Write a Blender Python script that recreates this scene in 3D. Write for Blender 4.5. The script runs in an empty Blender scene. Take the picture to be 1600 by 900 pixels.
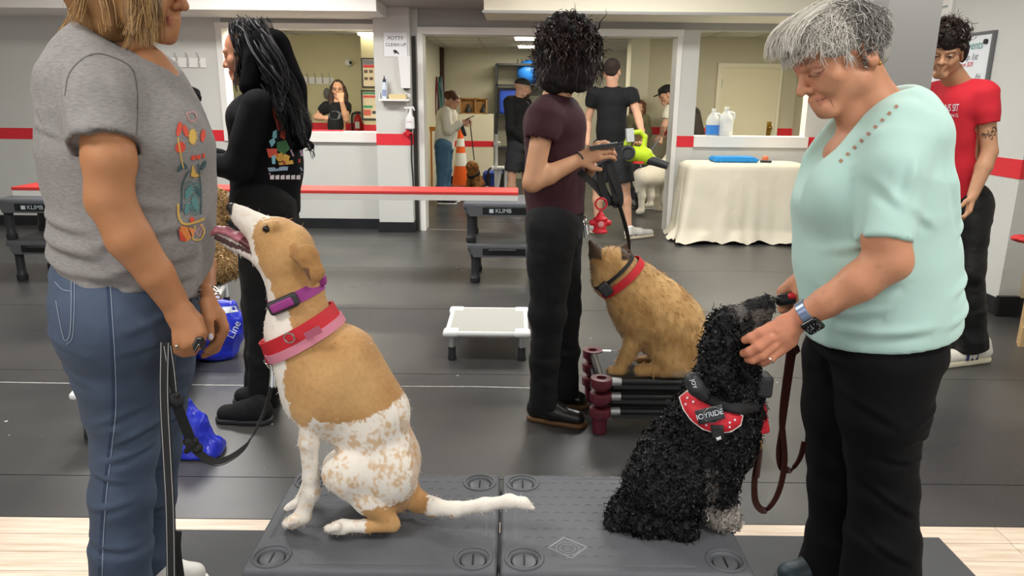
import bpy, bmesh, math, random
import numpy as np
from mathutils import Vector, Matrix
from mathutils.bvhtree import BVHTree
random.seed(7); RNG = np.random.default_rng(11)
scene = bpy.context.scene
COL = scene.collection
# ------------------------------------------------------------------ camera
CAM_H = 1.42; FPX = 1155.0; PITCH = math.atan2(300.0, FPX); ROLL = 0.0105
_f = np.array([0, math.cos(PITCH), -math.sin(PITCH)])
_u0 = np.array([0, math.sin(PITCH), math.cos(PITCH)])
_r0 = np.array([1.0, 0, 0])
_r = _r0*math.cos(ROLL) + _u0*math.sin(ROLL)
_u = -_r0*math.sin(ROLL) + _u0*math.cos(ROLL)
cd = bpy.data.cameras.new('camera'); cam = bpy.data.objects.new('camera', cd); COL.objects.link(cam)
cd.sensor_width = 36.0; cd.lens = 36.0*FPX/1600.0; cd.clip_start = 0.05; cd.clip_end = 100
cam.matrix_world = Matrix(((_r[0], _u[0], -_f[0], 0), (_r[1], _u[1], -_f[1], 0), (_r[2], _u[2], -_f[2], CAM_H), (0, 0, 0, 1)))
scene.camera = cam
# ------------------------------------------------------------------ world, exposure
w = bpy.data.worlds.new('world'); scene.world = w; w.use_nodes = True
w.node_tree.nodes['Background'].inputs[0].default_value = (0.93, 0.96, 1.0, 1)
w.node_tree.nodes['Background'].inputs[1].default_value = 0.75
vs = scene.view_settings
vs.view_transform = 'Standard'; vs.look = 'None'; vs.gamma = 1.0; vs.use_curve_mapping = False; vs.exposure = 0.42
# ------------------------------------------------------------------ ceiling lights of the main room
def area(name, loc, sx, sy, power, col=(1, 1, 1), rot=(0, 0, 0)):
    l = bpy.data.lights.new(name, 'AREA'); l.shape = 'RECTANGLE'; l.size = sx; l.size_y = sy; l.energy = power; l.color = col
    o = bpy.data.objects.new(name, l); COL.objects.link(o); o.location = loc; o.rotation_euler = rot
    return o
LAMPS = [(-1.7, 0.6), (1.7, 0.6), (-1.7, 3.1), (1.7, 3.1), (-2.3, 5.7), (1.0, 5.7), (0.0, -1.6)]
LAMPW = [22, 22, 30, 27, 66, 48, 18]
for i, (x, y) in enumerate(LAMPS):
    area('ceiling_lamp_light', (x, y, 2.66), 1.2, 0.6, LAMPW[i], (1.0, 0.985, 0.95))
for (x, y, p) in [(-2.2, 8.36, 24), (0.35, 10.7, 24), (0.35, 12.2, 16), (2.6, 8.36, 22)]:  # first and last are added lights with no seen source
    area('back_lamp_light', (x, y, 2.14), 1.1, 0.3, p, (1.0, 0.93, 0.74))

# ------------------------------------------------------------------ pixel <-> place (image 1600 x 900)
def _dir(u, v):
    return _r*((u-800)/FPX) + _u*(-(v-450)/FPX) + _f
def P(u, v, y):
    d = _dir(u, v); t = y/d[1]
    return np.array([d[0]*t, y, CAM_H+d[2]*t])
def Fz(u, v, z=0.0):
    d = _dir(u, v); t = (z-CAM_H)/d[2]
    return np.array([d[0]*t, d[1]*t, z])
def nrm(a):
    a = np.asarray(a, float); return a/max(1e-9, np.linalg.norm(a))

# ------------------------------------------------------------------ materials
def lin(c):
    if isinstance(c, str):
        c = c.lstrip('#'); c = [int(c[i:i+2], 16)/255 for i in (0, 2, 4)]
    return tuple(x/12.92 if x <= .04045 else ((x+.055)/1.055)**2.4 for x in c)
MATS = {}
def M(name, col='#888888', rough=.6, metal=0., bump=None, var=None, vcol=False, emit=0., coat=0., trans=0., sheen=0., spec=.5, stretch=None, ior=1.45, wave=None, alpha=1.0):
    if name in MATS: return MATS[name]
    m = bpy.data.materials.new(name); m.use_nodes = True; MATS[name] = m
    nt = m.node_tree; b = nt.nodes['Principled BSDF']; L = nt.links
    c = lin(col); b.inputs['Base Color'].default_value = (*c, 1)
    b.inputs['Roughness'].default_value = rough; b.inputs['Metallic'].default_value = metal
    b.inputs['Specular IOR Level'].default_value = spec; b.inputs['IOR'].default_value = ior
    if coat: b.inputs['Coat Weight'].default_value = coat; b.inputs['Coat Roughness'].default_value = .15
    if trans: b.inputs['Transmission Weight'].default_value = trans
    if alpha < 1: b.inputs['Alpha'].default_value = alpha
    if sheen: b.inputs['Sheen Weight'].default_value = sheen; b.inputs['Sheen Roughness'].default_value = .5
    if emit: b.inputs['Emission Color'].default_value = (*c, 1); b.inputs['Emission Strength'].default_value = emit
    tc = nt.nodes.new('ShaderNodeTexCoord'); mp = nt.nodes.new('ShaderNodeMapping'); L.new(tc.outputs['Object'], mp.inputs[0])
    if stretch: mp.inputs['Scale'].default_value = stretch
    src = None
    if vcol:
        a = nt.nodes.new('ShaderNodeAttribute'); a.attribute_name = 'Col'; src = a.outputs['Color']
    if var:
        n = nt.nodes.new('ShaderNodeTexNoise'); n.inputs['Scale'].default_value = var[0]; n.inputs['Detail'].default_value = 4
        L.new(mp.outputs[0], n.inputs['Vector'])
        mr = nt.nodes.new('ShaderNodeMapRange'); mr.inputs['From Min'].default_value = .3; mr.inputs['From Max'].default_value = .7
        mr.inputs['To Min'].default_value = 1-var[1]; mr.inputs['To Max'].default_value = 1+var[1]; L.new(n.outputs[0], mr.inputs['Value'])
        mx = nt.nodes.new('ShaderNodeVectorMath'); mx.operation = 'MULTIPLY'
        if src: L.new(src, mx.inputs[0])
        else: mx.inputs[0].default_value = c
        L.new(mr.outputs[0], mx.inputs[1]); src = mx.outputs[0]
    if src: L.new(src, b.inputs['Base Color'])
    if bump:
        if wave:
            n = nt.nodes.new('ShaderNodeTexVoronoi'); n.inputs['Scale'].default_value = bump[0]
        else:
            n = nt.nodes.new('ShaderNodeTexNoise'); n.inputs['Scale'].default_value = bump[0]; n.inputs['Detail'].default_value = 5
        L.new(mp.outputs[0], n.inputs['Vector'])
        bp = nt.nodes.new('ShaderNodeBump'); bp.inputs['Strength'].default_value = bump[1]; bp.inputs['Distance'].default_value = bump[2] if len(bump) > 2 else .004
        L.new(n.outputs[0], bp.inputs['Height']); L.new(bp.outputs[0], b.inputs['Normal'])
    return m

# ------------------------------------------------------------------ objects
def tag(o, label=None, cat=None, group=None, kind=None):
    if label: o['label'] = label
    if cat: o['category'] = cat
    if group: o['group'] = group
    if kind: o['kind'] = kind
    return o
def empty(name, loc, label, cat, group=None, rz=0):
    o = bpy.data.objects.new(name, None); COL.objects.link(o); o.location = tuple(map(float, loc)); o.rotation_euler = (0, 0, rz); o.empty_display_size = .05
    return tag(o, label, cat, group)
def wm(o):
    m = Matrix.LocRotScale(o.location, o.rotation_euler, None)
    return m if o.parent is None else wm(o.parent) @ o.matrix_parent_inverse @ m
def link(name, me, mat=None, parent=None, smooth=True):
    if mat is not None:
        for m in (mat if isinstance(mat, (list, tuple)) else [mat]): me.materials.append(m)
    if smooth: me.shade_smooth()
    o = bpy.data.objects.new(name, me); COL.objects.link(o)
    if parent is not None:
        o.parent = parent
        o.matrix_parent_inverse = wm(parent).inverted()
    return o
def mesh_from(name, V, Fc, col=None):
    me = bpy.data.meshes.new(name)
    V = np.asarray(V, np.float32); Fc = list(Fc) if not isinstance(Fc, np.ndarray) else Fc
    if isinstance(Fc, np.ndarray):
        n = Fc.shape[1]; me.vertices.add(len(V)); me.vertices.foreach_set('co', V.ravel())
        me.loops.add(Fc.size); me.loops.foreach_set('vertex_index', Fc.ravel().astype(np.int32))
        me.polygons.add(len(Fc)); me.polygons.foreach_set('loop_start', np.arange(0, Fc.size, n, dtype=np.int32)); me.polygons.foreach_set('loop_total', np.full(len(Fc), n, np.int32))
        me.update(calc_edges=True)
    else:
        me.from_pydata([tuple(map(float, v)) for v in V], [], [tuple(f) for f in Fc]); me.update()
    if col is not None:
        ca = me.color_attributes.new('Col', 'FLOAT_COLOR', 'POINT')
        c4 = np.ones((len(V), 4), np.float32); c4[:, :3] = col; ca.data.foreach_set('color', c4.ravel())
    return me
class MB:
    """collects simple solids into one mesh"""
    def __init__(s): s.V = []; s.F = []
    def add(s, V, F):
        n = len(s.V); s.V += [tuple(map(float, v)) for v in V]; s.F += [tuple(i+n for i in f) for f in F]; return s
    def box(s, lo, hi, rz=0, bev=0.0):
        lo = np.array(lo, float); hi = np.array(hi, float); lo, hi = np.minimum(lo, hi), np.maximum(lo, hi)
        if bev:
            bm = bmesh.new(); bmesh.ops.create_cube(bm, size=1)
            for v in bm.verts: v.co = Vector([(lo[i]+hi[i])/2 + v.co[i]*(hi[i]-lo[i]) for i in range(3)])
            bmesh.ops.bevel(bm, geom=list(bm.edges), offset=min(bev, min(hi-lo)*.45), segments=2, affect='EDGES', profile=.6)
            bm.verts.index_update(); V = [np.array(v.co) for v in bm.verts]; F = [[v.index for v in f.verts] for f in bm.faces]; bm.free()
        else:
            V = [np.array((x, y, z)) for x in (lo[0], hi[0]) for y in (lo[1], hi[1]) for z in (lo[2], hi[2])]
            F = [(0, 1, 3, 2), (4, 6, 7, 5), (0, 4, 5, 1), (2, 3, 7, 6), (0, 2, 6, 4), (1, 5, 7, 3)]
        if rz:
            c = (lo+hi)/2; ca, sa = math.cos(rz), math.sin(rz)
            V = [np.array((c[0]+(v[0]-c[0])*ca-(v[1]-c[1])*sa, c[1]+(v[0]-c[0])*sa+(v[1]-c[1])*ca, v[2])) for v in V]
        return s.add(V, F)
    def obox(s, c, ax, ay, az, hx, hy, hz):
        c = np.array(c, float); ax, ay, az = nrm(ax), nrm(ay), nrm(az)
        V = [c+ax*i*hx+ay*j*hy+az*k*hz for i in (-1, 1) for j in (-1, 1) for k in (-1, 1)]
        return s.add(V, [(0, 1, 3, 2), (4, 6, 7, 5), (0, 4, 5, 1), (2, 3, 7, 6), (0, 2, 6, 4), (1, 5, 7, 3)])
    def tube(s, pts, r, n=10, cap=True, flat=None, up=None):
        pts = [np.array(p, float) for p in pts]; m = len(pts)
        rr = r if hasattr(r, '__len__') else [r]*m
        V = []; F = []; prev = None
        for i, p in enumerate(pts):
            t = nrm(pts[min(i+1, m-1)]-pts[max(i-1, 0)])
            if up is not None: a = np.array(up, float)
            else: a = prev if prev is not None else (np.array([0, 0, 1.]) if abs(t[2]) < .9 else np.array([1., 0, 0]))
            x = nrm(a - t*np.dot(a, t)); prev = x; y = np.cross(t, x)
            for j in range(n):
                an = 2*math.pi*j/n; ca, sa = math.cos(an), math.sin(an)
                k = 1.0 if flat is None else flat
                V.append(p + rr[i]*(x*ca + y*sa*k))
        for i in range(m-1):
            for j in range(n):
                F.append((i*n+j, i*n+(j+1) % n, (i+1)*n+(j+1) % n, (i+1)*n+j))
        if cap: F.append(tuple(range(n-1, -1, -1))); F.append(tuple((m-1)*n+j for j in range(n)))
        return s.add(V, F)
    def strap(s, pts, w, t, side):
        """flat band: width w along 'side' vectors, thickness t"""
        pts = [np.array(p, float) for p in pts]; m = len(pts); V = []; F = []
        for i, p in enumerate(pts):
            tg = nrm(pts[min(i+1, m-1)]-pts[max(i-1, 0)])
            sd = side[i] if isinstance(side, list) else side
            x = nrm(np.array(sd, float)-tg*np.dot(sd, tg)); y = np.cross(tg, x)
            for a, b in ((-1, -1), (1, -1), (1, 1), (-1, 1)): V.append(p + x*a*w/2 + y*b*t/2)
        for i in range(m-1):
            for j in range(4): F.append((i*4+j, i*4+(j+1) % 4, (i+1)*4+(j+1) % 4, (i+1)*4+j))
        F.append((3, 2, 1, 0)); F.append(tuple((m-1)*4+j for j in range(4)))
        return s.add(V, F)
    def lathe(s, prof, c, axis=(0, 0, 1), n=20):
        c = np.array(c, float); az = nrm(axis); ax = nrm(np.cross(az, [0, 1, 0] if abs(az[1]) < .9 else [1, 0, 0])); ay = np.cross(az, ax)
        V = []; F = []; m = len(prof)
        for (r, h) in prof:
            for j in range(n):
                a = 2*math.pi*j/n; V.append(c+az*h+(ax*math.cos(a)+ay*math.sin(a))*r)
        for i in range(m-1):
            for j in range(n): F.append((i*n+j, i*n+(j+1) % n, (i+1)*n+(j+1) % n, (i+1)*n+j))
        F.append(tuple(range(n-1, -1, -1))); F.append(tuple((m-1)*n+j for j in range(n)))
        return s.add(V, F)
    def prism(s, poly, off):
        """extrude a 3D polygon by vector off"""
        poly = [np.array(p, float) for p in poly]; n = len(poly); off = np.array(off, float)
        V = poly+[p+off for p in poly]
        F = [tuple(range(n-1, -1, -1)), tuple(range(n, 2*n))]+[(i, (i+1) % n, n+(i+1) % n, n+i) for i in range(n)]
        return s.add(V, F)
    def sphere(s, c, r, n=12, m=8):
        c = np.array(c, float); r = np.array(r if hasattr(r, '__len__') else (r, r, r), float)
        V = [c+r*(0, 0, 1)]; F = []
        for i in range(1, m):
            for j in range(n):
                a, b = math.pi*i/m, 2*math.pi*j/n; V.append(c+r*(math.sin(a)*math.cos(b), math.sin(a)*math.sin(b), math.cos(a)))
        V.append(c-r*(0, 0, 1)); e = len(V)-1
        for j in range(n):
            F.append((0, 1+j, 1+(j+1) % n)); F.append((e, e-n+(j+1) % n, e-n+j))
        for i in range(m-2):
            for j in range(n): F.append((1+i*n+j, 1+(i+1)*n+j, 1+(i+1)*n+(j+1) % n, 1+i*n+(j+1) % n))
        return s.add(V, F)
    def torus(s, c, axis, R, r, n=20, m=8):
        az = nrm(axis); ax = nrm(np.cross(az, [0, 1, 0] if abs(az[1]) < .9 else [1, 0, 0])); ay = np.cross(az, ax); c = np.array(c, float)
        V = []; F = []
        for i in range(n):
            a = 2*math.pi*i/n; d = ax*math.cos(a)+ay*math.sin(a)
            for j in range(m):
                b = 2*math.pi*j/m; V.append(c+d*(R+r*math.cos(b))+az*r*math.sin(b))
        for i in range(n):
            for j in range(m): F.append((i*m+j, ((i+1) % n)*m+j, ((i+1) % n)*m+(j+1) % m, i*m+(j+1) % m))
        return s.add(V, F)
    def mesh(s, name): 
        me = mesh_from(name, s.V, s.F)
        bm = bmesh.new(); bm.from_mesh(me); bmesh.ops.recalc_face_normals(bm, faces=bm.faces); bm.to_mesh(me); bm.free()
        return me
    def build(s, name, mat, parent=None, smooth=False, angle=40):
        me = s.mesh(name)
        if smooth: 
            me.shade_smooth(); me.set_sharp_from_angle(angle=math.radians(angle))
        o = link(name, me, mat, parent, smooth=False)
        return o
def catmull(pts, n=8):
    pts = [np.array(p, float) for p in pts]; q = [2*pts[0]-pts[1]]+pts+[2*pts[-1]-pts[-2]]; out = []
    for i in range(1, len(q)-2):
        for k in range(n):
            t = k/n; a, b, c, d = q[i-1:i+3]
            out.append(.5*((2*b)+(c-a)*t+(2*a-5*b+4*c-d)*t*t+(3*b-a-3*c+d)*t**3))
    out.append(pts[-1]); return out
def copy_tree(o, parent=None, off=None, rz=None):
    c = o.copy(); COL.objects.link(c)
    if parent is not None: c.parent = parent; c.matrix_parent_inverse = o.matrix_parent_inverse.copy()
    if off is not None: c.location = Vector(o.location)+Vector(tuple(map(float, off)))
    if rz is not None: c.rotation_euler = (0, 0, rz)
    for ch in [x for x in COL.objects if x.parent == o]: copy_tree(ch, c)
    return c
def text_mesh(txt, size=.1, extrude=0.0, shear=0.0, align='CENTER', space=1.0):
    cu = bpy.data.curves.new('t', 'FONT'); cu.body = txt; cu.size = size; cu.align_x = align; cu.align_y = 'CENTER'; cu.shear = shear; cu.space_character = space; cu.extrude = extrude; cu.resolution_u = 3
    ob = bpy.data.objects.new('t', cu); COL.objects.link(ob)
    dg = bpy.context.evaluated_depsgraph_get(); dg.update()
    me = bpy.data.meshes.new_from_object(ob.evaluated_get(dg))
    bpy.data.objects.remove(ob); bpy.data.curves.remove(cu)
    V = np.array([tuple(v.co) for v in me.vertices]); F = [tuple(p.vertices) for p in me.polygons]; bpy.data.meshes.remove(me)
    return V, F
def text_on(name, txt, c, ex, ey, size, mat, parent=None, shear=0, off=.001, align='CENTER', space=1.0, bold=0.0):
    V, F = text_mesh(txt, size, 0, shear, align, space); ex, ey = nrm(ex), nrm(ey); n = np.cross(ex, ey)
    W = [np.array(c)+ex*v[0]+ey*v[1]+n*off for v in V]
    o = link(name, mesh_from(name, W, F), mat, parent, smooth=False)
    return o

# ------------------------------------------------------------------ smooth solids: signed distance fields meshed by surface nets
def vnoise(Pn, seed=0):
    Pn = np.asarray(Pn, np.float64); i = np.floor(Pn).astype(np.int64); f = Pn-i; f = f*f*(3-2*f)
    def h(a, b, c):
        n = (a*374761393+b*668265263+c*2147483647+seed*974634777) & 0xffffffff
        n = ((n ^ (n >> 13))*1274126177) & 0xffffffff
        return ((n ^ (n >> 16)) & 0xffff)/65535.0
    r = 0
    for dx in (0, 1):
        for dy in (0, 1):
            for dz in (0, 1):
                r = r + h(i[:, 0]+dx, i[:, 1]+dy, i[:, 2]+dz)*(f[:, 0] if dx else 1-f[:, 0])*(f[:, 1] if dy else 1-f[:, 1])*(f[:, 2] if dz else 1-f[:, 2])
    return r*2-1
class S:
    def __init__(s, k=.02): s.ops = []; s.k = k
    def _add(s, fn, lo, hi, k, sub, tg, cut=False): s.ops.append((fn, np.array(lo, float), np.array(hi, float), s.k if k is None else k, sub, tg)); return s
    def cap(s, a, ra, b=None, rb=None, k=None, sub=False, sc=1.0, ax=(0, 1, 0), tg=0):
        a = np.array(a, float); b = a+np.array([0, 0, 1e-4]) if b is None else np.array(b, float); rb = ra if rb is None else rb
        ax = nrm(ax); c = (a+b)/2; m = max(sc, 1)
        def sq(p): return p+ax*(np.dot(p-c, ax)*(1/sc-1))
        a2, b2 = (sq(a), sq(b)) if sc != 1 else (a, b); ba = b2-a2; L2 = max(1e-12, np.dot(ba, ba))
        def fn(X, Y, Z):
            if sc != 1:
                q = ((X-c[0])*ax[0]+(Y-c[1])*ax[1]+(Z-c[2])*ax[2])*(1/sc-1)
                X, Y, Z = X+q*ax[0], Y+q*ax[1], Z+q*ax[2]
            px, py, pz = X-a2[0], Y-a2[1], Z-a2[2]
            t = np.clip((px*ba[0]+py*ba[1]+pz*ba[2])/L2, 0, 1)
            d = np.sqrt((px-t*ba[0])**2+(py-t*ba[1])**2+(pz-t*ba[2])**2)-(ra+t*(rb-ra))
            return d
        R = max(ra, rb)*m
        return s._add(fn, np.minimum(a-R if m > 1 else a-ra, b-R if m > 1 else b-rb), np.maximum(a+R if m > 1 else a+ra, b+R if m > 1 else b+rb), k, sub, tg)
    def chain(s, pts, rs, **kw):
        for i in range(len(pts)-1): s.cap(pts[i], rs[i], pts[i+1], rs[i+1], **kw)
        return s
    def ell(s, c, rad, axes=None, k=None, sub=False, tg=0):
        c = np.array(c, float); rad = np.array(rad, float); A = np.eye(3) if axes is None else np.array([nrm(a) for a in axes])
        R = np.sqrt(((A*rad[:, None])**2).sum(0)); mn = rad.min()
        def fn(X, Y, Z):
            px, py, pz = X-c[0], Y-c[1], Z-c[2]; q = 0; q2 = 0
            for i in range(3):
                l = px*A[i, 0]+py*A[i, 1]+pz*A[i, 2]; q = q+(l/rad[i])**2; q2 = q2+(l/rad[i]**2)**2
            k0 = np.sqrt(q); k1 = np.sqrt(q2)
            return np.where(k1 > 1e-9, k0*(k0-1)/np.maximum(k1, 1e-9), -mn)
        return s._add(fn, c-R, c+R, k, sub, tg)
    def frus(s, a, ra, b, rb, rnd=.004, k=None, sub=False, sc=1.0, ax=(0, 1, 0), tg=0):
        """flat ended cone"""
        a = np.array(a, float); b = np.array(b, float); ax = nrm(ax); c = (a+b)/2
        def sq(p): return p+ax*(np.dot(p-c, ax)*(1/sc-1))
        a2, b2 = sq(a), sq(b); L = np.linalg.norm(b2-a2); ba = (b2-a2)/L
        def fn(X, Y, Z):
            if sc != 1:
                q = ((X-c[0])*ax[0]+(Y-c[1])*ax[1]+(Z-c[2])*ax[2])*(1/sc-1)
                X, Y, Z = X+q*ax[0], Y+q*ax[1], Z+q*ax[2]
            px, py, pz = X-a2[0], Y-a2[1], Z-a2[2]
            h = px*ba[0]+py*ba[1]+pz*ba[2]
            rr = np.sqrt(np.maximum(px*px+py*py+pz*pz-h*h, 0))
            d1 = rr-(ra+np.clip(h/L, 0, 1)*(rb-ra))+rnd; d2 = np.abs(h-L/2)-L/2+rnd
            return np.minimum(np.maximum(d1, d2), 0)+np.sqrt(np.maximum(d1, 0)**2+np.maximum(d2, 0)**2)-rnd
        R = max(ra, rb)*max(sc, 1)
        return s._add(fn, np.minimum(a, b)-R, np.maximum(a, b)+R, k, sub, tg)
    def box(s, c, half, axes=None, rnd=.005, k=None, sub=False, tg=0):
        c = np.array(c, float); half = np.array(half, float); A = np.eye(3) if axes is None else np.array([nrm(a) for a in axes])
        R = np.abs(A*half[:, None]).sum(0)
        def fn(X, Y, Z):
            px, py, pz = X-c[0], Y-c[1], Z-c[2]; o = 0; mx = None
            for i in range(3):
                q = np.abs(px*A[i, 0]+py*A[i, 1]+pz*A[i, 2])-half[i]+rnd; o = o+np.maximum(q, 0)**2; mx = q if mx is None else np.maximum(mx, q)
            return np.sqrt(o)+np.minimum(mx, 0)-rnd
        return s._add(fn, c-R, c+R, k, sub, tg)
    def cut(s, p, n, k=.002):
        """remove everything on the side n points to"""
        p = np.array(p, float); n = nrm(n)
        def fn(X, Y, Z): return -((X-p[0])*n[0]+(Y-p[1])*n[1]+(Z-p[2])*n[2])
        return s._add(fn, None, None, k, True, 0) if False else (s.ops.append((fn, None, None, k, True, 0)) or s)
    def grid(s, lo, hi, res):
        n = np.maximum(4, np.ceil((hi-lo)/res).astype(int)+1)
        ax = [(lo[i]+res*np.arange(n[i])).astype(np.float32) for i in range(3)]
        g = np.full(n, .5, np.float32)
        for fn, l, h, k, sub, tg in s.ops:
            if l is None: sl = [slice(0, n[i]) for i in range(3)]
            else:
                m = k+3*res; i0 = np.clip(np.floor((l-m-lo)/res).astype(int), 0, n); i1 = np.clip(np.ceil((h+m-lo)/res).astype(int)+1, 0, n)
                if (i1 <= i0).any(): continue
                sl = [slice(i0[i], i1[i]) for i in range(3)]
            d = fn(ax[0][sl[0]][:, None, None], ax[1][sl[1]][None, :, None], ax[2][sl[2]][None, None, :])
            sub_g = g[tuple(sl)]
            d = np.broadcast_to(d, sub_g.shape)
            if sub:
                hh = np.maximum(k-np.abs(-sub_g-d), 0)/k; r = -(np.minimum(-sub_g, d)-hh*hh*k*.25)
            else:
                hh = np.maximum(k-np.abs(sub_g-d), 0)/k; r = np.minimum(sub_g, d)-hh*hh*k*.25
            g[tuple(sl)] = r
        return g
    def _mesh(s, lo, hi, res):
        g = s.grid(lo, hi, res); n = np.array(g.shape); ins = g < 0
        c = n-1
        cnt = np.zeros(c, np.int8)
        for dx in (0, 1):
            for dy in (0, 1):
                for dz in (0, 1): cnt += ins[dx:dx+c[0], dy:dy+c[1], dz:dz+c[2]]
        act = np.argwhere((cnt > 0) & (cnt < 8))
        if len(act) == 0: return np.zeros((0, 3)), np.zeros((0, 4), int)
        idm = np.full(c, -1, np.int32); idm[act[:, 0], act[:, 1], act[:, 2]] = np.arange(len(act))
        acc = np.zeros((len(act), 3)); num = np.zeros(len(act))
        cs = [(0, 0, 0), (1, 0, 0), (0, 1, 0), (1, 1, 0), (0, 0, 1), (1, 0, 1), (0, 1, 1), (1, 1, 1)]
        vals = [g[act[:, 0]+q[0], act[:, 1]+q[1], act[:, 2]+q[2]] for q in cs]
        for i in range(8):
            for j in range(i+1, 8):
                df = np.array(cs[j])-np.array(cs[i])
                if np.abs(df).sum() != 1: continue
                a, b = vals[i], vals[j]; m = (a < 0) != (b < 0)
                t = np.where(m, a/np.where(m, a-b, 1), 0)
                acc += np.where(m[:, None], np.array(cs[i])[None]+t[:, None]*df[None], 0); num += m
        V = lo+(act+acc/num[:, None])*res
        Fs = []
        for axn in range(3):
            a1, a2 = (axn+1) % 3, (axn+2) % 3
            s0 = [slice(None)]*3; s1 = [slice(None)]*3; s0[axn] = slice(0, -1); s1[axn] = slice(1, None)
            I0, I1 = ins[tuple(s0)], ins[tuple(s1)]
            e = np.argwhere(I0 != I1)
            ok = (e[:, a1] > 0) & (e[:, a2] > 0) & (e[:, a1] < c[a1]) & (e[:, a2] < c[a2]); e = e[ok]
            fl = I0[e[:, 0], e[:, 1], e[:, 2]]
            def cid(o1, o2):
                q = e.copy(); q[:, a1] -= o1; q[:, a2] -= o2; return idm[q[:, 0], q[:, 1], q[:, 2]]
            q = np.stack([cid(1, 1), cid(0, 1), cid(0, 0), cid(1, 0)], 1)
            q = np.where(fl[:, None], q, q[:, ::-1]); Fs.append(q)
        return V, np.concatenate(Fs)
    def bounds(s, pad):
        los = np.array([o[1] for o in s.ops if o[1] is not None and not o[4]]); his = np.array([o[2] for o in s.ops if o[2] is not None and not o[4]])
        return los.min(0)-pad, his.max(0)+pad
    def verts(s, res, fine=()):
        lo, hi = s.bounds(s.k*.5+2*res)
        V, F = s._mesh(lo, hi, res)
        for (flo, fhi, fres) in fine:
            flo, fhi = np.array(flo, float), np.array(fhi, float)
            C = V[F].mean(1); inside = ((C > flo) & (C < fhi)).all(1); F = F[~inside]
            V2, F2 = s._mesh(np.maximum(flo-res*1.2, lo), np.minimum(fhi+res*1.2, hi), fres)
            C2 = V2[F2].mean(1); keep = ((C2 > flo-res*.9) & (C2 < fhi+res*.9)).all(1)
            F = np.concatenate([F, F2[keep]+len(V)]); V = np.concatenate([V, V2])
        used = np.unique(F); mp = np.full(len(V), -1); mp[used] = np.arange(len(used))
        return V[used], mp[F]
    def tags(s, V, want=None):
        """tag of the nearest solid for each vertex"""
        best = np.full(len(V), 9.0); tgs = np.zeros(len(V), int)
        for fn, l, h, k, sub, tg in s.ops:
            if sub or l is None: continue
            m = ((V > l-.02) & (V < h+.02)).all(1)
            if not m.any(): continue
            d = fn(V[m, 0], V[m, 1], V[m, 2]); idx = np.where(m)[0]; b = d < best[idx]; best[idx[b]] = d[b]; tgs[idx[b]] = tg
        return tgs
    def build(s, name, res, mat, parent=None, fine=(), post=None, color=None):
        V, F = s.verts(res, fine)
        if post is not None: V = post(V, F)
        col = color(V, s.tags(V)) if color is not None else None
        me = mesh_from(name, V, F, col)
        return link(name, me, mat, parent)
def vnormals(V, F):
    n = np.cross(V[F[:, 2]]-V[F[:, 0]], V[F[:, 3]]-V[F[:, 1]]); N = np.zeros_like(V)
    for i in range(4): np.add.at(N, F[:, i], n)
    return N/np.maximum(np.linalg.norm(N, axis=1, keepdims=True), 1e-12)
def wrinkle(amp=.004, freq=14, stretch=(1, 1, 1), seed=0, oct=2, ridged=False):
    st = np.array(stretch, float)
    def f(V, F):
        N = vnormals(V, F); d = 0
        for o in range(oct):
            q = vnoise(V*st*freq*2**o, seed+o)
            if ridged: q = 1-2*np.abs(q)
            d = d+q/2**o
        return V+N*(d*amp)[:, None]
    return f
def folds(segs, base=None, yside=-1):
    """pressed folds: segs = (p0, p1, width, height); a ridge with a valley beside it"""
    def f(V, F):
        if base: V = base(V, F)
        N = vnormals(V, F); D = np.zeros(len(V))
        for p0, p1, w_, h_ in segs:
            a, b = p0[[0, 2]], p1[[0, 2]]; Q = V[:, [0, 2]]; ba = b-a; L2 = np.dot(ba, ba); t = np.clip(((Q-a)@ba)/L2, 0, 1)
            near = np.abs(Q-(a+b)/2).max(1) < np.sqrt(L2)/2+4*w_
            df = Q-(a+t[:, None]*ba); sd = (df[:, 0]*ba[1]-df[:, 1]*ba[0])/np.sqrt(L2); e = np.where((t <= 0) | (t >= 1), np.linalg.norm(df, axis=1), 0)
            prof = np.exp(-(sd/w_)**2)-.8*np.exp(-((sd-1.6*w_)/w_)**2); D += near*(N[:, 1]*yside > .15)*h_*prof*np.exp(-(e/(w_*1.5))**2)*np.sin(np.pi*np.clip(t*.9+.05, 0, 1))**.5
        return V+N*D[:, None]
    return f
def locks(guides, per, spread, amp, cyc, tight=.35):
    """hair locks: each guide curve carries many strands that gather towards the tip"""
    out = []
    for g in guides:
        n = len(g); t = np.linspace(0, 1, n)[:, None]; ph = RNG.uniform(0, 6.28); aa = RNG.normal(size=3); tg = np.gradient(g, axis=0); tg /= np.maximum(np.linalg.norm(tg, axis=1, keepdims=True), 1e-9)
        x = np.cross(tg, aa); x /= np.maximum(np.linalg.norm(x, axis=1, keepdims=True), 1e-9); y = np.cross(tg, x); c = RNG.uniform(.7, 1.2)*cyc
        gg = g+amp*np.minimum(1, t*1.6)*(x*np.sin(t*c*6.28+ph)+y*np.cos(t*c*6.28+ph)*.6)
        for i in range(per):
            o = RNG.normal(size=2)*spread; k = RNG.uniform(.82, 1.0); m = max(4, int(n*k))
            w = 1-(1-tight)*t; q = gg+x*o[0]*w+y*o[1]*w+np.cumsum(RNG.normal(size=(n, 3))*spread*.05, 0)
            out.append(q[:m])
    return out
def bvh_of(o):
    me = o.data; V = [v.co.copy() for v in me.vertices]; F = [tuple(p.vertices) for p in me.polygons]
    return BVHTree.FromPolygons(V, F)
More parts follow.
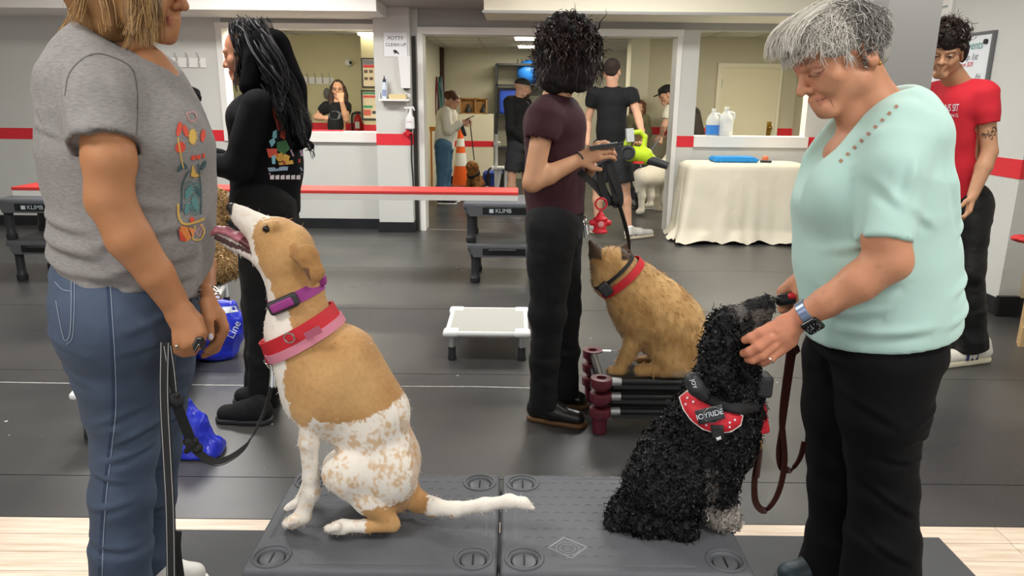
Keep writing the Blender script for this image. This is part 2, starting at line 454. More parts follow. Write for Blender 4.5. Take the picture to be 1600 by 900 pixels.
# ------------------------------------------------------------------ hair strands as thin three-sided tapering tubes
def strands(name, paths, width, mat, parent, colors=None, taper=.25, flat=False):
    Vs = []; Fs = []; Cs = []; off = 0
    for q, p in enumerate(paths):
        p = np.asarray(p, float); n = len(p)
        t = np.gradient(p, axis=0); t /= np.maximum(np.linalg.norm(t, axis=1, keepdims=True), 1e-9)
        a = RNG.normal(size=3); x = np.cross(t, a); x /= np.maximum(np.linalg.norm(x, axis=1, keepdims=True), 1e-9); y = np.cross(t, x)
        s_ = np.linspace(0, 1, n); wd = width*(np.minimum(1, .55+s_*3)*(1-(1-taper)*np.clip((s_-.45)/.55, 0, 1)))[:, None]*RNG.uniform(.7, 1.3)
        if flat:
            ring = np.stack([p-wd*x*1.25, p+wd*x*1.25], 1).reshape(-1, 3); i = np.arange(n-1)[:, None]*2; f = np.concatenate([i, i+1, i+3, i+2], 1)
        else:
            ring = np.stack([p+wd*(x*math.cos(b)+y*math.sin(b)) for b in (0, 2.094, 4.189)], 1).reshape(-1, 3)
            i = np.arange(n-1)[:, None]*3; f = np.concatenate([np.concatenate([i+j, i+(j+1) % 3, i+3+(j+1) % 3, i+3+j], 1) for j in range(3)])
        Vs.append(ring); Fs.append(f+off); off += len(ring)
        if colors is not None: Cs.append(np.repeat(np.asarray(colors[q], float)[None], len(ring), 0))
    me = mesh_from(name, np.concatenate(Vs), np.concatenate(Fs), np.concatenate(Cs) if Cs else None)
    return link(name, me, mat, parent)
# ================================================================== the setting
m_wall = M('wall_paint', '#cfd0cb', .65, bump=(60, .08, .002), var=(1.5, .03))
m_wall2 = M('back_wall_paint', '#c9c4ae', .65, bump=(60, .08, .002), var=(1.5, .03))
m_white = M('white_trim_paint', '#ecebe6', .45, var=(3, .02))
m_cream = M('cream_soffit_paint', '#f3edd8', .6)
m_red = M('red_stripe_paint', '#dc2a36', .5, var=(4, .05))
m_base = M('black_baseboard_vinyl', '#1c1c1e', .4, var=(8, .2))
m_ceil = M('ceiling_tile', '#dcd9cf', .8, bump=(120, .15, .002))
m_grey = M('grey_beam_shaded_wall', '#a5a5a1', .6)
def bx(name, lo, hi, mat, kind='structure', parent=None, bev=0):
    o = MB().box(lo, hi, bev=bev).build(name, mat, parent)
    if parent is None: tag(o, kind=kind)
    return o
# rubber floor: dark speckled, slightly glossy
def floor_mat():
    m = bpy.data.materials.new('rubber_floor'); m.use_nodes = True; nt = m.node_tree; L = nt.links; b = nt.nodes['Principled BSDF']
    tc = nt.nodes.new('ShaderNodeTexCoord')
    n1 = nt.nodes.new('ShaderNodeTexNoise'); n1.inputs['Scale'].default_value = 1.3; n1.inputs['Detail'].default_value = 6; L.new(tc.outputs['Object'], n1.inputs['Vector'])
    n2 = nt.nodes.new('ShaderNodeTexNoise'); n2.inputs['Scale'].default_value = 420; L.new(tc.outputs['Object'], n2.inputs['Vector'])
    r1 = nt.nodes.new('ShaderNodeValToRGB'); L.new(n1.outputs[0], r1.inputs[0])
    r1.color_ramp.elements[0].position = .35; r1.color_ramp.elements[0].color = (*lin('#393a3c'), 1); r1.color_ramp.elements[1].position = .7; r1.color_ramp.elements[1].color = (*lin('#504f4d'), 1)
    r2 = nt.nodes.new('ShaderNodeMapRange'); r2.inputs['From Min'].default_value = .45; r2.inputs['From Max'].default_value = .75; r2.inputs['To Min'].default_value = .85; r2.inputs['To Max'].default_value = 1.5; L.new(n2.outputs[0], r2.inputs[0])
    mx = nt.nodes.new('ShaderNodeVectorMath'); mx.operation = 'MULTIPLY'; L.new(r1.outputs[0], mx.inputs[0]); L.new(r2.outputs[0], mx.inputs[1]); L.new(mx.outputs[0], b.inputs['Base Color'])
    r3 = nt.nodes.new('ShaderNodeMapRange'); r3.inputs['To Min'].default_value = .2; r3.inputs['To Max'].default_value = .42; L.new(n1.outputs[0], r3.inputs[0]); L.new(r3.outputs[0], b.inputs['Roughness'])
    bp = nt.nodes.new('ShaderNodeBump'); bp.inputs['Strength'].default_value = .35; bp.inputs['Distance'].default_value = .002; L.new(n2.outputs[0], bp.inputs['Height']); L.new(bp.outputs[0], b.inputs['Normal'])
    b.inputs['Specular IOR Level'].default_value = .6
    return m
m_rub = floor_mat()
Y_RUB = 2.262
fl = bx('floor', (-6.5, -4, -.1), (6.5, Y_RUB, -.012), M('subfloor_grey', '#8d8478', .7))
# rubber sheets with dark seams
m_seam = M('floor_seam_black', '#17171a', .8)
ys = [Y_RUB, 2.55, 3.65, 4.87, 6.1, 7.3, 8.5, 9.7, 10.9, 13.4]
for i in range(len(ys)-1):
    o = bx('rubber_sheet', (-6.5, ys[i]+.0025, -.1), (6.5, ys[i+1]-.0025, 0.0), m_rub, parent=fl)
bx('floor_gap', (-6.5, Y_RUB, -.1), (6.5, 13.4, -.004), m_seam, parent=fl)
# pale chalk joint lines worn into the rubber
m_chalk = M('worn_pale_line', '#9a9a96', .8, var=(30, .25))
ln = MB()
pts = [(0, 597), (180, 600), (480, 603), (740, 604), (830, 606)]
q = [Fz(u, v, .0006) for u, v in pts]
for a, b in zip(q[:-1], q[1:]):
    ln.add([a+(0, -.006, 0), b+(0, -.006, 0), b+(0, .006, 0), a+(0, .006, 0)], [(0, 1, 2, 3)])
for (u0, v0, u1, v1, w_) in [(660, 358, 760, 360, .01), (500, 356, 580, 357, .012)]:
    a, b = Fz(u0, v0, .0006), Fz(u1, v1, .0006); ln.add([a+(0, -w_, 0), b+(0, -w_, 0), b+(0, w_, 0), a+(0, w_, 0)], [(0, 1, 2, 3)])
tag(ln.build('floor_line', m_chalk, fl), 'pale worn joint line')
spk = MB()
for i in range(46):
    x, y = random.uniform(-3, 3), random.uniform(2.4, 6.5); r = random.uniform(.002, .007); n = 5
    spk.add([(x+r*math.cos(a)*random.uniform(.6, 1.6), y+r*math.sin(a), .0007) for a in np.linspace(0, 2*math.pi, n, endpoint=False)], [tuple(range(n))])
o = spk.build('dust_speck', M('dust_pale', '#c8c8c2', .9), fl); tag(o, kind='stuff')
# light wood-look planks, laid along X, each its own piece
def wood_mat():
    m = bpy.data.materials.new('pale_wood_plank'); m.use_nodes = True; nt = m.node_tree; L = nt.links; b = nt.nodes['Principled BSDF']
    tc = nt.nodes.new('ShaderNodeTexCoord'); mp = nt.nodes.new('ShaderNodeMapping'); mp.inputs['Scale'].default_value = (1.2, 22, 1); L.new(tc.outputs['Object'], mp.inputs[0])
    oi = nt.nodes.new('ShaderNodeObjectInfo'); L.new(oi.outputs['Random'], mp.inputs['Location'])
    n = nt.nodes.new('ShaderNodeTexNoise'); n.inputs['Scale'].default_value = 3; n.inputs['Detail'].default_value = 6; L.new(mp.outputs[0], n.inputs['Vector'])
    r = nt.nodes.new('ShaderNodeValToRGB'); r.color_ramp.elements[0].color = (*lin('#c9b39c'), 1); r.color_ramp.elements[1].color = (*lin('#e6d6c5'), 1); r.color_ramp.elements[0].position = .3; r.color_ramp.elements[1].position = .65; L.new(n.outputs[0], r.inputs[0])
    L.new(r.outputs[0], b.inputs['Base Color']); b.inputs['Roughness'].default_value = .45
    return m
m_plank = wood_mat()
pw = .098
for r in range(16):
    y1 = Y_RUB-.002-r*pw; x = -3.4+random.uniform(0, .6)
    while x < 3.4:
        l = 1.22
        if x < .2: x1 = min(x+l, 3.4)
        else: x1 = min(x+l, 3.4)
        bx('plank', (x+.001, y1-pw+.0025, -.03), (x1-.001, y1, 0.0), m_plank, parent=fl); x = x1
# dark mat under the platforms
tag(MB().box((Fz(215, 838)[0], .2, .0), (Fz(1470, 846)[0], 2.185, .008), bev=.003).build('floor_mat', M('dark_grey_mat', '#4a4b4d', .75, bump=(300, .3, .002), var=(3, .1))), 'thin dark grey rubber mat lying on pale wood planks under the platforms', 'mat')
# ---- front wall line of the training hall
YW = 7.98; TOP = 2.75
Xo0, Xo1 = P(664, 200, YW)[0], P(1050, 200, YW)[0]
xp0, xp1 = P(588, 200, 7.78)[0], P(643, 200, 7.78)[0]
xl = P(352, 130, YW)[0]
wl = bx('wall_front_left', (-6.5, YW, 0), (xl, YW+.14, TOP), m_wall)
bx('wall_front_sill', (xl, YW, 0), (xp0, YW+.14, .93), m_wall)
bx('wall_pillar', (xp0, 7.78, 0), (xp1, YW+.18, TOP), m_wall)
bx('wall_pillar_side', (xp1, 7.93, 0), (Xo0-.05, YW+.14, TOP), m_wall)
bx('wall_over_opening', (xp1, 7.96, 2.09), (4.2, YW+.14, TOP), m_grey)
bx('wall_over_window', (xl, 7.985, 2.08), (xp0, YW+.13, TOP), m_grey)  # shade under the soffit put into this wall's grey colour
xr0 = P(1084, 200, YW)[0]; xr1 = P(1258, 200, YW)[0]
bx('wall_pier', (Xo1+.03, YW-.02, 0), (xr0, YW+.16, 2.09), m_wall)
bx('wall_front_right_sill', (xr0, YW, 0), (xr1, YW+.14, .92), m_wall)
bx('wall_front_right', (xr1, YW, 0), (6.5, YW+.14, TOP), m_wall)
# white casings
bx('trim_1', (Xo0-.055, 7.9, 0), (Xo0+.0, YW+.2, 2.02), m_white)
bx('trim_2', (Xo1-.005, 7.93, 0), (Xo1+.045, YW+.2, 2.05), m_white)
bx('trim_3', (Xo0-.055, 7.92, 2.02), (Xo1+.05, YW+.2, 2.09), m_white)
bx('trim_4', (xl-.05, 7.955, .93), (xl+.012, YW+.17, 2.07), m_white)
bx('trim_5', (xl-.052, 7.948, 2.06), (xp0, YW+.165, 2.115), m_white)
bx('trim_6', (xl, 7.93, .93), (xp0, YW+.22, 1.035), m_white)
bx('trim_7', (xr0, 7.93, .92), (xr1+.03, YW+.22, 1.03), m_white)
bx('trim_8', (xp1+.0, 7.915, 0), (xp1+.04, 7.93, 2.0), M('dark_gap', '#3a3836', .7))
# red stripe pieces painted proud of the walls
Z0, Z1 = .925, 1.04
bx('trim_9', (-6.5, YW-.004, Z0+.0), (xl-.05, YW, Z1), m_red)
bx('trim_10', (xp0-.003, 7.776, Z0-.01), (xp1+.003, 7.95, Z1-.01), m_red)
bx('trim_11', (Xo1+.045, YW-.025, Z0-.01), (xr0, YW-.02, Z1-.01), m_red)
bx('trim_12', (xr1+.03, YW-.004, Z0-.01), (6.5, YW, Z1-.01), m_red)
# baseboards
for i, (a, b, y) in enumerate([(-6.5, xl, YW), (xl, xp0, YW), (xr0, 6.5, YW)]):
    bx('baseboard_front_%d' % (i+1), (a, y-.012, 0), (b, y, .11), m_base)
bx('baseboard_pillar', (xp0-.01, 7.768, 0), (xp1+.01, 7.78, .11), m_base)
bx('baseboard_pillar_side', (xp1, 7.776, 0), (xp1+.012, 7.95, .11), m_base)
bx('baseboard_pier', (Xo1+.045, YW-.034, 0), (xr0, YW-.02, .12), m_base)
# soffits and ceiling
zs = 2.16
bx('ceiling_soffit_left', (-6.5, 7.2, zs), (P(588, 20, 7.2)[0], YW, TOP), m_white)
bx('ceiling_soffit_right', (P(756, 18, 7.25)[0], 7.25, zs), (6.5, YW, TOP), m_cream)
bx('ceiling_soffit_lip', (P(756, 18, 7.25)[0]-.015, 7.235, zs), (6.5, 7.25, zs+.025), m_grey)
bx('ceiling_soffit_middle', (P(588, 20, 7.2)[0], 7.05, 2.26), (P(756, 18, 7.25)[0], YW, TOP), m_grey)
bx('ceiling_main', (-6.5, -4, 2.75), (6.5, YW, 2.85), m_ceil)
bx('ceiling_back', (-6.5, YW+.14, 2.2), (6.5, 13.6, 2.3), m_ceil)
tg_ = MB()
for x in np.arange(-6, 6.5, .61): tg_.box((x-.012, YW+.2, 2.193), (x+.012, 13.3, 2.2))
for y in np.arange(8.4, 13.3, .61): tg_.box((-6, y-.012, 2.194), (6, y+.012, 2.2))
tag(tg_.build('ceiling_grid', M('ceiling_rail_grey', '#bdb9ac', .6)), kind='structure')
# side walls of the hall
bx('wall_left', (-6.5, -4, 0), (-6.3, YW, TOP), m_wall)
XR = 3.32; YB = 4.88
bx('wall_right', (XR, YB, 0), (XR+.14, YW, TOP), m_wall)
bx('wall_right_return', (XR+.14, YB, 0), (6.5, YB+.14, TOP), M('warm_lit_wall', '#d9c9a6', .7))  # warm light falling on this wall is put into its colour
bx('wall_right_front', (4.3, -4, 0), (4.45, YB, TOP), m_wall)
bx('trim_13', (XR-.004, YB-.004, Z0), (XR, YW, Z1+.01), m_red)
bx('trim_14', (XR, YB-.004, Z0), (6.5, YB, Z1+.01), m_red)
bx('baseboard_right', (XR-.012, YB, 0), (XR, YW, .12), m_base)
bx('baseboard_right_return', (XR-.012, YB-.012, 0), (4.3, YB, .12), m_base)
bx('baseboard_right_corner', (XR-.02, YB-.05, 0), (XR+.12, YB-.012, .14), M('black_glossy_box', '#101012', .25))
# grey column in front of the right wall
cy = 3.25
cx0, cx1 = P(1382, 60, cy)[0], P(1455, 130, cy)[0]
bx('wall_column', (cx0, cy, 0), (cx1, cy+.22, TOP), M('grey_column_paint', '#8b8a88', .6))
bx('baseboard_column', (cx0-.01, cy-.01, 0), (cx1+.01, cy, .11), m_base)
# high window in the right wall, blinds behind white frame
def Wx(u, v, X):
    d = _dir(u, v); t = X/d[0]; return np.array((X, d[1]*t, CAM_H+d[2]*t))
yw = Wx(1489, 20, XR)[1]; zw0 = Wx(1480, 46, XR)[2]
w1 = bx('window_1', (XR-.03, yw-.03, zw0), (XR, yw+.03, TOP), m_white)
bx('window_frame', (XR-.03, yw+.03, zw0), (XR, yw+1.2, zw0+.05), m_white, parent=w1)
bx('pane', (XR-.008, yw+.03, zw0+.05), (XR-.004, yw+1.2, TOP), M('window_pane_pale', '#c6cdd2', .15), parent=w1)
for i in range(9): bx('slat', (XR-.024, yw+.04, zw0+.1+i*.075), (XR-.012, yw+1.2, zw0+.155+i*.075), m_white, parent=w1)
# ---- rooms behind
XM = P(667, 120, 8.1)[0]-.34
bx('wall_back_left', (-6.5, 10.65, 0), (-1.9, 10.8, 2.3), M('yellow_cream_paint', '#d3cba2', .65, var=(1.5, .03)))
bx('wall_back_divider', (XM-.12, YW+.14, 0), (XM, 13.4, 2.3), m_wall2)
bx('wall_back_left_nook', (-2.0, 10.1, 0), (XM-.12, 10.24, 2.3), M('yellow_cream_paint'))
bx('trim_15', (-6.5, 10.645, .925), (-2.0, 10.65, 1.03), m_red)
bx('trim_16', (-2.0, 10.095, .925), (XM-.12, 10.1, 1.03), m_red)
bx('wall_back', (XM, 13.2, 0), (6.5, 13.34, 2.3), m_wall2)
xb = P(1008, 150, 10.3)[0]
bx('wall_back_right', (xb, 10.3, 0), (4.25, 10.44, 2.3), m_wall2)
bx('wall_back_column', (P(982, 150, 10.2)[0], 10.12, 0), (xb, 10.5, 2.3), M('lit_wall_end', '#d8d4c0', .65))  # paler than the wall: light on its end face put into the colour
bx('trim_17', (xb, 10.295, .93), (4.25, 10.3, 1.03), m_red)
bx('wall_back_side', (P(1243, 150, 10.3)[0], YW+.14, 0), (P(1243, 150, 10.3)[0]+.12, 10.3, 2.3), m_wall2)
xsw = P(1243, 150, 10.3)[0]
# low partition in the middle room
lw = bx('wall_low_partition', (XM, 12.3, 0), (P(771, 220, 12.3)[0], 12.42, P(720, 178, 12.3)[2]), M('cream_partition_paint', '#e4dfca', .6))
za = P(720, 229, 12.3)[2]; zb = P(720, 220, 12.3)[2]
bx('trim_18', (XM+.1, 12.295, za), (P(771, 220, 12.3)[0], 12.3, zb), m_red)
bx('baseboard_partition', (XM, 12.288, 0), (P(771, 220, 12.3)[0], 12.3, .13), m_base)
bx('trim_19', (P(690, 150, 13.1)[0], 13.05, 0), (P(694, 150, 13.1)[0], 13.2, 2.2), M('brown_pipe_paint', '#4a2d22', .5))
# back door with frame, hinge, lever plate
xd0, xd1 = P(1125, 150, 10.28)[0], P(1214, 150, 10.28)[0]; zd = P(1170, 106, 10.28)[2]
d1 = bx('door_1', (xd0, 10.265, 0), (xd1, 10.3, zd), M('cream_door_paint', '#e9e1c6', .5), bev=.004)
for n_, lo, hi in [('door_frame', (xd0-.06, 10.255, 0), (xd0, 10.3, zd+.055)), ('door_frame', (xd1, 10.255, 0), (xd1+.04, 10.3, zd+.055)), ('door_frame', (xd0, 10.255, zd), (xd1, 10.3, zd+.055))]:
    bx(n_, lo, hi, M('cream_door_frame', '#efe9d4', .5), parent=d1)
mb = MB(); p = P(1201, 202, 10.26); mb.box(p+(-.03, -.005, -.1), p+(.03, .005, .1), bev=.004); mb.sphere(p+(0, -.05, .02), .03); mb.tube([p+(0, 0, .02), p+(0, -.05, .02)], .012)
mb.build('door_handle', M('brass', '#a8843c', .3, metal=1), d1, smooth=True)
p = P(1126, 131, 10.26); bx('hinge', p+(-.02, -.004, -.06), p+(.02, .004, .06), M('steel_hinge', '#9a968a', .4, metal=1), parent=d1)
# light switches on the side wall
for i, (u, lab) in enumerate([(1249, 'white light switch plate on the back room wall, nearer the door'), (1255, 'white light switch plate on the back room wall, nearer the table')]):
    y = 10.3-.35-.75*i
    p = np.array([xsw, y, P(u, 197, y)[2]])
    e = empty('light_switch', p, lab, 'switch', 'switches by the back door')
    MB().box(p+(-.008, -.05, -.08), p+(0, .05, .08), bev=.003).build('plate', m_white, e); MB().box(p+(-.014, -.012, -.03), p+(-.007, .012, .03)).build('toggle', m_white, e)
# ---- lamps: ceiling fixtures with housings
m_lamp = M('lit_diffuser', '#fff6dd', .5, emit=6)
m_lampw = M('lit_diffuser_white', '#fffdf6', .5, emit=5)
labs = ['rectangular ceiling light over the grey t-shirt woman', 'rectangular ceiling light over the mint blouse woman', 'rectangular ceiling light left above the maroon shirt man', 'rectangular ceiling light right above the maroon shirt man', 'rectangular ceiling light above the plank bench', 'rectangular ceiling light in front of the cloth covered table', 'rectangular ceiling light behind the camera']
for (x, y), lb in zip(LAMPS, labs):
    e = empty('ceiling_light', (x, y, 2.75), lb, 'ceiling light', 'hall ceiling lights')
    fr = MB(); fr.box((x-.64, y-.34, 2.7), (x+.64, y-.3, 2.75)).box((x-.64, y+.3, 2.7), (x+.64, y+.34, 2.75)).box((x-.64, y-.3, 2.7), (x-.6, y+.3, 2.75)).box((x+.6, y-.3, 2.7), (x+.64, y+.3, 2.75))
    fr.build('housing', m_white, e); MB().box((x-.6, y-.3, 2.71), (x+.6, y+.3, 2.73)).build('diffuser', m_lampw, e)
for (u, v, w_, lb) in [(829, 59, .42, 'lit strip ceiling light, nearer of two behind the maroon shirt man'), (831, 72, .42, 'lit strip ceiling light, farther of two behind the maroon shirt man'), (580, 52, .32, 'lit strip ceiling light in the left back room')]:
    p = Fz(u, v, 2.185); e = empty('strip_light', p, lb, 'ceiling light', 'back room strip lights')
    MB().box(p+(-w_/2-.02, -.1, .0), p+(w_/2+.02, .1, .02)).build('housing', m_white, e); MB().box(p+(-w_/2, -.085, -.03), p+(w_/2, .085, .002), bev=.01).build('diffuser', m_lamp, e)
for (x, y, lb) in [(-2.2, 8.36, 'strip ceiling light over the doorway side of the left back room'), (2.6, 8.36, 'strip ceiling light in the right back room above the jugs')]:
    e = empty('strip_light', (x, y, 2.2), lb, 'ceiling light', 'back room strip lights')  # both fixtures are added, out of view, to carry the added lights
    MB().box((x-.58, y-.17, 2.17), (x+.58, y+.17, 2.2)).build('housing', m_white, e); MB().box((x-.55, y-.15, 2.155), (x+.55, y+.15, 2.172), bev=.006).build('diffuser', m_lamp, e)
# ================================================================== furniture and equipment
m_blk = M('black_plastic', '#2b2c2f', .5, bump=(200, .15, .001), var=(6, .1))
m_deck = M('charcoal_deck', '#5a5c61', .55, bump=(500, .3, .002), var=(5, .08))
m_deckd = M('deck_recess_dark', '#1d1e20', .6)
m_plug = M('grey_plug', '#5d5f64', .45)
# ---------- training platform: moulded deck on four screw-in legs
ZT = .335
def platform(loc, w, d, label, detail=True, h=ZT, cat='platform', group=None, name='training_platform', logo=None):
    x, y, zb = loc; e = empty(name, (x, y, zb), label, cat, group); z = zb+h
    s = S(.012)
    s.box((x, y, z-.024), (w/2, d/2, .024), rnd=.012)
    s.box((x, y, z+.004), (w/2-.06, d/2-.05, .01), rnd=.003, sub=True, k=.003) if False else None
    s.box((x, y, z-.055), (w/2-.03, d/2-.03, .035), sub=True, rnd=.01)
    for i in (-1, 1):
        s.box((x+i*(w/2-.018), y, z-.045), (.018, d/2-.05, .03), rnd=.012); s.box((x, y+i*(d/2-.018), z-.045), (w/2-.08, .018, .03), rnd=.012)
        for j in (-1, 1): s.frus((x+i*(w/2-.055), y+j*(d/2-.055), z-.03), .055, (x+i*(w/2-.055), y+j*(d/2-.055), z-.1), .04, rnd=.01)
    # raised panel: shallow groove along the inner edge
    gx, gy = w/2-.035, d/2-.03
    if detail:
        s.box((x, y+gy, z), (gx-.1, .003, .0045), rnd=.001, k=.003, sub=True); s.box((x, y-gy, z), (gx-.1, .003, .0045), rnd=.001, k=.003, sub=True)
        s.box((x+gx, y, z), (.003, gy-.1, .0045), rnd=.001, k=.003, sub=True); s.box((x-gx, y, z), (.003, gy-.1, .0045), rnd=.001, k=.003, sub=True)
        for i in (-1, 1):
            for j in (-1, 1): s.frus((x+i*(w/2-.058), y+j*(d/2-.055), z+.02), .041, (x+i*(w/2-.058), y+j*(d/2-.055), z-.016), .03, rnd=.003, k=.004, sub=True)
    s.build('deck', .005 if detail else .013, m_deck, e)
    for i in (-1, 1):
        for j in (-1, 1):
            cx, cy_ = x+i*(w/2-.058), y+j*(d/2-.055)
            lg = MB().lathe([(.036, z-.075), (.037, z-.11), (.033, z-.115), (.03, z-.135), (.031, z-.23), (.035, z-.27), (.04, z-.275), (.04, zb+.012), (.036, zb)], (cx, cy_, 0)).build('leg', m_blk, e, smooth=True)
            if detail:
                MB().torus((cx, cy_, z+.0005), (0, 0, 1), .044, .0042, 28, 8).build('socket_rim', m_deck, e, smooth=True)
                MB().lathe([(.029, z-.0145), (.029, z-.006), (.026, z-.004), (.001, z-.004)], (cx, cy_, 0), n=24).build('socket_plug', m_plug, e, smooth=True)
                MB().box((cx-.002, cy_-.02, z-.006), (cx+.002, cy_+.02, z-.0025)).build('plug_slot', m_deckd, e)
    return e
def deck_pattern(e, x, y, w, d, z, n=150):
    """small raised grip crescents moulded into the deck: one part"""
    mb = MB()
    k = 0
    for iy in range(11):
        for ix in range(15):
            cx = x-w/2+.07+ix*.034+(iy % 2)*.017; cy_ = y-d/2+.06+iy*.039
            if cx > x+w/2-.07 or abs(cx-x) > w/2-.1 and abs(cy_-y) > d/2-.12: continue
            pts = [np.array((cx+.0095*math.cos(a), cy_+.0095*math.sin(a), z+.0003)) for a in np.linspace(.3, 2.8, 6)]
            mb.tube(pts, .0007, n=4)
    o = mb.build('grip_texture', m_deck, e); tag(o, kind='stuff'); return o
xs = [Fz(372, 890, ZT)[0], Fz(787, 890, ZT)[0], Fz(1184, 897, ZT)[0]]
yb = Fz(793, 740, ZT)[1]; yf = Fz(600, 893, ZT)[1]
xbk = [Fz(470, 739, ZT)[0], Fz(795, 740, ZT)[0]]
PW = (xs[2]-xs[0])/2; PD = yb-yf
pl1 = platform((xs[0]+PW/2, (yb+yf)/2, 0.008), PW-.008, PD, 'charcoal plastic training platform the tan and white dog sits on', h=ZT-.008, group='near training platforms')
deck_pattern(pl1, xs[0]+PW/2, (yb+yf)/2, PW, PD, ZT)
pl2 = platform((xs[0]+PW*1.5, (yb+yf)/2, 0.008), PW-.008, PD, 'charcoal plastic training platform the curly black dog sits on', h=ZT-.008, group='near training platforms')
deck_pattern(pl2, xs[0]+PW*1.5, (yb+yf)/2, PW, PD, ZT)
# embossed diamond badge on the second deck
lc = Fz(887, 857, ZT+.0006); lx = np.array((1, -.08, 0)); ly = np.array((.08, 1, 0))
mb = MB(); ring = [(-.05, 0), (-.01, .05), (.05, .012), (.01, -.04)]
A = [lc+lx*a+ly*b for a, b in ring]; B = [lc+lx*a*.88+ly*b*.88 for a, b in ring]
for i in range(4): mb.add([A[i], A[(i+1) % 4], B[(i+1) % 4], B[i]], [(0, 1, 2, 3)])
for rr in (.026, .018): 
    pts = [lc+lx*rr*1.1*math.cos(a)+ly*rr*math.sin(a) for a in np.linspace(0, 2*math.pi, 20)]; mb.tube(pts, .0014, n=4)
mb.tube([lc+lx*a+ly*b for a, b in [(.008, .009), (-.006, .009), (-.008, .001), (.006, -.001), (.007, -.009), (-.008, -.009)]], .0014, n=4)
mb.build('embossed_badge', M('badge_grey', '#85878a', .5), pl2)
text_on('badge_lettering', 'KLIMB', lc+ly*-.028+lx*-.012, lx*.7+ly*-.55, ly*.8+lx*.35, .014, M('badge_grey'), pl2)
# stacked platforms carrying the plank
ps = Fz(724, 444, 0); sw = .58
stk = []
def small_stack(x0, y0, labels):
    for i, lb in enumerate(labels):
        e = platform((x0+sw/2+.03*(i == 0), y0+.26, i*.318), sw, .5, lb, detail=False, h=.318, group='stacked training platforms')
        z = (i+1)*.318; f = y0+.26-.25
        MB().prism([(x0+.03*(i==0)+.05, f-.002, z-.105), (x0+.03*(i==0)+sw-.05, f-.002, z-.105), (x0+.03*(i==0)+sw-.02, f-.002, z-.03), (x0+.03*(i==0)+.02, f-.002, z-.03)], (0, .02, 0)).build('apron', m_deck, e)
        MB().box((x0+.15, f-.006, z-.09), (x0+sw-.1, f+.006, z-.035), bev=.004).build('front_panel', M('black_gloss_panel', '#151618', .35), e)
        if i == 1:
            text_on('lettering', 'KLIMB', (x0+sw*.53, f-.008, z-.062), (1, 0, 0), (0, 0, 1), .045, M('pale_lettering', '#c9d6e0', .5), e)
            MB().box((x0+.2, f-.0085, z-.077), (x0+.232, f-.0065, z-.048)).build('emblem', M('pale_lettering'), e)
        else:
            MB().tube([(x0+.2, f-.01, z-.05), (x0+.23, f-.022, z-.045), (x0+.37, f-.022, z-.045), (x0+.4, f-.01, z-.05)], .009).build('grab_handle', m_blk, e, smooth=True)
small_stack(ps[0], ps[1], ['charcoal platform at the bottom of the stack beside the maroon shirt man', 'charcoal platform on top of the stack beside the maroon shirt man, under the plank'])
p2 = Fz(24, 440, 0); small_stack(p2[0]-.07, p2[1], ['charcoal platform at the bottom of the stack at far left', 'charcoal platform on top of the stack at far left, under the plank'])
# red topped plank resting on both stacks
zt = .636
a = P(33, 303, ps[1]+.2); b = P(809, 312, ps[1]+.2)
e = empty('plank_bench', ((a[0]+b[0])/2, ps[1]+.25, zt), 'long white plank with red top spanning the two platform stacks', 'plank')
MB().box((a[0], ps[1]+.1, zt), (b[0], ps[1]+.4, zt+.045), bev=.004).build('board', m_white, e)
MB().box((a[0]-.003, ps[1]+.097, zt+.045), (b[0]+.003, ps[1]+.403, zt+.07), bev=.004).build('red_top', M('red_rubber_top', '#d9403c', .5), e)
# ---------- small white cot
def cot(base, hx, hy, zt, fm, cm, legm, footm, label, rz=0, name='raised_cot', group=None, legr=.017, rail=.026):
    e = empty(name, (base[0], base[1], base[2]), label, 'dog cot', group)
    c = np.array(base, float); ca, sa = math.cos(rz), math.sin(rz); ex = np.array((ca, sa, 0)); ey = np.array((-sa, ca, 0)); Z = np.array((0, 0, 1.))
    for j in (-1, 1):
        MB().tube([c+ey*j*hy-ex*(hx-.03)+Z*(zt-rail*.6), c+ey*j*hy+ex*(hx-.03)+Z*(zt-rail*.6)], rail*.62, n=10).build('rail', fm, e, smooth=True)
        MB().tube([c+ex*j*hx-ey*(hy-.03)+Z*(zt-rail*.6), c+ex*j*hx+ey*(hy-.03)+Z*(zt-rail*.6)], rail*.62, n=10).build('rail', fm, e, smooth=True)
    mb = MB(); mb.obox(c+Z*(zt-.004), ex, ey, Z, hx-.012, hy-.012, .003); mb.build('fabric', cm, e)
    for i in (-1, 1):
        for j in (-1, 1):
            q = c+ex*i*hx+ey*j*hy
            s = S(.008); s.box(q+Z*(zt-rail*.55)-ex*i*.02-ey*j*.02, (.045, .045, rail*.62), axes=(ex, ey, Z), rnd=.014); s.build('corner_cap', .005, fm, e)
            MB().tube([q-ex*i*.025-ey*j*.025+Z*(zt-rail), q-ex*i*.022-ey*j*.022+Z*.045], legr, n=10).build('leg', legm, e, smooth=True)
            MB().lathe([(legr*1.35, .0), (legr*1.5, .012), (legr*1.25, .03), (legr*1.25, .075)], q-ex*i*.022-ey*j*.022, n=12).build('foot', footm, e, smooth=True)
    return e
m_wpl = M('white_plastic', '#e8e9ea', .4); m_alu = M('brushed_aluminium', '#c3c5c6', .35, metal=.7)
zc = .172
fl_, fr_, bl_ = Fz(699, 517, zc), Fz(822, 517, zc), Fz(712, 480, zc)
hx = (fr_[0]-fl_[0])/2; hy = (bl_[1]-fl_[1])/2
c_wht = cot(((fl_[0]+fr_[0])/2, fl_[1]+hy, 0), hx, hy, zc, m_wpl, M('pale_mesh_fabric', '#adada6', .7, bump=(400, .3, .001)), m_alu, m_blk, 'small empty white framed cot with pale mesh, beside the maroon shirt man')
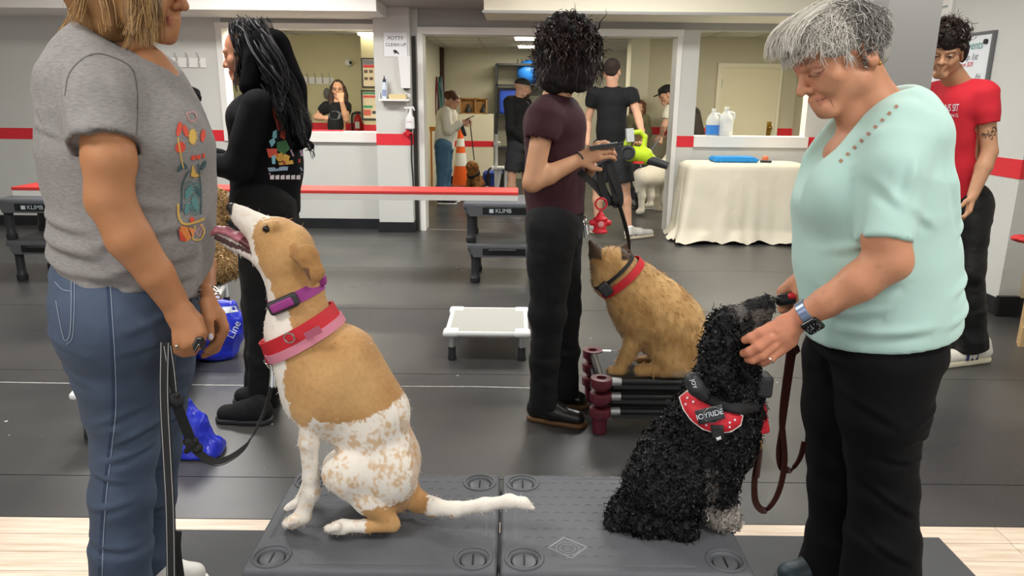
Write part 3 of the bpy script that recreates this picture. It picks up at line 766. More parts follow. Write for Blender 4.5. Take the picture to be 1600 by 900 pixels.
# white cot behind the grey t-shirt woman
m_wb = M('white_board_cot', '#dcdcd8', .5)
qa, qb, qn = Fz(357, 430, .22), Fz(326, 481, .22), Fz(119, 612, .22)
dd = nrm(qa-qb); nn_ = np.array((dd[1], -dd[0], 0)); dg = qa-qn
hl, hw = np.dot(dg, dd)/2, abs(np.dot(dg, nn_))/2; cc = (qa+qn)/2
c_wht2 = cot((cc[0], cc[1], 0), hw, hl, .22, m_wpl, m_wb, m_wpl, m_blk, 'white board topped cot behind the grey t-shirt woman, under the fluffy tan dog', rz=math.atan2(nn_[1], nn_[0]))
text_on('lettering', 'line', Fz(338, 464, .2212), dd, np.array((-dd[1], dd[0], 0)), .05, M('blue_print', '#2f4fb0', .5), c_wht2, shear=.3)
# ---------- stack of three cots with maroon corners
m_mar = M('maroon_plastic', '#5c1f2c', .35, coat=.2); m_cotb = M('black_ballistic_cloth', '#2f3033', .6, bump=(300, .2, .001), var=(4, .1)); m_tube = M('black_tube', '#1a1b1d', .35)
legF = Fz(932, 680, 0)
ztop = .262
cf = Fz(940, 588, ztop); cb = Fz(956, 545, ztop)
dp = cb[1]-cf[1]; wd = .66
labs = ['maroon cornered black cot, bottom of the three stacked', 'maroon cornered black cot, middle of the three stacked', 'maroon cornered black cot, top of the three stacked, fawn dog sitting on it']
def maroon_cot(x0, y0, w, d, z0, zt, label, legs, group):
    e = empty('stacking_cot', (x0+w/2, y0+d/2, z0), label, 'dog cot', group)
    for i in (0, 1):
        MB().tube([(x0+.03, y0+i*d, zt-.024), (x0+w-.03, y0+i*d, zt-.024)], .017, n=12).build('rail', m_tube, e, smooth=True)
        MB().tube([(x0+i*w, y0+.03, zt-.024), (x0+i*w, y0+d-.03, zt-.024)], .017, n=12).build('rail', m_tube, e, smooth=True)
        for j in (0, 1):
            cx, cy_ = x0+i*w, y0+j*d; sx = 1 if i == 0 else -1
            MB().tube([(cx+sx*.045, cy_, zt-.024), (cx+sx*.085, cy_, zt-.024)], .0185, n=12).build('sleeve', m_alu, e, smooth=True)
            MB().lathe([(.026, legs), (.03, legs+.004), (.033, zt-.045), (.046, zt-.043), (.048, zt-.012), (.046, zt-.006), (.03, zt-.004), (.022, zt-.005), (.02, zt-.03), (.001, zt-.03)], (cx, cy_, 0), n=24).build('corner_post', m_mar, e, smooth=True)
    n = 14; V = []; F = []
    for a in range(n):
        for b in range(n):
            u, v = a/(n-1), b/(n-1); V.append((x0+.012+u*(w-.024), y0+.008+v*(d-.016), zt-.01-.012*math.sin(math.pi*u)*math.sin(math.pi*v)))
    for a in range(n-1):
        for b in range(n-1): F.append((a*n+b, a*n+b+1, (a+1)*n+b+1, (a+1)*n+b))
    me = mesh_from('fabric', V, F); o = link('fabric', me, m_cotb, e)
    MB().box((x0+.05, y0-.012, zt-.052), (x0+w-.05, y0+.004, zt-.03)).build('fabric_hem', m_cotb, e)
    return e
zl = [.125, .194, ztop]
for i in range(3): maroon_cot(cf[0], cf[1], wd, dp, 0 if i == 0 else zl[i]-.05, zl[i], labs[i], 0 if i == 0 else zl[i]-.065, 'three stacked maroon cornered cots')
# ---------- blue weighted bags
m_bag = M('blue_vinyl', '#1f2fc0', .3, coat=.3, bump=(9, .5, .02))
def blue_bag(uv, Y, label):
    pts = [P(u, v, Y) for u, v in uv]
    return pts
# folded pointed bag by the shoe
base = Fz(312, 722, 0)
e = empty('weight_bag', base, 'blue vinyl bag slumped on the floor in front of the black slipper', 'bag', 'blue vinyl bags')
s = S(.025); Yb = base[1]+.06
s.ell(P(300, 708, Yb)+(0, .04, 0), (.11, .1, .045)); s.chain([P(292, 705, Yb), P(284, 670, Yb), P(290, 628, Yb)], [.06, .05, .012], sc=.8); s.chain([P(325, 705, Yb), P(305, 660, Yb), P(290, 632, Yb)], [.05, .04, .012])
s.ell(P(335, 704, Yb), (.03, .07, .04)); s.cut((0, 0, .004), (0, 0, -1))
s.build('bag_body', .005, m_bag, e, post=wrinkle(.006, 12, (1, 1, 1), 3, 2, True))
MB().tube(catmull([P(142, 730, Yb), P(140, 724, Yb+.02), P(160, 726, Yb), P(250, 722, Yb)], 5), .008).build('strap', m_bag, e)
base = Fz(345, 566, 0)
e = empty('weight_bag', base, 'blue vinyl bag with white print behind the clasped hands', 'bag', 'blue vinyl bags')
s = S(.03); Yb = base[1]+.1
s.cap(P(300, 535, Yb), .09, P(352, 520, Yb), .1, sc=1.1); s.cap(P(345, 485, Yb), .05, P(366, 500, Yb), .06); s.ell(P(335, 545, Yb), (.13, .12, .07)); s.cap(P(325, 478, Yb), .03, P(362, 478, Yb), .028); s.cut((0, 0, .004), (0, 0, -1))
bag2 = s.build('bag_body', .006, m_bag, e, post=wrinkle(.008, 10, (1, 1, 1), 5, 2, True))
def px_decal(name, polys, target, mat, parent, off=.002, sub=0):
    """flat print laid onto a surface; polygons traced as seen, landed on the real surface"""
    bv = bvh_of(target); V = []; F = []
    for poly in polys:
        idx = []
        pts = []
        for i in range(len(poly)):
            a, b = np.array(poly[i], float), np.array(poly[(i+1) % len(poly)], float)
            for t in range(sub+1): pts.append(a+(b-a)*t/(sub+1))
        ok = True; hits = []
        for (u, v) in pts:
            d = nrm(_dir(u, v)); h = bv.ray_cast(Vector((0, 0, CAM_H)), Vector(d))
            if h[0] is None: ok = False; break
            n = np.array(h[1]); n = n if np.dot(n, d) < 0 else -n
            hits.append(np.array(h[0])+n*off)
        if not ok: continue
        if sub:
            c = np.mean(np.array(pts), 0); d = nrm(_dir(*c)); h = bv.ray_cast(Vector((0, 0, CAM_H)), Vector(d))
            if h[0] is None: continue
            n0 = len(V); V += hits+[np.array(h[0])-d*off*1.3]; m = len(hits)
            F += [(n0+i, n0+(i+1) % m, n0+m) for i in range(m)]
        else:
            n0 = len(V); V += hits; F.append(tuple(range(n0, n0+len(hits))))
    if not V: return None
    return link(name, mesh_from(name, V, F), mat, parent, smooth=False)
def px_print(name, groups, target, parent, off=.0022, sub=0):
    V = []; F = []; mi = []; mats = []
    for c, polys in groups.items():
        o = px_decal(name, polys, target, None, None, off, sub)
        if o is None: continue
        n0 = len(V); V += [tuple(v.co) for v in o.data.vertices]
        for p in o.data.polygons: F.append(tuple(i+n0 for i in p.vertices)); mi.append(len(mats))
        mats.append(M('print_ink_'+c, c, .8)); bpy.data.objects.remove(o)
    me = mesh_from(name, V, F)
    o = link(name, me, mats, parent, smooth=False)
    me.polygons.foreach_set('material_index', np.array(mi, np.int32)); tag(o, kind='stuff'); return o
def px_text(name, txt, c, ex, size, target, mat, parent, shear=0, off=.003, space=1.0, sx=1.0):
    """lettering laid on a surface: ex = pixel direction of the baseline, size in pixels"""
    V, F = text_mesh(txt, 1.0, 0, shear, 'CENTER', space); ex = np.array(ex, float)/np.linalg.norm(ex); ey = np.array((ex[1], -ex[0]))
    bv = bvh_of(target); W = []; bad = set()
    for i, v in enumerate(V):
        q = np.array(c)+ex*v[0]*size*sx+ey*v[1]*size; d = nrm(_dir(*q)); h = bv.ray_cast(Vector((0, 0, CAM_H)), Vector(d))
        if h[0] is None: bad.add(i); W.append(np.zeros(3)); continue
        n = np.array(h[1]); n = n if np.dot(n, d) < 0 else -n; W.append(np.array(h[0])-d*off)
    F = [f for f in F if not any(i in bad for i in f)]
    if not F: return None
    return link(name, mesh_from(name, W, F), mat, parent, smooth=False)
m_wprint = M('white_print', '#dfe5ee', .5)
px_text('lettering', 'Line', (366, 515), (.5, -1), 17, bag2, m_wprint, e)
px_decal('white_panel', [[(347, 480), (368, 478), (372, 487), (349, 490)]], bag2, m_wprint, e, sub=2)
# ---------- cloth covered table
ty = Fz(1150, 382, 0)[1]; tz = .79
tx0, tx1 = P(1080, 300, ty)[0], P(1262, 300, ty)[0]+.02
e = empty('folding_table', ((tx0+tx1)/2, ty+.35, 0), 'folding table hidden under a draped cream cloth', 'table')
MB().box((tx0+.03, ty+.12, tz-.04), (tx1-.03, ty+.53, tz-.012), bev=.006).build('table_top', m_wpl, e)
for i in (0, 1):
    for j in (0, 1):
        x, y = (tx0+.1, tx1-.1)[i], (ty+.2, ty+.46)[j]; MB().tube([(x, y, tz-.03), (x, y, 0)], .014).build('leg', m_alu, e, smooth=True)
def cloth():
    n = 260; V = []; F = []; rows = 26; cx, cy_ = (tx0+tx1)/2, ty+.32; hx_, hy_ = (tx1-tx0)/2, .24
    per = []
    for i in range(n):
        a = 2*math.pi*i/n; ca, sa = math.cos(a), math.sin(a); p_ = 8
        r = 1/((abs(ca)**p_+abs(sa)**p_)**(1/p_)); per.append((ca*r, sa*r))
    for (a, b) in per: V.append((cx+a*hx_*.96, cy_+b*hy_*.94, tz))
    for k in range(1, rows+1):
        t = k/rows
        for i, (a, b) in enumerate(per):
            th = 2*math.pi*i/n
            fold = (math.sin(th*13+1.3)*.5+math.sin(th*29+.4)*.25+math.sin(th*7+2)*.6)
            corner = max(0, abs(a*b))**4
            left = (1 if a < 0 else .2)*(0 if b > .3 else 1)
            out = .03+t*(.05+.02*fold)+corner*t*.1*left
            z = tz-.004-t*(tz-.03) + (.02*math.sin(th*17)*t if t > .9 else 0)
            if t > .86: out += (t-.86)*(.35+.25*math.sin(th*11+1)); z = max(z, .006+.012*(1+math.sin(th*37)))
            V.append((cx+a*(hx_+out), cy_+b*(hy_+(out if b < 0 else min(out, .05))), max(z, .004)))
    for k in range(rows):
        for i in range(n): F.append((k*n+i, (k+1)*n+i, (k+1)*n+(i+1) % n, k*n+(i+1) % n))
    F.append(tuple(range(n)))
    return mesh_from('table_cloth', V, F)
co = link('table_cloth', cloth(), M('cream_cloth', '#e6dfcb', .85, bump=(9, .5, .015), var=(2.5, .05))); tag(co, 'cream cloth draped to the floor over the table by the back window', 'cloth')
p = P(1150, 249, ty+.35)
s = S(.01); z = tz+.022
xa, xb_ = P(1112, 248, ty+.35)[0], P(1181, 248, ty+.35)[0]
z += .002; s.box(((xa+xb_)/2, ty+.36, z), ((xb_-xa)/2, .12, .02), rnd=.018); s.box(((xa+xb_)/2-.01, ty+.35, z+.02), ((xb_-xa)/2-.02, .1, .012), rnd=.01)
tag(s.build('folded_towel', .007, M('blue_towel', '#2f8fd6', .95, bump=(80, .6, .004)), post=wrinkle(.003, 40)), 'folded bright blue towel on the cloth covered table', 'towel')
pb = P(1196, 244, ty+.36); tag(MB().sphere((pb[0], ty+.36, tz+.033), .034, 20, 14).build('ball', M('orange_pink_ball', '#e07a55', .6), smooth=True), 'small orange ball beside the blue towel', 'ball')
s = S(.01); s.cap((pb[0]-.06, ty+.3, tz+.012), .012, (pb[0]+.03, ty+.28, tz+.012), .013); tag(s.build('small_object', .004, m_blk), 'small dark object lying in front of the orange ball', 'object')
# ---------- jugs on the right sill
def jug(u, v, label, blue):
    p = P(u, v, YW+.1); p[2] = 1.03; e = empty('jug', p, label, 'jug', 'gallon jugs on the window ledge')
    h = .27 if blue else .29; rr = .07 if blue else .078
    prof = [(rr*.9, 0), (rr, .02), (rr, h*.55), (rr*.8, h*.72), (rr*.35, h*.88), (rr*.28, h*.92), (rr*.28, h)]
    MB().lathe(prof, p, n=20).build('bottle', M('cloudy_plastic', '#e4e8e6', .35, alpha=.9), e, smooth=True)
    MB().lathe([(rr*.33, h-.01), (rr*.33, h+.012)], p, n=14).build('jug_cap', m_white, e)
    if blue: MB().lathe([(rr*1.01, .012), (rr*1.01, h*.42)], p, n=20).build('blue_liquid', M('blue_liquid', '#3f86d8', .2), e, smooth=True)
    else: MB().box(p+(-.045, -rr-.004, .05), p+(.045, -rr+.01, .14)).build('paper_label', m_white, e)
    MB().tube(catmull([p+(rr*.3, 0, h*.85), p+(rr*1.05, 0, h*.8), p+(rr*1.05, 0, h*.6), p+(rr*.8, 0, h*.5)], 4), .012).build('jug_handle', M('cloudy_plastic'), e, smooth=True)
jug(1112, 216, 'clear gallon jug with blue liquid on the right window ledge', True)
jug(1132, 216, 'clear gallon jug with white label, right of the blue one', False)
# ---------- pillar things
yp = 7.775
def pin(u, v, y=yp): return P(u, v, y)
p = pin(618, 70); e = empty('paper_sign', p, 'white paper sign reading POTTY CLEAN UP taped to the pillar', 'sign')
MB().box(p+(-.115, -.004, -.115), p+(.115, 0, .115)).build('sheet', M('paper_white', '#e9ebee', .7), e)
m_ink = M('black_ink', '#1d1d20', .7)
text_on('lettering', 'POTTY', p+(0, -.005, .06), (1, 0, 0), (0, 0, 1), .05, m_ink, e, shear=.2); text_on('lettering', 'CLEAN UP', p+(0, -.005, .0), (1, 0, 0), (0, 0, 1), .045, m_ink, e, shear=.2)
mb = MB(); q = p+(0, -.005, -.065)
mb.add([q+(-.03, 0, .012), q+(.0, 0, .018), q+(.03, 0, -.012), q+(.035, 0, -.03), q+(.02, 0, -.02), q+(.0, 0, -.012), q+(-.012, 0, -.028), q+(-.016, 0, -.004)], [(0, 1, 2, 3, 4, 5, 6, 7)]); mb.build('hand_drawing', m_ink, e)
p = pin(634, 113); e = empty('paper_towel_holder', p, 'white paper holder box fixed to the pillar', 'dispenser')
mb = MB(); mb.prism([p+(-.065, -.06, .155), p+(.055, -.06, .155), p+(.05, -.06, -.155), p+(-.04, -.06, -.155)], (0, .06, 0)); mb.build('case', m_wpl, e); MB().box(p+(-.02, -.045, -.175), p+(.03, -.01, -.153)).build('outlet', m_blk, e)
p = pin(624, 156); e = empty('wall_shelf', p, 'small white shelf fixed to the pillar', 'shelf')
MB().box(p+(-.19, -.14, -.012), p+(.12, 0, .008), bev=.004).build('board', m_white, e)
for s_ in (-.16, .08): MB().tube(catmull([p+(s_, -.005, -.06), p+(s_, -.03, -.03), p+(s_, -.12, -.014)], 4), .006).build('bracket', m_wpl, e)
MB().box(p+(-.2, -.03, .01), p+(-.19, 0, .07)).build('side_tab', m_wpl, e)
zsh = p[2]+.008
q = np.array((pin(603, 150)[0], yp-.07, zsh)); e = empty('squeeze_bottle', q, 'pale squeeze bottle with dark nozzle on the pillar shelf', 'bottle')
MB().lathe([(.028, 0), (.03, .01), (.03, .13), (.018, .155), (.016, .165)], q).build('bottle_body', M('pale_blue_plastic', '#ccd6e2', .4), e, smooth=True); MB().lathe([(.017, .163), (.017, .185), (.007, .2), (.004, .225)], q).build('nozzle', M('navy_plastic', '#1c2440', .4), e, smooth=True)
MB().box(q+(-.02, -.032, .03), q+(.02, -.028, .09)).build('label_patch', M('pale_print', '#8f9cc0', .6), e)
q = np.array((pin(626, 150)[0], yp-.07, zsh)); tag(MB().box(q+(-.105, -.04, 0), q+(.07, .04, .048), bev=.006).build('sponge_block', M('cream_sponge', '#dcc99a', .9, bump=(120, .5, .003))), 'cream sponge block lying on the pillar shelf', 'sponge')
q = pin(641, 190, yp-.05); e = empty('spray_bottle', q, 'white trigger spray bottle hanging off the pillar shelf', 'spray bottle')
s = S(.012); s.frus(q+(-.005, 0, -.075), .05, q+(-.002, 0, .05), .045, rnd=.015, sc=.7); s.cap(q+(0, 0, .06), .03, q+(.005, 0, .095), .014); s.build('bottle_body', .005, m_wpl, e)
s = S(.006); s.cap(q+(-.05, 0, .135), .012, q+(.03, 0, .14), .012); s.cap(q+(.03, 0, .14), .01, q+(.045, 0, .115), .007); s.cap(q+(.005, 0, .1), .016, q+(.005, 0, .135), .013); s.cap(q+(-.025, 0, .13), .007, q+(-.035, 0, .095), .005); s.build('trigger_head', .004, m_wpl, e)
tag(text_on('label_print', 'spray', q+(-.005, -.037, .0), (1, 0, 0), (0, 0, 1), .02, m_red, e))
h0 = pin(641, 197, yp-.02); pth = [pin(642, 197, yp-.02), pin(643, 215, yp-.02), pin(643, 250, yp-.02), pin(645, 275, yp-.02), pin(646, 297, yp-.02)]
e = empty('hanging_leash', pth[-1], 'black leash with red bag pouch hanging on the pillar', 'leash')
MB().tube(catmull(pth, 5), [.008]*21, n=6).build('leash_strap', M('black_nylon', '#17171a', .7), e)
MB().tube([pth[0]+(-.02, 0, 0), pth[0]+(-.02, 0, .03), pth[0]+(.02, 0, .035), pth[0]+(.02, 0, 0), pth[0]+(-.02, 0, 0)], .005, n=6).build('clip', m_alu, e)
q = pin(637, 208, yp-.03); s = S(.008); s.cap(q+(0, 0, .025), .02, q+(0, 0, -.02), .022)
for a in range(4): s.cap(q, .01, q+(.036*math.cos(a*1.57), 0, .036*math.sin(a*1.57)), .012)
s.build('pouch', .004, M('red_rubber', '#c81f2e', .4), e)
# coat hook rails
def hooks(u0, u1, v, y, n, label, dark):
    a, b = P(u0, v, y), P(u1, v, y); e = empty('hook_rail', (a+b)/2, label, 'hook rail', 'white hook rails')
    MB().box(a+(0, -.015, -.045), b+(0, 0, .045), bev=.004).build('board', m_white, e)
    for i in range(n):
        t = (i+.5)/n; q = a+(b-a)*t; MB().tube(catmull([q+(0, -.015, .0), q+(0, -.03, -.03), q+(.0, -.06, -.02), q+(0, -.05, .02)], 3)+[q+(0, -.045, .03)], .005, n=6).build('hook', m_alu, e, smooth=True); MB().tube([q+(0, -.015, .02), q+(-.005, -.05, .08), q+(-.012, -.06, .1)], .005, n=6).build('hook', m_alu, e, smooth=True)
hooks(253, 322, 98, YW-.0, 4, 'white rail of metal hooks on the grey wall behind the blonde woman', 0)
hooks(466, 522, 126, 10.645, 5, 'white rail of metal hooks in the left back room', 0)
# posters, camera, extinguisher in the left back room
for i, (v0, v1, lb) in enumerate([(91, 137, 'upper framed poster with red band in the left back room'), (141, 187, 'lower framed poster with green blocks in the left back room')]):
    a, b = P(566, v1, 10.09), P(612, v0, 10.09); e = empty('framed_poster', ((a[0]+b[0])/2, 10.09, a[2]), lb, 'poster', 'framed posters')
    W, H_ = b[0]-a[0], b[2]-a[2]
    fr = MB(); t = .018
    fr.box((a[0], 10.07, a[2]), (b[0], 10.1, a[2]+t)).box((a[0], 10.07, b[2]-t), (b[0], 10.1, b[2])).box((a[0], 10.07, a[2]+t), (a[0]+t, 10.1, b[2]-t)).box((b[0]-t, 10.07, a[2]+t), (b[0], 10.1, b[2]-t)); fr.build('frame', m_blk, e)
    MB().box((a[0]+t, 10.085, a[2]+t), (b[0]-t, 10.1, b[2]-t)).build('sheet', M('poster_cream', '#efdfc0', .6), e)
    blocks = [(.06, .78, .5, .93, '#8d8f9a'), (.06, .68, .8, .77, '#e0404a')] + [(.08+.17*k, .5, .2+.17*k, .6, '#6d5a55') for k in range(4)] + [(.08+.17*k, .26, .2+.17*k, .36, '#6d5a55') for k in range(4)] if i == 0 else [(.06, .85, .7, .93, '#5fa07c'), (.06, .74, .62, .82, '#e6645a'), (.06, .4, .36, .48, '#4fa878'), (.06, .14, .3, .34, '#e07060'), (.34, .2, .5, .3, '#4a4a50'), (.48, .5, .66, .64, '#5a4a48')]
    for (x0, y0, x1, y1, c) in blocks: MB().box((a[0]+x0*W, 10.083, a[2]+y0*H_), (a[0]+x1*W, 10.086, a[2]+y1*H_)).build('printed_block', M('print_'+c, c, .6), e)
p = P(545, 98, 10.6); e = empty('security_camera', p, 'small white round camera high in the left back room', 'camera')
MB().sphere(p, .05, 16, 10).build('housing', m_white, e, smooth=True); MB().sphere(p+(.03, -.035, 0), .022).build('lens', m_blk, e, smooth=True)
p = P(511, 146, 10.6); s = S(.01); s.ell(p, (.05, .035, .075)); tag(s.build('wall_pad', .008, M('grey_pad', '#6f6d66', .7)), 'grey oval pad on the wall behind the woman with glasses', 'pad')
p = P(474, 135, 10.63); e = empty('notice', p, 'small pinkish notice under the back room hook rail', 'notice'); MB().box(p+(-.05, -.01, -.06), p+(.05, 0, .06)).build('sheet', M('notice_pink', '#d9b3a0', .7), e); MB().box(p+(-.035, -.012, .02), p+(.035, -.009, .04)).build('printed_band', m_red, e)
p = P(560, 206, 10.59); p[2] = 1.02; e = empty('fire_extinguisher', p, 'red fire extinguisher in the left back room', 'extinguisher')
MB().lathe([(.05, -.2), (.055, -.18), (.055, .06), (.04, .1), (.018, .12), (.018, .14)], p).build('cylinder', M('red_enamel', '#c4202c', .3), e, smooth=True); MB().box(p+(-.03, -.02, .14), p+(.04, .02, .17)).build('valve', m_blk, e); MB().tube(catmull([p+(-.02, 0, .15), p+(-.08, 0, .12), p+(-.085, 0, -.1)], 5), .012).build('hose', m_blk, e); MB().box(p+(-.03, -.057, -.06), p+(.03, -.05, .03)).build('label_patch', m_white, e)
p = P(513, 212, 8.1); tag(MB().box((p[0]-.17, 8.02, 1.035), (p[0]+.17, 8.14, 1.047), bev=.003).build('red_folder', M('red_folder_card', '#c3203a', .5)), 'flat red folder lying on the left window ledge', 'folder')
# ================================================================== people: shared builders
def skinm(name, c): return M('skin_'+name, c, .5, vcol=True, bump=(260, .12, .001), var=(14, .05), spec=.35)
def head(s, c, f, u, H, k=.05, ears=True, neck=None, lid=False, earb=-.05, big=1.0):
    """adds a head to s. c centre, f facing, u up, H chin-to-crown"""
    c = np.array(c, float); f = nrm(f); u = nrm(np.array(u)-f*np.dot(u, f)); r = np.cross(f, u)
    def p(x, y, z): return c+(r*x+f*y+u*z)*H
    A = (r, f, u); kk = k*H
    s.ell(p(0, -.055, .16), np.array((.315, .4, .33))*H, A, k=kk)
    s.ell(p(0, .09, -.06), np.array((.275, .27, .34))*H, A, k=kk)
    s.cap(p(-.19, .0, -.22), .1*H, p(-.06, .25, -.36), .085*H, k=kk); s.cap(p(.19, .0, -.22), .1*H, p(.06, .25, -.36), .085*H, k=kk)
    s.cap(p(-.05, .285, -.375), .085*H, p(.05, .285, -.375), .085*H, k=kk)
    for q in (-1, 1):
        s.cap(p(q*.2, .19, -.06), .1*H, p(q*.14, .26, -.13), .08*H, k=kk)
        s.cap(p(q*.04, .345, .115), .05*H, p(q*.19, .275, .12), .055*H, k=.04*H)
    s.cap(p(0, .33, -.23), .085*H, p(0, .33, -.3), .08*H, k=kk)
    for q in (-1, 1): s.ell(p(q*.135, .375, .045), np.array((.075, .06, .048))*H, A, k=.03*H, sub=True)
    for q in (-1, 1):
        s.ell(p(q*.135, .285, .045), np.array((.07, .07, .055))*H, A, k=.012*H, tg=3)
        if lid: s.cap(p(q*.075, .345, .028), .011*H, p(q*.2, .305, .03), .011*H, k=.01*H, tg=4)
    s.cap(p(0, .345, .1), .03*H, p(0, .425, -.06), .044*H, k=.03*H); s.cap(p(0, .43, -.065), .05*H, p(0, .45, -.085), .046*H, k=.02*H)
    for q in (-1, 1): s.cap(p(q*.052, .385, -.105), .036*H, p(q*.045, .405, -.09), .03*H, k=.02*H); s.cap(p(q*.03, .425, -.135), .014*H, k=.012*H, sub=True)
    s.cap(p(-.09, .355, -.22), .016*H, p(0, .39, -.208), .024*H, k=.025*H, tg=2); s.cap(p(.09, .355, -.22), .016*H, p(0, .39, -.208), .024*H, k=.025*H, tg=2)
    s.cap(p(-.075, .35, -.26), .02*H, p(.0, .378, -.262), .028*H, k=.025*H, tg=2); s.cap(p(.075, .35, -.26), .02*H, p(.0, .378, -.262), .028*H, k=.025*H, tg=2)
    s.cap(p(-.11, .375, -.24), .008*H, p(0, .445, -.236), .008*H, k=.014*H, sub=True); s.cap(p(.11, .375, -.24), .008*H, p(0, .445, -.236), .008*H, k=.014*H, sub=True)
    if ears:
        for q in (-1, 1):
            ez = nrm(u*.95-f*.25); ey = nrm(np.cross(ez, r)); ex = nrm(r*q*.9-f*.35)
            s.ell(p(q*.315, earb, .0), np.array((.04, .09, .155))*H, (ex, np.cross(ez, ex), ez), k=.03*H)
            s.ell(p(q*.35, earb+.015, .02), np.array((.03, .05, .095))*H, (ex, np.cross(ez, ex), ez), k=.02*H, sub=True)
            s.cap(p(q*.325, earb+.0, -.12), .035*H, k=.03*H)
    return dict(c=c, f=f, u=u, r=r, H=H, p=p)
def hand(s, w, d, n, side, L=.18, curl=(.35, .5, .4), spread=.0, thumb=.5, k=.008, fr=.0088, lens=(1, 1, 1, 1)):
    """w wrist, d towards fingers, n out of the back of the hand, side +1/-1 where the thumb is (cross(d,n) * side)"""
    w = np.array(w, float); d = nrm(d); n = nrm(np.array(n)-d*np.dot(n, d)); t = np.cross(d, n)*side
    for i, o in enumerate((.30, .1, -.1, -.28)):
        s.cap(w+d*.02*L+t*o*.05, .014, w+d*.48*L+t*o*.125*L/.18*1.0*.9, .0125, k=.014)
    tips = []
    for i, (o, l) in enumerate(zip((.30, .1, -.1, -.29), (.41, .46, .43, .34))):
        p0 = w+d*.5*L+t*o*.115*L/.18; a = 0; dd = nrm(d+t*o*spread); l = l*L*lens[i]
        pts = [p0]; up = n
        for j, fr_ in enumerate((.45, .31, .24)):
            a += curl[j]; v = dd*math.cos(a)-up*math.sin(a); pts.append(pts[-1]+v*l*fr_)
        s.chain(pts, [fr*1.1, fr, fr*.93, fr*.8], k=.004); tips.append(pts[-1])
    tb = w+d*.12*L+t*.026-n*.006; td = nrm(d*.65+t*.75*(1-thumb)+t*.15-n*(.2+.5*thumb)); m = tb+td*.2*L; e2 = m+nrm(td+d*.5-t*.3*thumb)*.17*L
    s.cap(tb, .015, m, .0115, k=.014); s.cap(m, .0112, m+(e2-m), .0085, k=.005); tips.append(e2)
    return tips
SK = {}
def skin_color(base, lips=None, lid=None):
    b = np.array(lin(base)); l = np.array(lin(lips)) if lips else b; e = np.array(lin(lid)) if lid else b
    def f(V, T):
        C = np.repeat(b[None], len(V), 0); C[T == 2] = l; C[T == 3] = e; C[T == 4] = l*.5
        nz = vnoise(V*38, 5)[:, None]; C = C*(1+.07*nz*np.array([.6, 1.0, 1.1]))
        return np.clip(C, 0, 1)
    return f
def bez(a, b, c, n): t = np.linspace(0, 1, n)[:, None]; return (1-t)**2*a+2*t*(1-t)*b+t*t*c
def cbez(a, b, c, d, n): t = np.linspace(0, 1, n)[:, None]; return (1-t)**3*a+3*t*(1-t)**2*b+3*t*t*(1-t)*c+t**3*d
def wavy(p, amp, cycles, grow=True):
    n = len(p); t = np.linspace(0, 1, n); ph = RNG.uniform(0, 6.28); ph2 = RNG.uniform(0, 6.28)
    a = RNG.normal(size=3); tg = np.gradient(p, axis=0); tg /= np.maximum(np.linalg.norm(tg, axis=1, keepdims=True), 1e-9)
    x = np.cross(tg, a); x /= np.maximum(np.linalg.norm(x, axis=1, keepdims=True), 1e-9); y = np.cross(tg, x); g = (t if grow else np.minimum(1, t*4))*amp
    return p+x*(g*np.sin(t*cycles*6.28+ph))[:, None]+y*(g*np.cos(t*cycles*6.28+ph2))[:, None]
def shades(n, cols):
    L = [np.array(lin(c)) for c in cols]; out = []
    for i in range(n):
        a, b = L[RNG.integers(len(L))], L[RNG.integers(len(L))]; out.append(a+(b-a)*RNG.uniform())
    return out
def scalp_paths(hd, n, L, ngrow=10, crown=(0, -.25, .42), lift=.05, region=None, down=.35, wav=(0, 0), curl=False, r0=(.33, .42, .345), cen=(0, -.055, .16), part=None):
    """strands that start on the scalp, run away from the crown and hug the skull"""
    out = []; H = hd['H']; cr = np.array(crown); cen = np.array(cen); r0 = np.array(r0)
    tries = 0
    while len(out) < n and tries < n*30:
        tries += 1
        v = RNG.normal(size=3); v /= np.linalg.norm(v); q = cen+v*r0
        if region is not None and not region(q): continue
        pts = [q]; d = q-cr; ln = L(q) if callable(L) else L; ln *= RNG.uniform(.75, 1.15); st = ln/(ngrow-1)
        d = d/max(1e-6, np.linalg.norm(d)); jit = RNG.normal(size=3)*.18
        for i in range(ngrow-1):
            t = i/(ngrow-1); a = d+jit+np.array((0, 0, -down*t))
            nn = (pts[-1]-cen)/r0**2; nn /= np.linalg.norm(nn); a = a-nn*np.dot(a, nn)*(1 if t < .8 else .4); a /= np.linalg.norm(a); d = a
            nx = pts[-1]+a*st
            e = np.linalg.norm((nx-cen)/r0); tgt = 1+lift*(.3+min(1, t*2))*RNG.uniform(.6, 1.4)
            if e < tgt: nx = cen+(nx-cen)*tgt/e
            pts.append(nx)
        w = np.array([hd['p'](*x) for x in pts])
        if wav[0]: w = wavy(w, wav[0], wav[1])
        out.append(w)
    return out
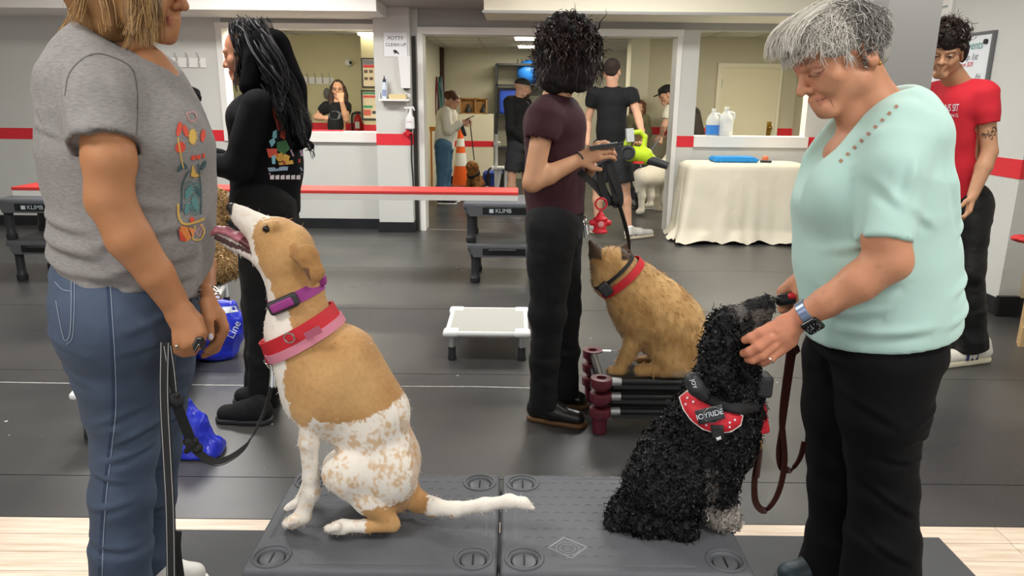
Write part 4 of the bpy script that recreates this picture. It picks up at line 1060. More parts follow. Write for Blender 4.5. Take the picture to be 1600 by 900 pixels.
def shoe(parent, heel, toe, w, mat, sole, h=.1, name='shoe', ankle=None, lace=None, stripes=None, solec=None, soleh=.022):
    heel = np.array(heel, float); toe = np.array(toe, float); f = nrm((toe-heel)*(1, 1, 0)); L = np.linalg.norm((toe-heel)[:2]); r = np.cross(f, (0, 0, 1)); Z = np.array((0, 0, 1.)); z0 = heel*(1, 1, 0)+Z*heel[2]
    s = S(.03)
    s.cap(z0+f*.045+Z*(soleh+.03), .036, z0+f*(L*.45)+Z*(soleh+.03), .04, sc=w/.08, ax=r); s.cap(z0+f*(L*.45)+Z*(soleh+.025), .038, z0+f*(L-.045)+Z*(soleh+.016), .034, sc=w/.075, ax=r)
    s.cap(z0+f*.05+Z*(soleh+.03), .038, z0+f*.06+Z*(h), .04); s.cap(z0+f*.07+Z*(h-.01), .036, z0+f*(L*.55)+Z*(soleh+.035), .03)
    s.cut(z0+Z*soleh, (0, 0, -1)); o = s.build(name, .0065, mat, parent)
    q = S(.01)
    q.cap(z0+f*.045+Z*(soleh*.5), .04, z0+f*(L*.5)+Z*(soleh*.5), .041, sc=w/.08, ax=r); q.cap(z0+f*(L*.5)+Z*(soleh*.5), .042, z0+f*(L-.045)+Z*(soleh*.5), .043, sc=w/.085, ax=r)
    q.cut(z0+Z*(soleh+.002), (0, 0, 1)); q.cut(z0+Z*.0008, (0, 0, -1)); q.build('sole', .0065, sole, o)
    if lace:
        for i in range(4):
            t = .34+i*.07; b = z0+f*(L*t)+Z*(h*.98-(t-.25)*L*.55*h/.1+.0)
            MB().tube(catmull([b+r*.03-Z*.012, b+Z*.008, b-r*.03-Z*.012], 4), .004, n=6).build('lace', lace, o)
    if stripes:
        for i in range(3):
            for sd in (-1, 1):
                b = z0+f*(L*(.4+.085*i))+r*sd*(w*.5+.004)*.98
                MB().obox(b+Z*(soleh+.032), f*.75-Z*-.0+f*0, r, Z, .007, .004, .026).build('stripe', stripes, o)
    return o
def line_px(pts, w):
    out = []; pts = catmull([(*p_, 0) for p_ in pts], 5)
    for p0, p1 in zip(pts[:-1], pts[1:]):
        t = nrm(p1-p0); nn = np.array((-t[1], t[0], 0))*w/2; out.append([tuple((p0+nn)[:2]), tuple((p1+nn)[:2]), tuple((p1-nn)[:2]), tuple((p0-nn)[:2])])
    return out
# ================================================================== woman with grey t-shirt (left foreground)
def woman_grey():
    Y0 = 1.78
    def a(u, v, dy=0.0): return P(u, v, Y0+dy)
    px = lambda n, dy=0.0: n*(Y0+dy)/1155.0*1.0
    root = empty('person', (*a(200, 900)[:2], 0), 'woman with shoulder-length blonde hair, grey floral t-shirt and blue jeans', 'person')
    mS = skinm('tan', '#a9714f')
    b = S(.02)
    f = np.array((math.cos(.16), -.06, -math.sin(.16))); up = np.array((math.sin(.16), 0, math.cos(.16)))
    hd = head(b, a(216, -18), f, up, px(155), lid=False)
    b.chain([a(192, 15), a(176, 90)], [px(42), px(48)], k=.03)
    b.cap(a(180, 130), px(60), a(195, 300), px(75), sc=1.3); b.cap(a(195, 300), px(75), a(200, 440), px(80), sc=1.3)
    b.ell(a(195, 128), (px(46), .14, px(36)))
    b.cap(a(232, 100), px(26), a(250, 130), px(30), sc=1.6)
    # near arm
    b.chain([a(160, 135, -.16), a(171, 250, -.215), a(171, 308, -.22), a(202, 372, -.21), a(243, 428, -.19), a(268, 466, -.17)], [px(42, -.2), px(38, -.2), px(34, -.2), px(34.5, -.2), px(28, -.2), px(24, -.17)], k=.012)
    b.ell(a(163, 322, -.215), (px(22), .03, px(16)), k=.02)
    # near hand: loose fist over the leash loop
    hY = -.17; hp = lambda u, v, d=0: a(u, v, hY+d); q = px(1, hY)
    b.cap(hp(268, 468), 22*q, hp(284, 498), 27*q, sc=.62, ax=(.3, 1, 0), k=.012); b.cap(hp(282, 490, -.003), 24*q, hp(300, 512, 0), 19*q, sc=.62, k=.012)
    for (pp, r) in [([(307, 500, -.004), (315, 520, -.012), (314, 538, .004), (303, 540, .02)], 8.6), ([(299, 512, -.012), (304, 534, -.02), (300, 549, -.004), (292, 545, .014)], 8.8), ([(287, 518, -.014), (290, 539, -.022), (288, 552, -.006), (281, 546, .012)], 8.4), ([(275, 520, -.01), (277, 538, -.017), (277, 548, -.004), (272, 543, .01)], 7.4)]:
        b.chain([hp(*t) for t in pp], [r*q*1.12, r*q, r*q*.95, r*q*.85], k=.005)
    b.chain([hp(290, 480, .02), hp(308, 500, .022), hp(318, 522, .02)], [12*q, 10*q, 8*q], k=.006)
    # far arm and hand
    b.chain([a(215, 140, .2), a(245, 290, .24), a(262, 330, .22), a(318, 415, .08), a(322, 452, .0)], [px(38), px(33), px(31), px(20), px(15)], k=.012)
    g = lambda u, v, d=0: a(u, v, -.03+d); q2 = px(1, -.03)
    b.cap(g(323, 455), 14*q2, g(332, 492), 17*q2, sc=.6, ax=(.5, 1, 0), k=.012); b.cap(g(330, 478, .006), 13*q2, g(342, 500, .008), 12*q2, k=.01)
    b.chain([g(320, 472, -.02), g(325, 500, -.034), g(329, 527, -.035)], [9.5*q2, 8.4*q2, 7*q2], k=.007)
    for pp, r in [([(343, 488, -.006), (351, 511, -.012), (341, 536, -.014), (322, 549, -.012)], 7.6), ([(345, 492, .012), (351, 516, .012), (338, 545, .008), (318, 556, .006)], 7.8), ([(340, 492, .028), (346, 520, .03), (332, 548, .026)], 7.4), ([(334, 492, .04), (340, 520, .042), (328, 545, .04)], 6.6)]:
        b.chain([g(*t) for t in pp], [r*q2*1.1, r*q2, r*q2*.92, r*q2*.8][:len(pp)], k=.005)
    # legs inside the jeans
    b.chain([a(195, 470, -.07), a(197, 690, -.08), a(190, 965, -.085)], [px(60), px(30), px(22)]); b.chain([a(222, 470, .1), a(232, 690, .11), a(230, 945, .11)], [px(58), px(28), px(21)])
    h0 = hd['c']
    b.build('body', .0085, mS, root, fine=[(h0-.16, h0+np.array((.2, .16, .14)), .0032), (a(245, 575, -.3), a(362, 440, .2), .0032)], color=skin_color('#b07a55', '#ad6a55', '#b07a55'))
    m_nail = M('white_nail', '#e6e2ee', .25)
    MB().sphere(g(329.5, 526, -.046), (.0055, .003, .009)).build('nail', m_nail, root, smooth=True)
    # t-shirt
    s = S(.03); mT = M('heather_grey_jersey', '#8a8685', .9, bump=(420, .35, .0015), var=(75, .16), stretch=(1, 1, 4))
    sl = [(118, 182, 76, 1.45), (165, 190, 100, 1.25), (230, 201, 116, 1.13), (300, 211, 112, 1.12), (370, 213, 111, 1.15), (470, 212, 110, 1.2)]
    for (v0, c0, r0, s0), (v1, c1, r1, s1) in zip(sl[:-1], sl[1:]): s.cap(a(c0, v0), px(r0), a(c1, v1), px(r1), sc=(s0+s1)/2)
    s.ell(a(172, 128), (px(78), .195, px(50)), k=.05)
    s.ell(a(262, 225, -.07), (px(52), .1, px(58)), k=.05)
    s.frus(a(155, 118, -.14), px(52, -.2), a(164, 228, -.215), px(54, -.21), rnd=.008, k=.025); s.cap(a(150, 112, -.12), px(42, -.15), a(160, 150, -.17), px(48, -.2), k=.03)
    s.frus(a(164, 222, -.21), px(47, -.21), a(164.5, 236, -.219), px(50, -.21), rnd=.003, sub=True, k=.003)
    s.frus(a(215, 118, .15), px(46, .2), a(232, 232, .215), px(48, .2), rnd=.008, k=.03)
    pa, pb_ = a(98, 388), a(322, 462); dv = pb_-pa; s.cut((pa+pb_)/2, (dv[2], 0, -dv[0]), k=.006)
    # neckline
    s.ell(a(168, 88), (px(58), .12, px(48)), k=.05); na, nb = a(105, 14), a(262, 104); dv = nb-na; s.cut((na+nb)/2, (-dv[2], 0, dv[0]), k=.008)
    fl_ = [(a(u0, v0), a(u1, v1), px(w_), h_) for (u0, v0, u1, v1, w_, h_) in [(118, 322, 205, 338, 7, .007), (112, 352, 225, 372, 8, .008), (108, 376, 190, 402, 7, .007), (190, 396, 300, 420, 7, .006), (215, 250, 275, 275, 7, .006), (220, 360, 318, 338, 8, .007), (230, 400, 320, 385, 8, .007), (215, 190, 262, 215, 7, .005), (120, 190, 175, 205, 5, .004), (110, 140, 150, 190, 6, .004), (185, 120, 208, 190, 6, .004), (240, 430, 315, 418, 6, .006), (225, 290, 300, 310, 8, .005), (250, 130, 275, 165, 6, .004), (105, 250, 130, 310, 7, .005)]]
    shirt = s.build('t_shirt', .0062, mT, root, fine=[(a(100, 250, -.35), a(228, 200, -.06), .0032)], post=folds(fl_, wrinkle(.003, 9, (1.2, 1, .7), 1, 3)))
    px_print('sleeve_seam', {'#6f6d6d': [q_ for ln_ in ([(101, 150), (107, 118), (124, 96), (150, 84), (180, 91), (205, 106), (214, 135), (215, 180), (213, 212)],) for q_ in line_px(ln_, 1.6)]}, shirt, shirt, off=.0012)
    # collar rib
    # flower print
    cols = {'r': '#d2503c', 'o': '#e08a4a', 'y': '#d9b25a', 't': '#5d8c8d', 'd': '#3f5a62', 'p': '#c98f8a'}
    def petal(cx, cy, rx, ry, ang, n=10):
        return [(cx+rx*math.cos(t)*math.cos(ang)-ry*math.sin(t)*math.sin(ang), cy+rx*math.cos(t)*math.sin(ang)+ry*math.sin(t)*math.cos(ang)) for t in np.linspace(0, 2*math.pi, n, endpoint=False)]
    def line(pts, w):
        out = []
        pts = [np.array(p_, float) for p_ in catmull([(*p_, 0) for p_ in pts], 5)]
        for p0, p1 in zip(pts[:-1], pts[1:]):
            t = nrm(p1-p0); nn = np.array((-t[1], t[0], 0))*w/2; out.append([tuple((p0+nn)[:2]), tuple((p1+nn)[:2]), tuple((p1-nn)[:2]), tuple((p0-nn)[:2])])
        return out
    D = {k: [] for k in cols}
    D['r'] += [petal(279, 202, 4, 12, .2), petal(289, 205, 4, 10, -.3), petal(281, 230, 8, 9, .3), petal(316, 212, 4, 10, .1), petal(301, 246, 4, 4, 0), petal(309, 245, 4, 4, 0), petal(317, 243, 2, 4, 0), petal(299, 343, 4, 4, 0)]
    D['o'] += [[(281, 352), (292, 354), (298, 372), (290, 378), (280, 372)], [(293, 354), (303, 358), (301, 372)]]
    D['r'] += [[(278, 356), (283, 362), (292, 377), (281, 376)]]
    D['y'] += [petal(300, 214, 6, 12, 0), [(300, 256), (305, 270), (314, 274), (303, 277), (297, 274)], *line([(277, 215), (283, 250), (286, 262)], 2), *line([(277, 318), (279, 340), (288, 350), (310, 345), (318, 341)], 3.2), *line([(304, 352), (300, 372), (312, 374), (318, 360), (312, 350)], 2.4)]
    for t in range(10):
        an = t*.63; D['y'].append([(300+5*math.cos(an), 214+9*math.sin(an)), (300+9*math.cos(an+.12), 214+16*math.sin(an+.12)), (300+5*math.cos(an+.3), 214+9*math.sin(an+.3))])
    D['d'] += [petal(281, 262, 3, 7, .6), petal(287, 258, 3, 7, -.7), *line([(283, 330), (284, 290), (292, 270), (296, 266)], 2.2), *line([(313, 335), (313, 300), (309, 255)], 1.8), petal(317, 258, 3, 8, .4), petal(309, 300, 3, 10, -.4)]
    for i in range(13):
        yy = 284+i*4.1; D['t'] += line([(288, yy+2), (295, yy-2+3*math.sin(i)), (303, yy+2), (311, yy-1)], 1.5)
    D['t'] += [petal(294, 300, 5, 12, .4), petal(304, 318, 5, 12, -.3), petal(291, 326, 4, 9, .2)]
    D['p'] += [*line([(290, 178), (297, 190), (306, 186), (302, 176), (290, 178)], 1.6), *line([(303, 362), (310, 356), (316, 350), (310, 368), (305, 362)], 1.6)]
    px_print('shirt_print', {cols[k_]: pl for k_, pl in D.items()}, shirt, shirt)
    # seam of the sleeve
    # jeans
    j = S(.03); mJ = M('blue_denim', '#414d61', .85, bump=(500, .4, .0015), var=(4.5, .22), stretch=(1, 1, .5))
    j.frus(a(203, 397, -.0), px(99), a(193, 452, -.02), px(104), sc=1.0, rnd=.01)
    near = [(475, 189, 101), (490, 188, 98), (510, 187, 90), (580, 192, 74), (640, 195, 60), (700, 196, 51), (770, 190, 50), (850, 190, 49)]
    for (v0, c0, r0), (v1, c1, r1) in zip(near[:-1], near[1:]): j.cap(a(c0, v0, -.07), px(r0, -.07), a(c1, v1, -.085), px(r1, -.08))
    j.frus(a(190, 850, -.085), px(49, -.08), a(190, 955, -.085), px(52, -.08), rnd=.005)
    far = [(475, 222, 94), (490, 225, 88), (520, 232, 74), (580, 237, 62), (640, 236, 52), (700, 235, 45), (770, 231, 43), (850, 230, 42)]
    for (v0, c0, r0), (v1, c1, r1) in zip(far[:-1], far[1:]): j.cap(a(c0, v0, .1), px(r0, .1), a(c1, v1, .11), px(r1, .1))
    j.frus(a(230, 850, .11), px(42, .1), a(230, 935, .11), px(46, .1), rnd=.005)
    jf = [(a(u0, v0, -.1), a(u1, v1, -.1), px(w_), h_) for (u0, v0, u1, v1, w_, h_) in [(200, 676, 250, 656, 6, .006), (185, 704, 248, 690, 6, .006), (150, 722, 210, 738, 6, .005), (165, 645, 240, 622, 6, .004), (230, 500, 290, 480, 7, .005), (225, 530, 285, 520, 6, .004), (110, 560, 170, 580, 7, .005), (150, 780, 215, 770, 6, .005), (150, 830, 225, 845, 6, .005), (100, 500, 150, 520, 7, .004)]]
    jeans = j.build('jeans', .0075, mJ, root, post=folds(jf, wrinkle(.003, 11, (1, 1, 1.4), 4, 3)))
    m_st = M('seam_stitch', '#8a93a5', .8)
    sm = line([(172, 440), (176, 500), (180, 570), (181, 640), (175, 700), (167, 770), (162, 840), (160, 899)], 1.4)
    px_decal('side_seam', sm, jeans, m_st, jeans, off=.0015)
    px_decal('side_seam', line([(168, 440), (172, 500), (176, 570), (177, 640), (171, 700), (163, 770), (158, 840), (156, 899)], 5), jeans, M('seam_band_dark', '#2f3d55', .9), jeans, off=.0006)  # darker band along the side seam
    px_decal('pocket_stitch', line([(86, 440), (98, 452), (112, 455)], 1.2)+line([(112, 440), (112, 470), (110, 520), (103, 532), (98, 520), (88, 470)], 1.2)+line([(117, 440), (117, 470), (114, 525), (104, 538)], 1.0), jeans, m_st, jeans, off=.0015)
    # shoes (just below the picture)
    m_sh = M('white_sneaker', '#d8d6d0', .6)
    p0 = a(185, 960, -.085); shoe(root, (p0[0]-.06, p0[1], 0.008), (p0[0]+.2, p0[1], 0.008), .09, m_sh, m_white)
    p0 = a(225, 940, .11); shoe(root, (p0[0]-.06, p0[1], 0.008), (p0[0]+.2, p0[1], 0.008), .09, m_sh, m_white)
    # jewellery
    w0 = a(321, 428, .05); ax = nrm(a(322, 452, .0)-a(318, 415, .08))
    MB().lathe([(.0225, -.006), (.0245, -.005), (.0245, .005), (.0225, .006)], w0, axis=ax, n=24).build('watch_band', M('gold_metal', '#b88d4e', .3, metal=.9), root, smooth=True)
    w1 = a(325, 462, -.02); br = S(.002)
    cx = nrm(np.cross(ax, (0, 1, 0))); cyy = np.cross(ax, cx)
    for i in range(11):
        t = i/11*6.283; c_ = w1+(cx*math.cos(t)+cyy*math.sin(t)*.9)*.0255; tgd = -cx*math.sin(t)+cyy*math.cos(t); nn = ax if i % 2 else nrm(cx*math.cos(t)+cyy*math.sin(t))
        MBX.append((c_, nn)) if False else None
        MB().torus(c_, nn, .0075, .002, 12, 6).build('bracelet_link', M('silver', '#d4d4d2', .2, metal=1), root, smooth=True)
    MB().torus(hp(277, 538, -.017), nrm(hp(277, 548)-hp(277, 530)), 8.2*q, .0016, 16, 6).build('ring', M('gold_metal'), root, smooth=True); MB().sphere(hp(276, 541, -.03), .0042).build('ring_stone', M('silver'), root, smooth=True)
    # hair
    mH = M('blonde_strands', '#a5793f', .42, vcol=True, spec=.6)
    hb = S(.02); p_ = hd['p']; H = hd['H']
    hb.ell(p_(0, -.09, .15), np.array((.32, .4, .34))*H, (hd['r'], hd['f'], hd['u']))
    hb.chain([a(150, -10, -.02), a(150, 40, -.03)], [px(42), px(26)], sc=1.3); hb.chain([a(205, -20, -.075), a(212, 30, -.095), a(216, 60, -.11)], [px(24), px(18), px(6)])
    hb.chain([a(180, 0, -.05), a(175, 40, -.065)], [px(40), px(22)]); hb.chain([a(180, 0, .08), a(178, 45, .08)], [px(40), px(22)])
    hb.build('hair', .006, M('blonde_base', '#7a5630', .7), root, post=wrinkle(.006, 30, (1, 1, .3), 8, 2))
    G1 = []
    for i in range(40):
        q0 = p_(-.05+RNG.normal()*.05, .12-.3*RNG.uniform(), .5); G1.append(cbez(q0, a(RNG.uniform(205, 252), -85, RNG.uniform(-.12, -.08)), a(RNG.uniform(210, 248), RNG.uniform(-25, 25), RNG.uniform(-.14, -.09)), a(RNG.uniform(188, 252), RNG.uniform(62, 106), RNG.uniform(-.16, -.07)), 11))
    for i in range(60):
        q0 = p_(RNG.normal()*.06, -.15-.3*RNG.uniform(), .45); G1.append(cbez(q0, a(RNG.uniform(120, 200), -90, RNG.uniform(-.13, .08)), a(RNG.uniform(108, 190), RNG.uniform(-30, 20), RNG.uniform(-.15, .08)), a(RNG.uniform(96, 200), RNG.uniform(45, 80), RNG.uniform(-.15, .1)), 11))
    for i in range(10): G1.append(cbez(p_(.0, .1, .5), a(240, -80, .1), a(248, 0, .1), a(RNG.uniform(240, 262), RNG.uniform(60, 100), .08), 11))
    paths = locks(G1, 30, .010, .012, 1.3, .5)
    for i in range(20): paths.append(wavy(cbez(a(110, 20, -.05), a(95, 50, -.06), a(85, 70, -.06), a(RNG.uniform(78, 100), RNG.uniform(70, 90), -.06), 10), .012, 1))
    strands('hair_strands', paths, .0012, mH, root, colors=shades(len(paths), ['#6f4c28', '#94693a', '#b98e50', '#d6b27a', '#5e4022']))
    return root, shirt
woman_grey()
# ================================================================== older woman in the mint blouse (right foreground)
def woman_mint():
    Y0 = 1.84
    def a(u, v, dy=0.0): return P(u, v, Y0+dy)
    px = lambda n, dy=0.0: n*(Y0+dy)/1155.0
    root = empty('person', (*a(1370, 900)[:2], 0.008), 'older woman with short grey hair, mint blouse and black trousers', 'person')
    mS = skinm('fair_old', '#c58a6c')
    pt = math.radians(30); f = np.array((-math.cos(pt), -.14, -math.sin(pt))); up = np.array((-math.sin(pt), 0, math.cos(pt)))
    b = S(.02); H = px(150)
    hd = head(b, a(1307, 97), f, up, H, lid=True, earb=-.17); p_ = hd['p']
    b.chain([a(1342, 122), a(1370, 180), a(1376, 230)], [px(36), px(38), px(58)], k=.035)
    b.chain([a(1326, 165, -.02), a(1345, 205, -.02)], [px(12), px(15)], k=.025)
    b.cap(a(1326, 168), px(17), a(1342, 225), px(30), k=.03)  # soft underside of the chin
    b.cap(a(1372, 230), px(55), a(1368, 330), px(78), sc=1.3); b.cap(a(1368, 330), px(78), a(1368, 500), px(85), sc=1.25)
    b.ell(a(1338, 245), (px(44), .12, px(36)), k=.03)
    # near arm
    b.chain([a(1393, 250, -.15), a(1384, 370, -.215), a(1388, 406, -.22), a(1342, 441, -.21), a(1292, 472, -.19), a(1258, 492, -.17)], [px(32, -.2), px(35, -.2), px(35, -.2), px(31, -.2), px(24, -.2), px(20.5, -.17)], k=.012)
    b.ell(a(1400, 414, -.215), (px(18), .028, px(16)), k=.02)
    # near hand cupping the dog's cheek
    g = lambda u, v, d=0: a(u, v, -.165+d); q = px(1, -.165)
    b.cap(g(1252, 496), 19*q, g(1222, 520), 23*q, sc=.65, ax=(.2, 1, 0), k=.012); b.cap(g(1226, 510), 20*q, g(1204, 530), 16*q, sc=.62, k=.012); b.cap(g(1232, 530), 17*q, g(1212, 548), 14*q, sc=.6, k=.012)
    for pp, r in [([(1210, 512, .0), (1188, 520, -.004), (1173, 528, .0), (1164, 531, .008)], 8.6), ([(1202, 528, -.01), (1185, 542, -.016), (1171, 550, -.008), (1162, 552, .006)], 8.8), ([(1207, 540, -.008), (1190, 555, -.014), (1176, 562, -.006), (1168, 563, .008)], 8.4), ([(1216, 547, -.002), (1204, 560, -.008), (1194, 566, 0), (1187, 567, .012)], 7.6)]:
        b.chain([g(*t) for t in pp], [r*q*1.12, r*q, r*q*.95, r*q*.8], k=.005)
    b.chain([g(1232, 505, .03), g(1205, 512, .045), g(1185, 520, .05)], [11*q, 9.5*q, 7.5*q], k=.008)
    for (u0, v0, u1, v1) in [(1235, 512, 1208, 532), (1232, 520, 1212, 542), (1240, 503, 1214, 517)]: b.cap(g(u0, v0, -.012), 2.2*q, g(u1, v1, -.016), 2.0*q, k=.006)
    # far arm and hand holding the clicker
    b.chain([a(1350, 230, .18), a(1320, 340, .22), a(1300, 400, .2), a(1262, 430, .1)], [px(36), px(31), px(26), px(19)], k=.012)
    e = lambda u, v, d=0: a(u, v, .07+d); q2 = px(1, .07)
    b.cap(e(1258, 432), 17*q2, e(1240, 448), 16*q2, sc=.7, k=.01)
    b.chain([e(1250, 436, -.02), e(1247, 458, -.03), e(1249, 472, -.03)], [10*q2, 8.5*q2, 7*q2], k=.006)
    for pp, r in [([(1238, 440, .0), (1222, 455, .0), (1220, 473, -.006)], 7.6), ([(1240, 446, .016), (1221, 464, .018), (1222, 484, .01)], 7.8), ([(1243, 452, .03), (1226, 470, .034), (1228, 490, .026)], 7.4), ([(1247, 458, .042), (1232, 476, .046), (1236, 490, .036)], 6.6)]:
        b.chain([e(*t) for t in pp], [r*q2*1.1, r*q2, r*q2*.85], k=.005)
    b.chain([a(1385, 520, -.1), a(1376, 710, -.1), a(1375, 930, -.1)], [px(62), px(32), px(26)]); b.chain([a(1335, 520, .1), a(1312, 700, .1), a(1300, 915, .1)], [px(60), px(30), px(24)])
    h0 = hd['c']
    def colr(V, T):
        C = skin_color('#c48a6b', '#bb7a66', '#b9866f')(V, T)
        hand_m = (V[:, 0] < g(1245, 500)[0]); C[hand_m] = C[hand_m]*np.array([1.05, .93, .95])
        sp = vnoise(V*150, 9); arm = (np.abs(V[:, 2]-a(1320, 455)[2]) < .15) & (V[:, 1] < Y0-.12) & (V[:, 0] > g(1250, 490)[0])
        blot = np.exp(-((V[:, 0]-g(1296, 478)[0])**2+(V[:, 2]-g(1296, 478)[2])**2)/(.018**2))*arm
        C = C*(1-.16*(sp > .6)[:, None]*arm[:, None]*np.array([.7, .9, 1.0]))*(1-.4*blot[:, None])
        return C
    bodyo = b.build('body', .0085, mS, root, fine=[(h0-np.array((.15, .13, .17)), h0+np.array((.19, .13, .14)), .003), (a(1150, 590, -.3), a(1268, 420, .3), .0032)], color=colr)
    # face lines and brows
    px_print('face_lines', {'#8a5a48': [[(1271, 113.5), (1279, 115.5), (1286, 112), (1289, 107), (1285, 110), (1279, 113)], [(1276, 157), (1284, 155), (1292, 151), (1292, 152.5), (1284, 156.5), (1276, 158.4)]], '#a87a66': [[(1256, 100), (1266, 97), (1278, 98), (1278, 99.5), (1266, 99), (1256, 102)], [(1293, 150), (1300, 158), (1304, 168), (1302.5, 168), (1298, 159)], [(1262, 120), (1270, 124), (1280, 123), (1280, 124), (1270, 125)]]}, bodyo, bodyo, off=.0012)
    # blouse
    s = S(.03); mB = M('mint_jersey', '#b2d3cb', .85, bump=(500, .25, .001), var=(3, .03), sheen=.2)
    sl = [(215, 1382, 68, 1.45), (262, 1368, 97, 1.25), (320, 1362, 111, 1.12), (400, 1365, 114, 1.12), (470, 1369, 114, 1.15), (560, 1372, 113, 1.2)]
    for (v0, c0, r0, s0), (v1, c1, r1, s1) in zip(sl[:-1], sl[1:]): s.cap(a(c0, v0), px(r0), a(c1, v1), px(r1), sc=(s0+s1)/2)
    s.ell(a(1392, 205), (px(62), .19, px(50)), k=.05); s.ell(a(1400, 178), (px(42), .11, px(42)), k=.05)
    s.ell(a(1300, 300, -.06), (px(50), .1, px(52)), k=.05)
    s.frus(a(1400, 218, -.14), px(47, -.2), a(1381, 379, -.22), px(43.5, -.2), rnd=.008, k=.025); s.cap(a(1402, 205, -.12), px(42, -.2), a(1394, 260, -.18), px(45, -.2), k=.03)
    s.frus(a(1360, 218, .15), px(44, .2), a(1335, 375, .22), px(41, .2), rnd=.008, k=.03)
    s.cap(a(1334, 270, -.2), px(8), a(1337, 372, -.21), px(8), sub=True, k=.02)
    fl_ = [(a(u0, v0), a(u1, v1), px(w_), h_) for (u0, v0, u1, v1, w_, h_) in [(1425, 235, 1445, 330, 7, .006), (1270, 430, 1345, 405, 8, .007), (1425, 430, 1482, 412, 8, .007), (1270, 375, 1330, 345, 8, .007), (1415, 472, 1480, 455, 8, .007), (1285, 490, 1385, 472, 8, .006), (1345, 300, 1390, 330, 7, .005), (1350, 240, 1335, 290, 7, .006), (1300, 260, 1330, 300, 7, .005), (1270, 470, 1320, 450, 7, .006), (1440, 350, 1475, 335, 8, .006)]]
    for (u0, v0, u1, v1) in [(1275, 524, 1395, 505), (1395, 505, 1484, 490)]:
        pa, pb = a(u0, v0), a(u1, v1); dv = pb-pa; s.cut((pa+pb)/2, (dv[2], 0, -dv[0]), k=.006)
    na, nb = a(1412, 136), a(1294, 250); dv = nrm(na-nb); nn = np.array((-dv[2], 0, dv[0])); s.box((na+nb)/2+nn*.2, (.3, .07, .2), axes=(dv, (0, 1, 0), nn), rnd=.03, sub=True, k=.012)
    blouse = s.build('blouse', .0062, mB, root, fine=[(a(1325, 392, -.35), a(1432, 355, -.06), .003)], post=folds(fl_, wrinkle(.0026, 9, (1.2, 1, .7), 21, 3)))
    # openwork trim along the neckline
    cut_ = []
    for i in range(9):
        t = i/8.5; u, v = 1398-92*t, 158+90*t+6; dx, dy = -.70, .70; cut_.append([(u+dx*3.2+1, v+dy*3.2+1), (u+dx*3.2+5, v+dy*3.2+4.5), (u-dx*2.2+5, v-dy*2.2+4.5), (u-dx*2.2+1, v-dy*2.2+1)])
    px_print('neckline_openwork', {'#a77f6a': cut_}, blouse, blouse, off=.0015)
    px_print('sleeve_stitch', {'#8fc0b2': [[(1342, 371), (1362, 372), (1362, 373.4), (1342, 372.4)], [(1362, 372), (1400, 371), (1400, 372.4), (1362, 373.4)], [(1400, 371), (1420, 369), (1420, 370.4), (1400, 372.4)]]}, blouse, blouse, off=.0015)
    # trousers
    j = S(.03); mT = M('black_stretch_twill', '#08080b', .85, bump=(400, .2, .001), spec=.25)
    j.frus(a(1372, 486), px(100), a(1366, 545), px(103), sc=1.15, rnd=.01)
    near = [(560, 1384, 86), (640, 1379, 70), (705, 1377, 56), (760, 1380, 54), (830, 1380, 58)]
    for (v0, c0, r0), (v1, c1, r1) in zip(near[:-1], near[1:]): j.cap(a(c0, v0, -.08), px(r0, -.08), a(c1, v1, -.095), px(r1, -.09))
    j.frus(a(1380, 830, -.095), px(58, -.09), a(1372, 945, -.1), px(70, -.09), rnd=.006)
    far = [(560, 1336, 84), (640, 1322, 68), (705, 1314, 54), (760, 1316, 52), (830, 1314, 54)]
    for (v0, c0, r0), (v1, c1, r1) in zip(far[:-1], far[1:]): j.cap(a(c0, v0, .1), px(r0, .1), a(c1, v1, .1), px(r1, .1))
    j.frus(a(1314, 830, .1), px(54, .1), a(1301, 925, .1), px(72, .1), rnd=.006)
    jf = [(a(u0, v0, -.1), a(u1, v1, -.1), px(w_), h_) for (u0, v0, u1, v1, w_, h_) in [(1335, 735, 1420, 790, 6, .006), (1360, 690, 1430, 705, 6, .006), (1400, 640, 1450, 622, 6, .005), (1390, 665, 1445, 668, 6, .005), (1300, 600, 1380, 640, 7, .004), (1345, 820, 1400, 850, 7, .005)]]
    j.build('trousers', .0075, mT, root, post=folds(jf, wrinkle(.003, 10, (1, 1, 1.2), 33, 3)))
    m_sh = M('dark_shoe_blue', '#27363d', .5)
    p0 = a(1375, 935, -.1); shoe(root, (p0[0]+.06, p0[1], .008), (p0[0]-.19, p0[1], .008), .088, m_sh, m_blk)
    p0 = a(1300, 915, .1); shoe(root, (p0[0]+.06, p0[1], .008), (p0[0]-.185, p0[1]-.02, .008), .088, m_sh, m_blk)
    # watch
    wc = a(1262, 491, -.17); ax = nrm(a(1258, 492, -.17)-a(1292, 472, -.19)); 
    MB().lathe([(.033, -.012), (.0355, -.01), (.0355, .01), (.033, .012)], wc, axis=ax, n=28).build('watch_strap', M('steel_mesh_strap', '#7c8aa6', .3, metal=.8), root, smooth=True)
    nrmv = nrm(np.array((.25, -1, -.35))-ax*np.dot((.25, -1, -.35), ax)); fc = wc+nrmv*.037
    w = S(.003); w.box(fc, (.021, .0225, .0065), axes=(ax, np.cross(ax, nrmv), nrmv), rnd=.006); wo = w.build('watch_case', .0016, M('black_glass_watch', '#0c0d10', .12), root)
    md = MB(); mm = M('dial_marks', '#c9ccd2', .5); ex_, ey_ = ax, np.cross(ax, nrmv)
    for i in range(12):
        t = i*math.pi/6; md.obox(fc+nrmv*.0066+(ex_*math.cos(t)+ey_*math.sin(t))*.0145, ex_*math.cos(t)+ey_*math.sin(t), -ex_*math.sin(t)+ey_*math.cos(t), nrmv, .0018, .0005, .0003)
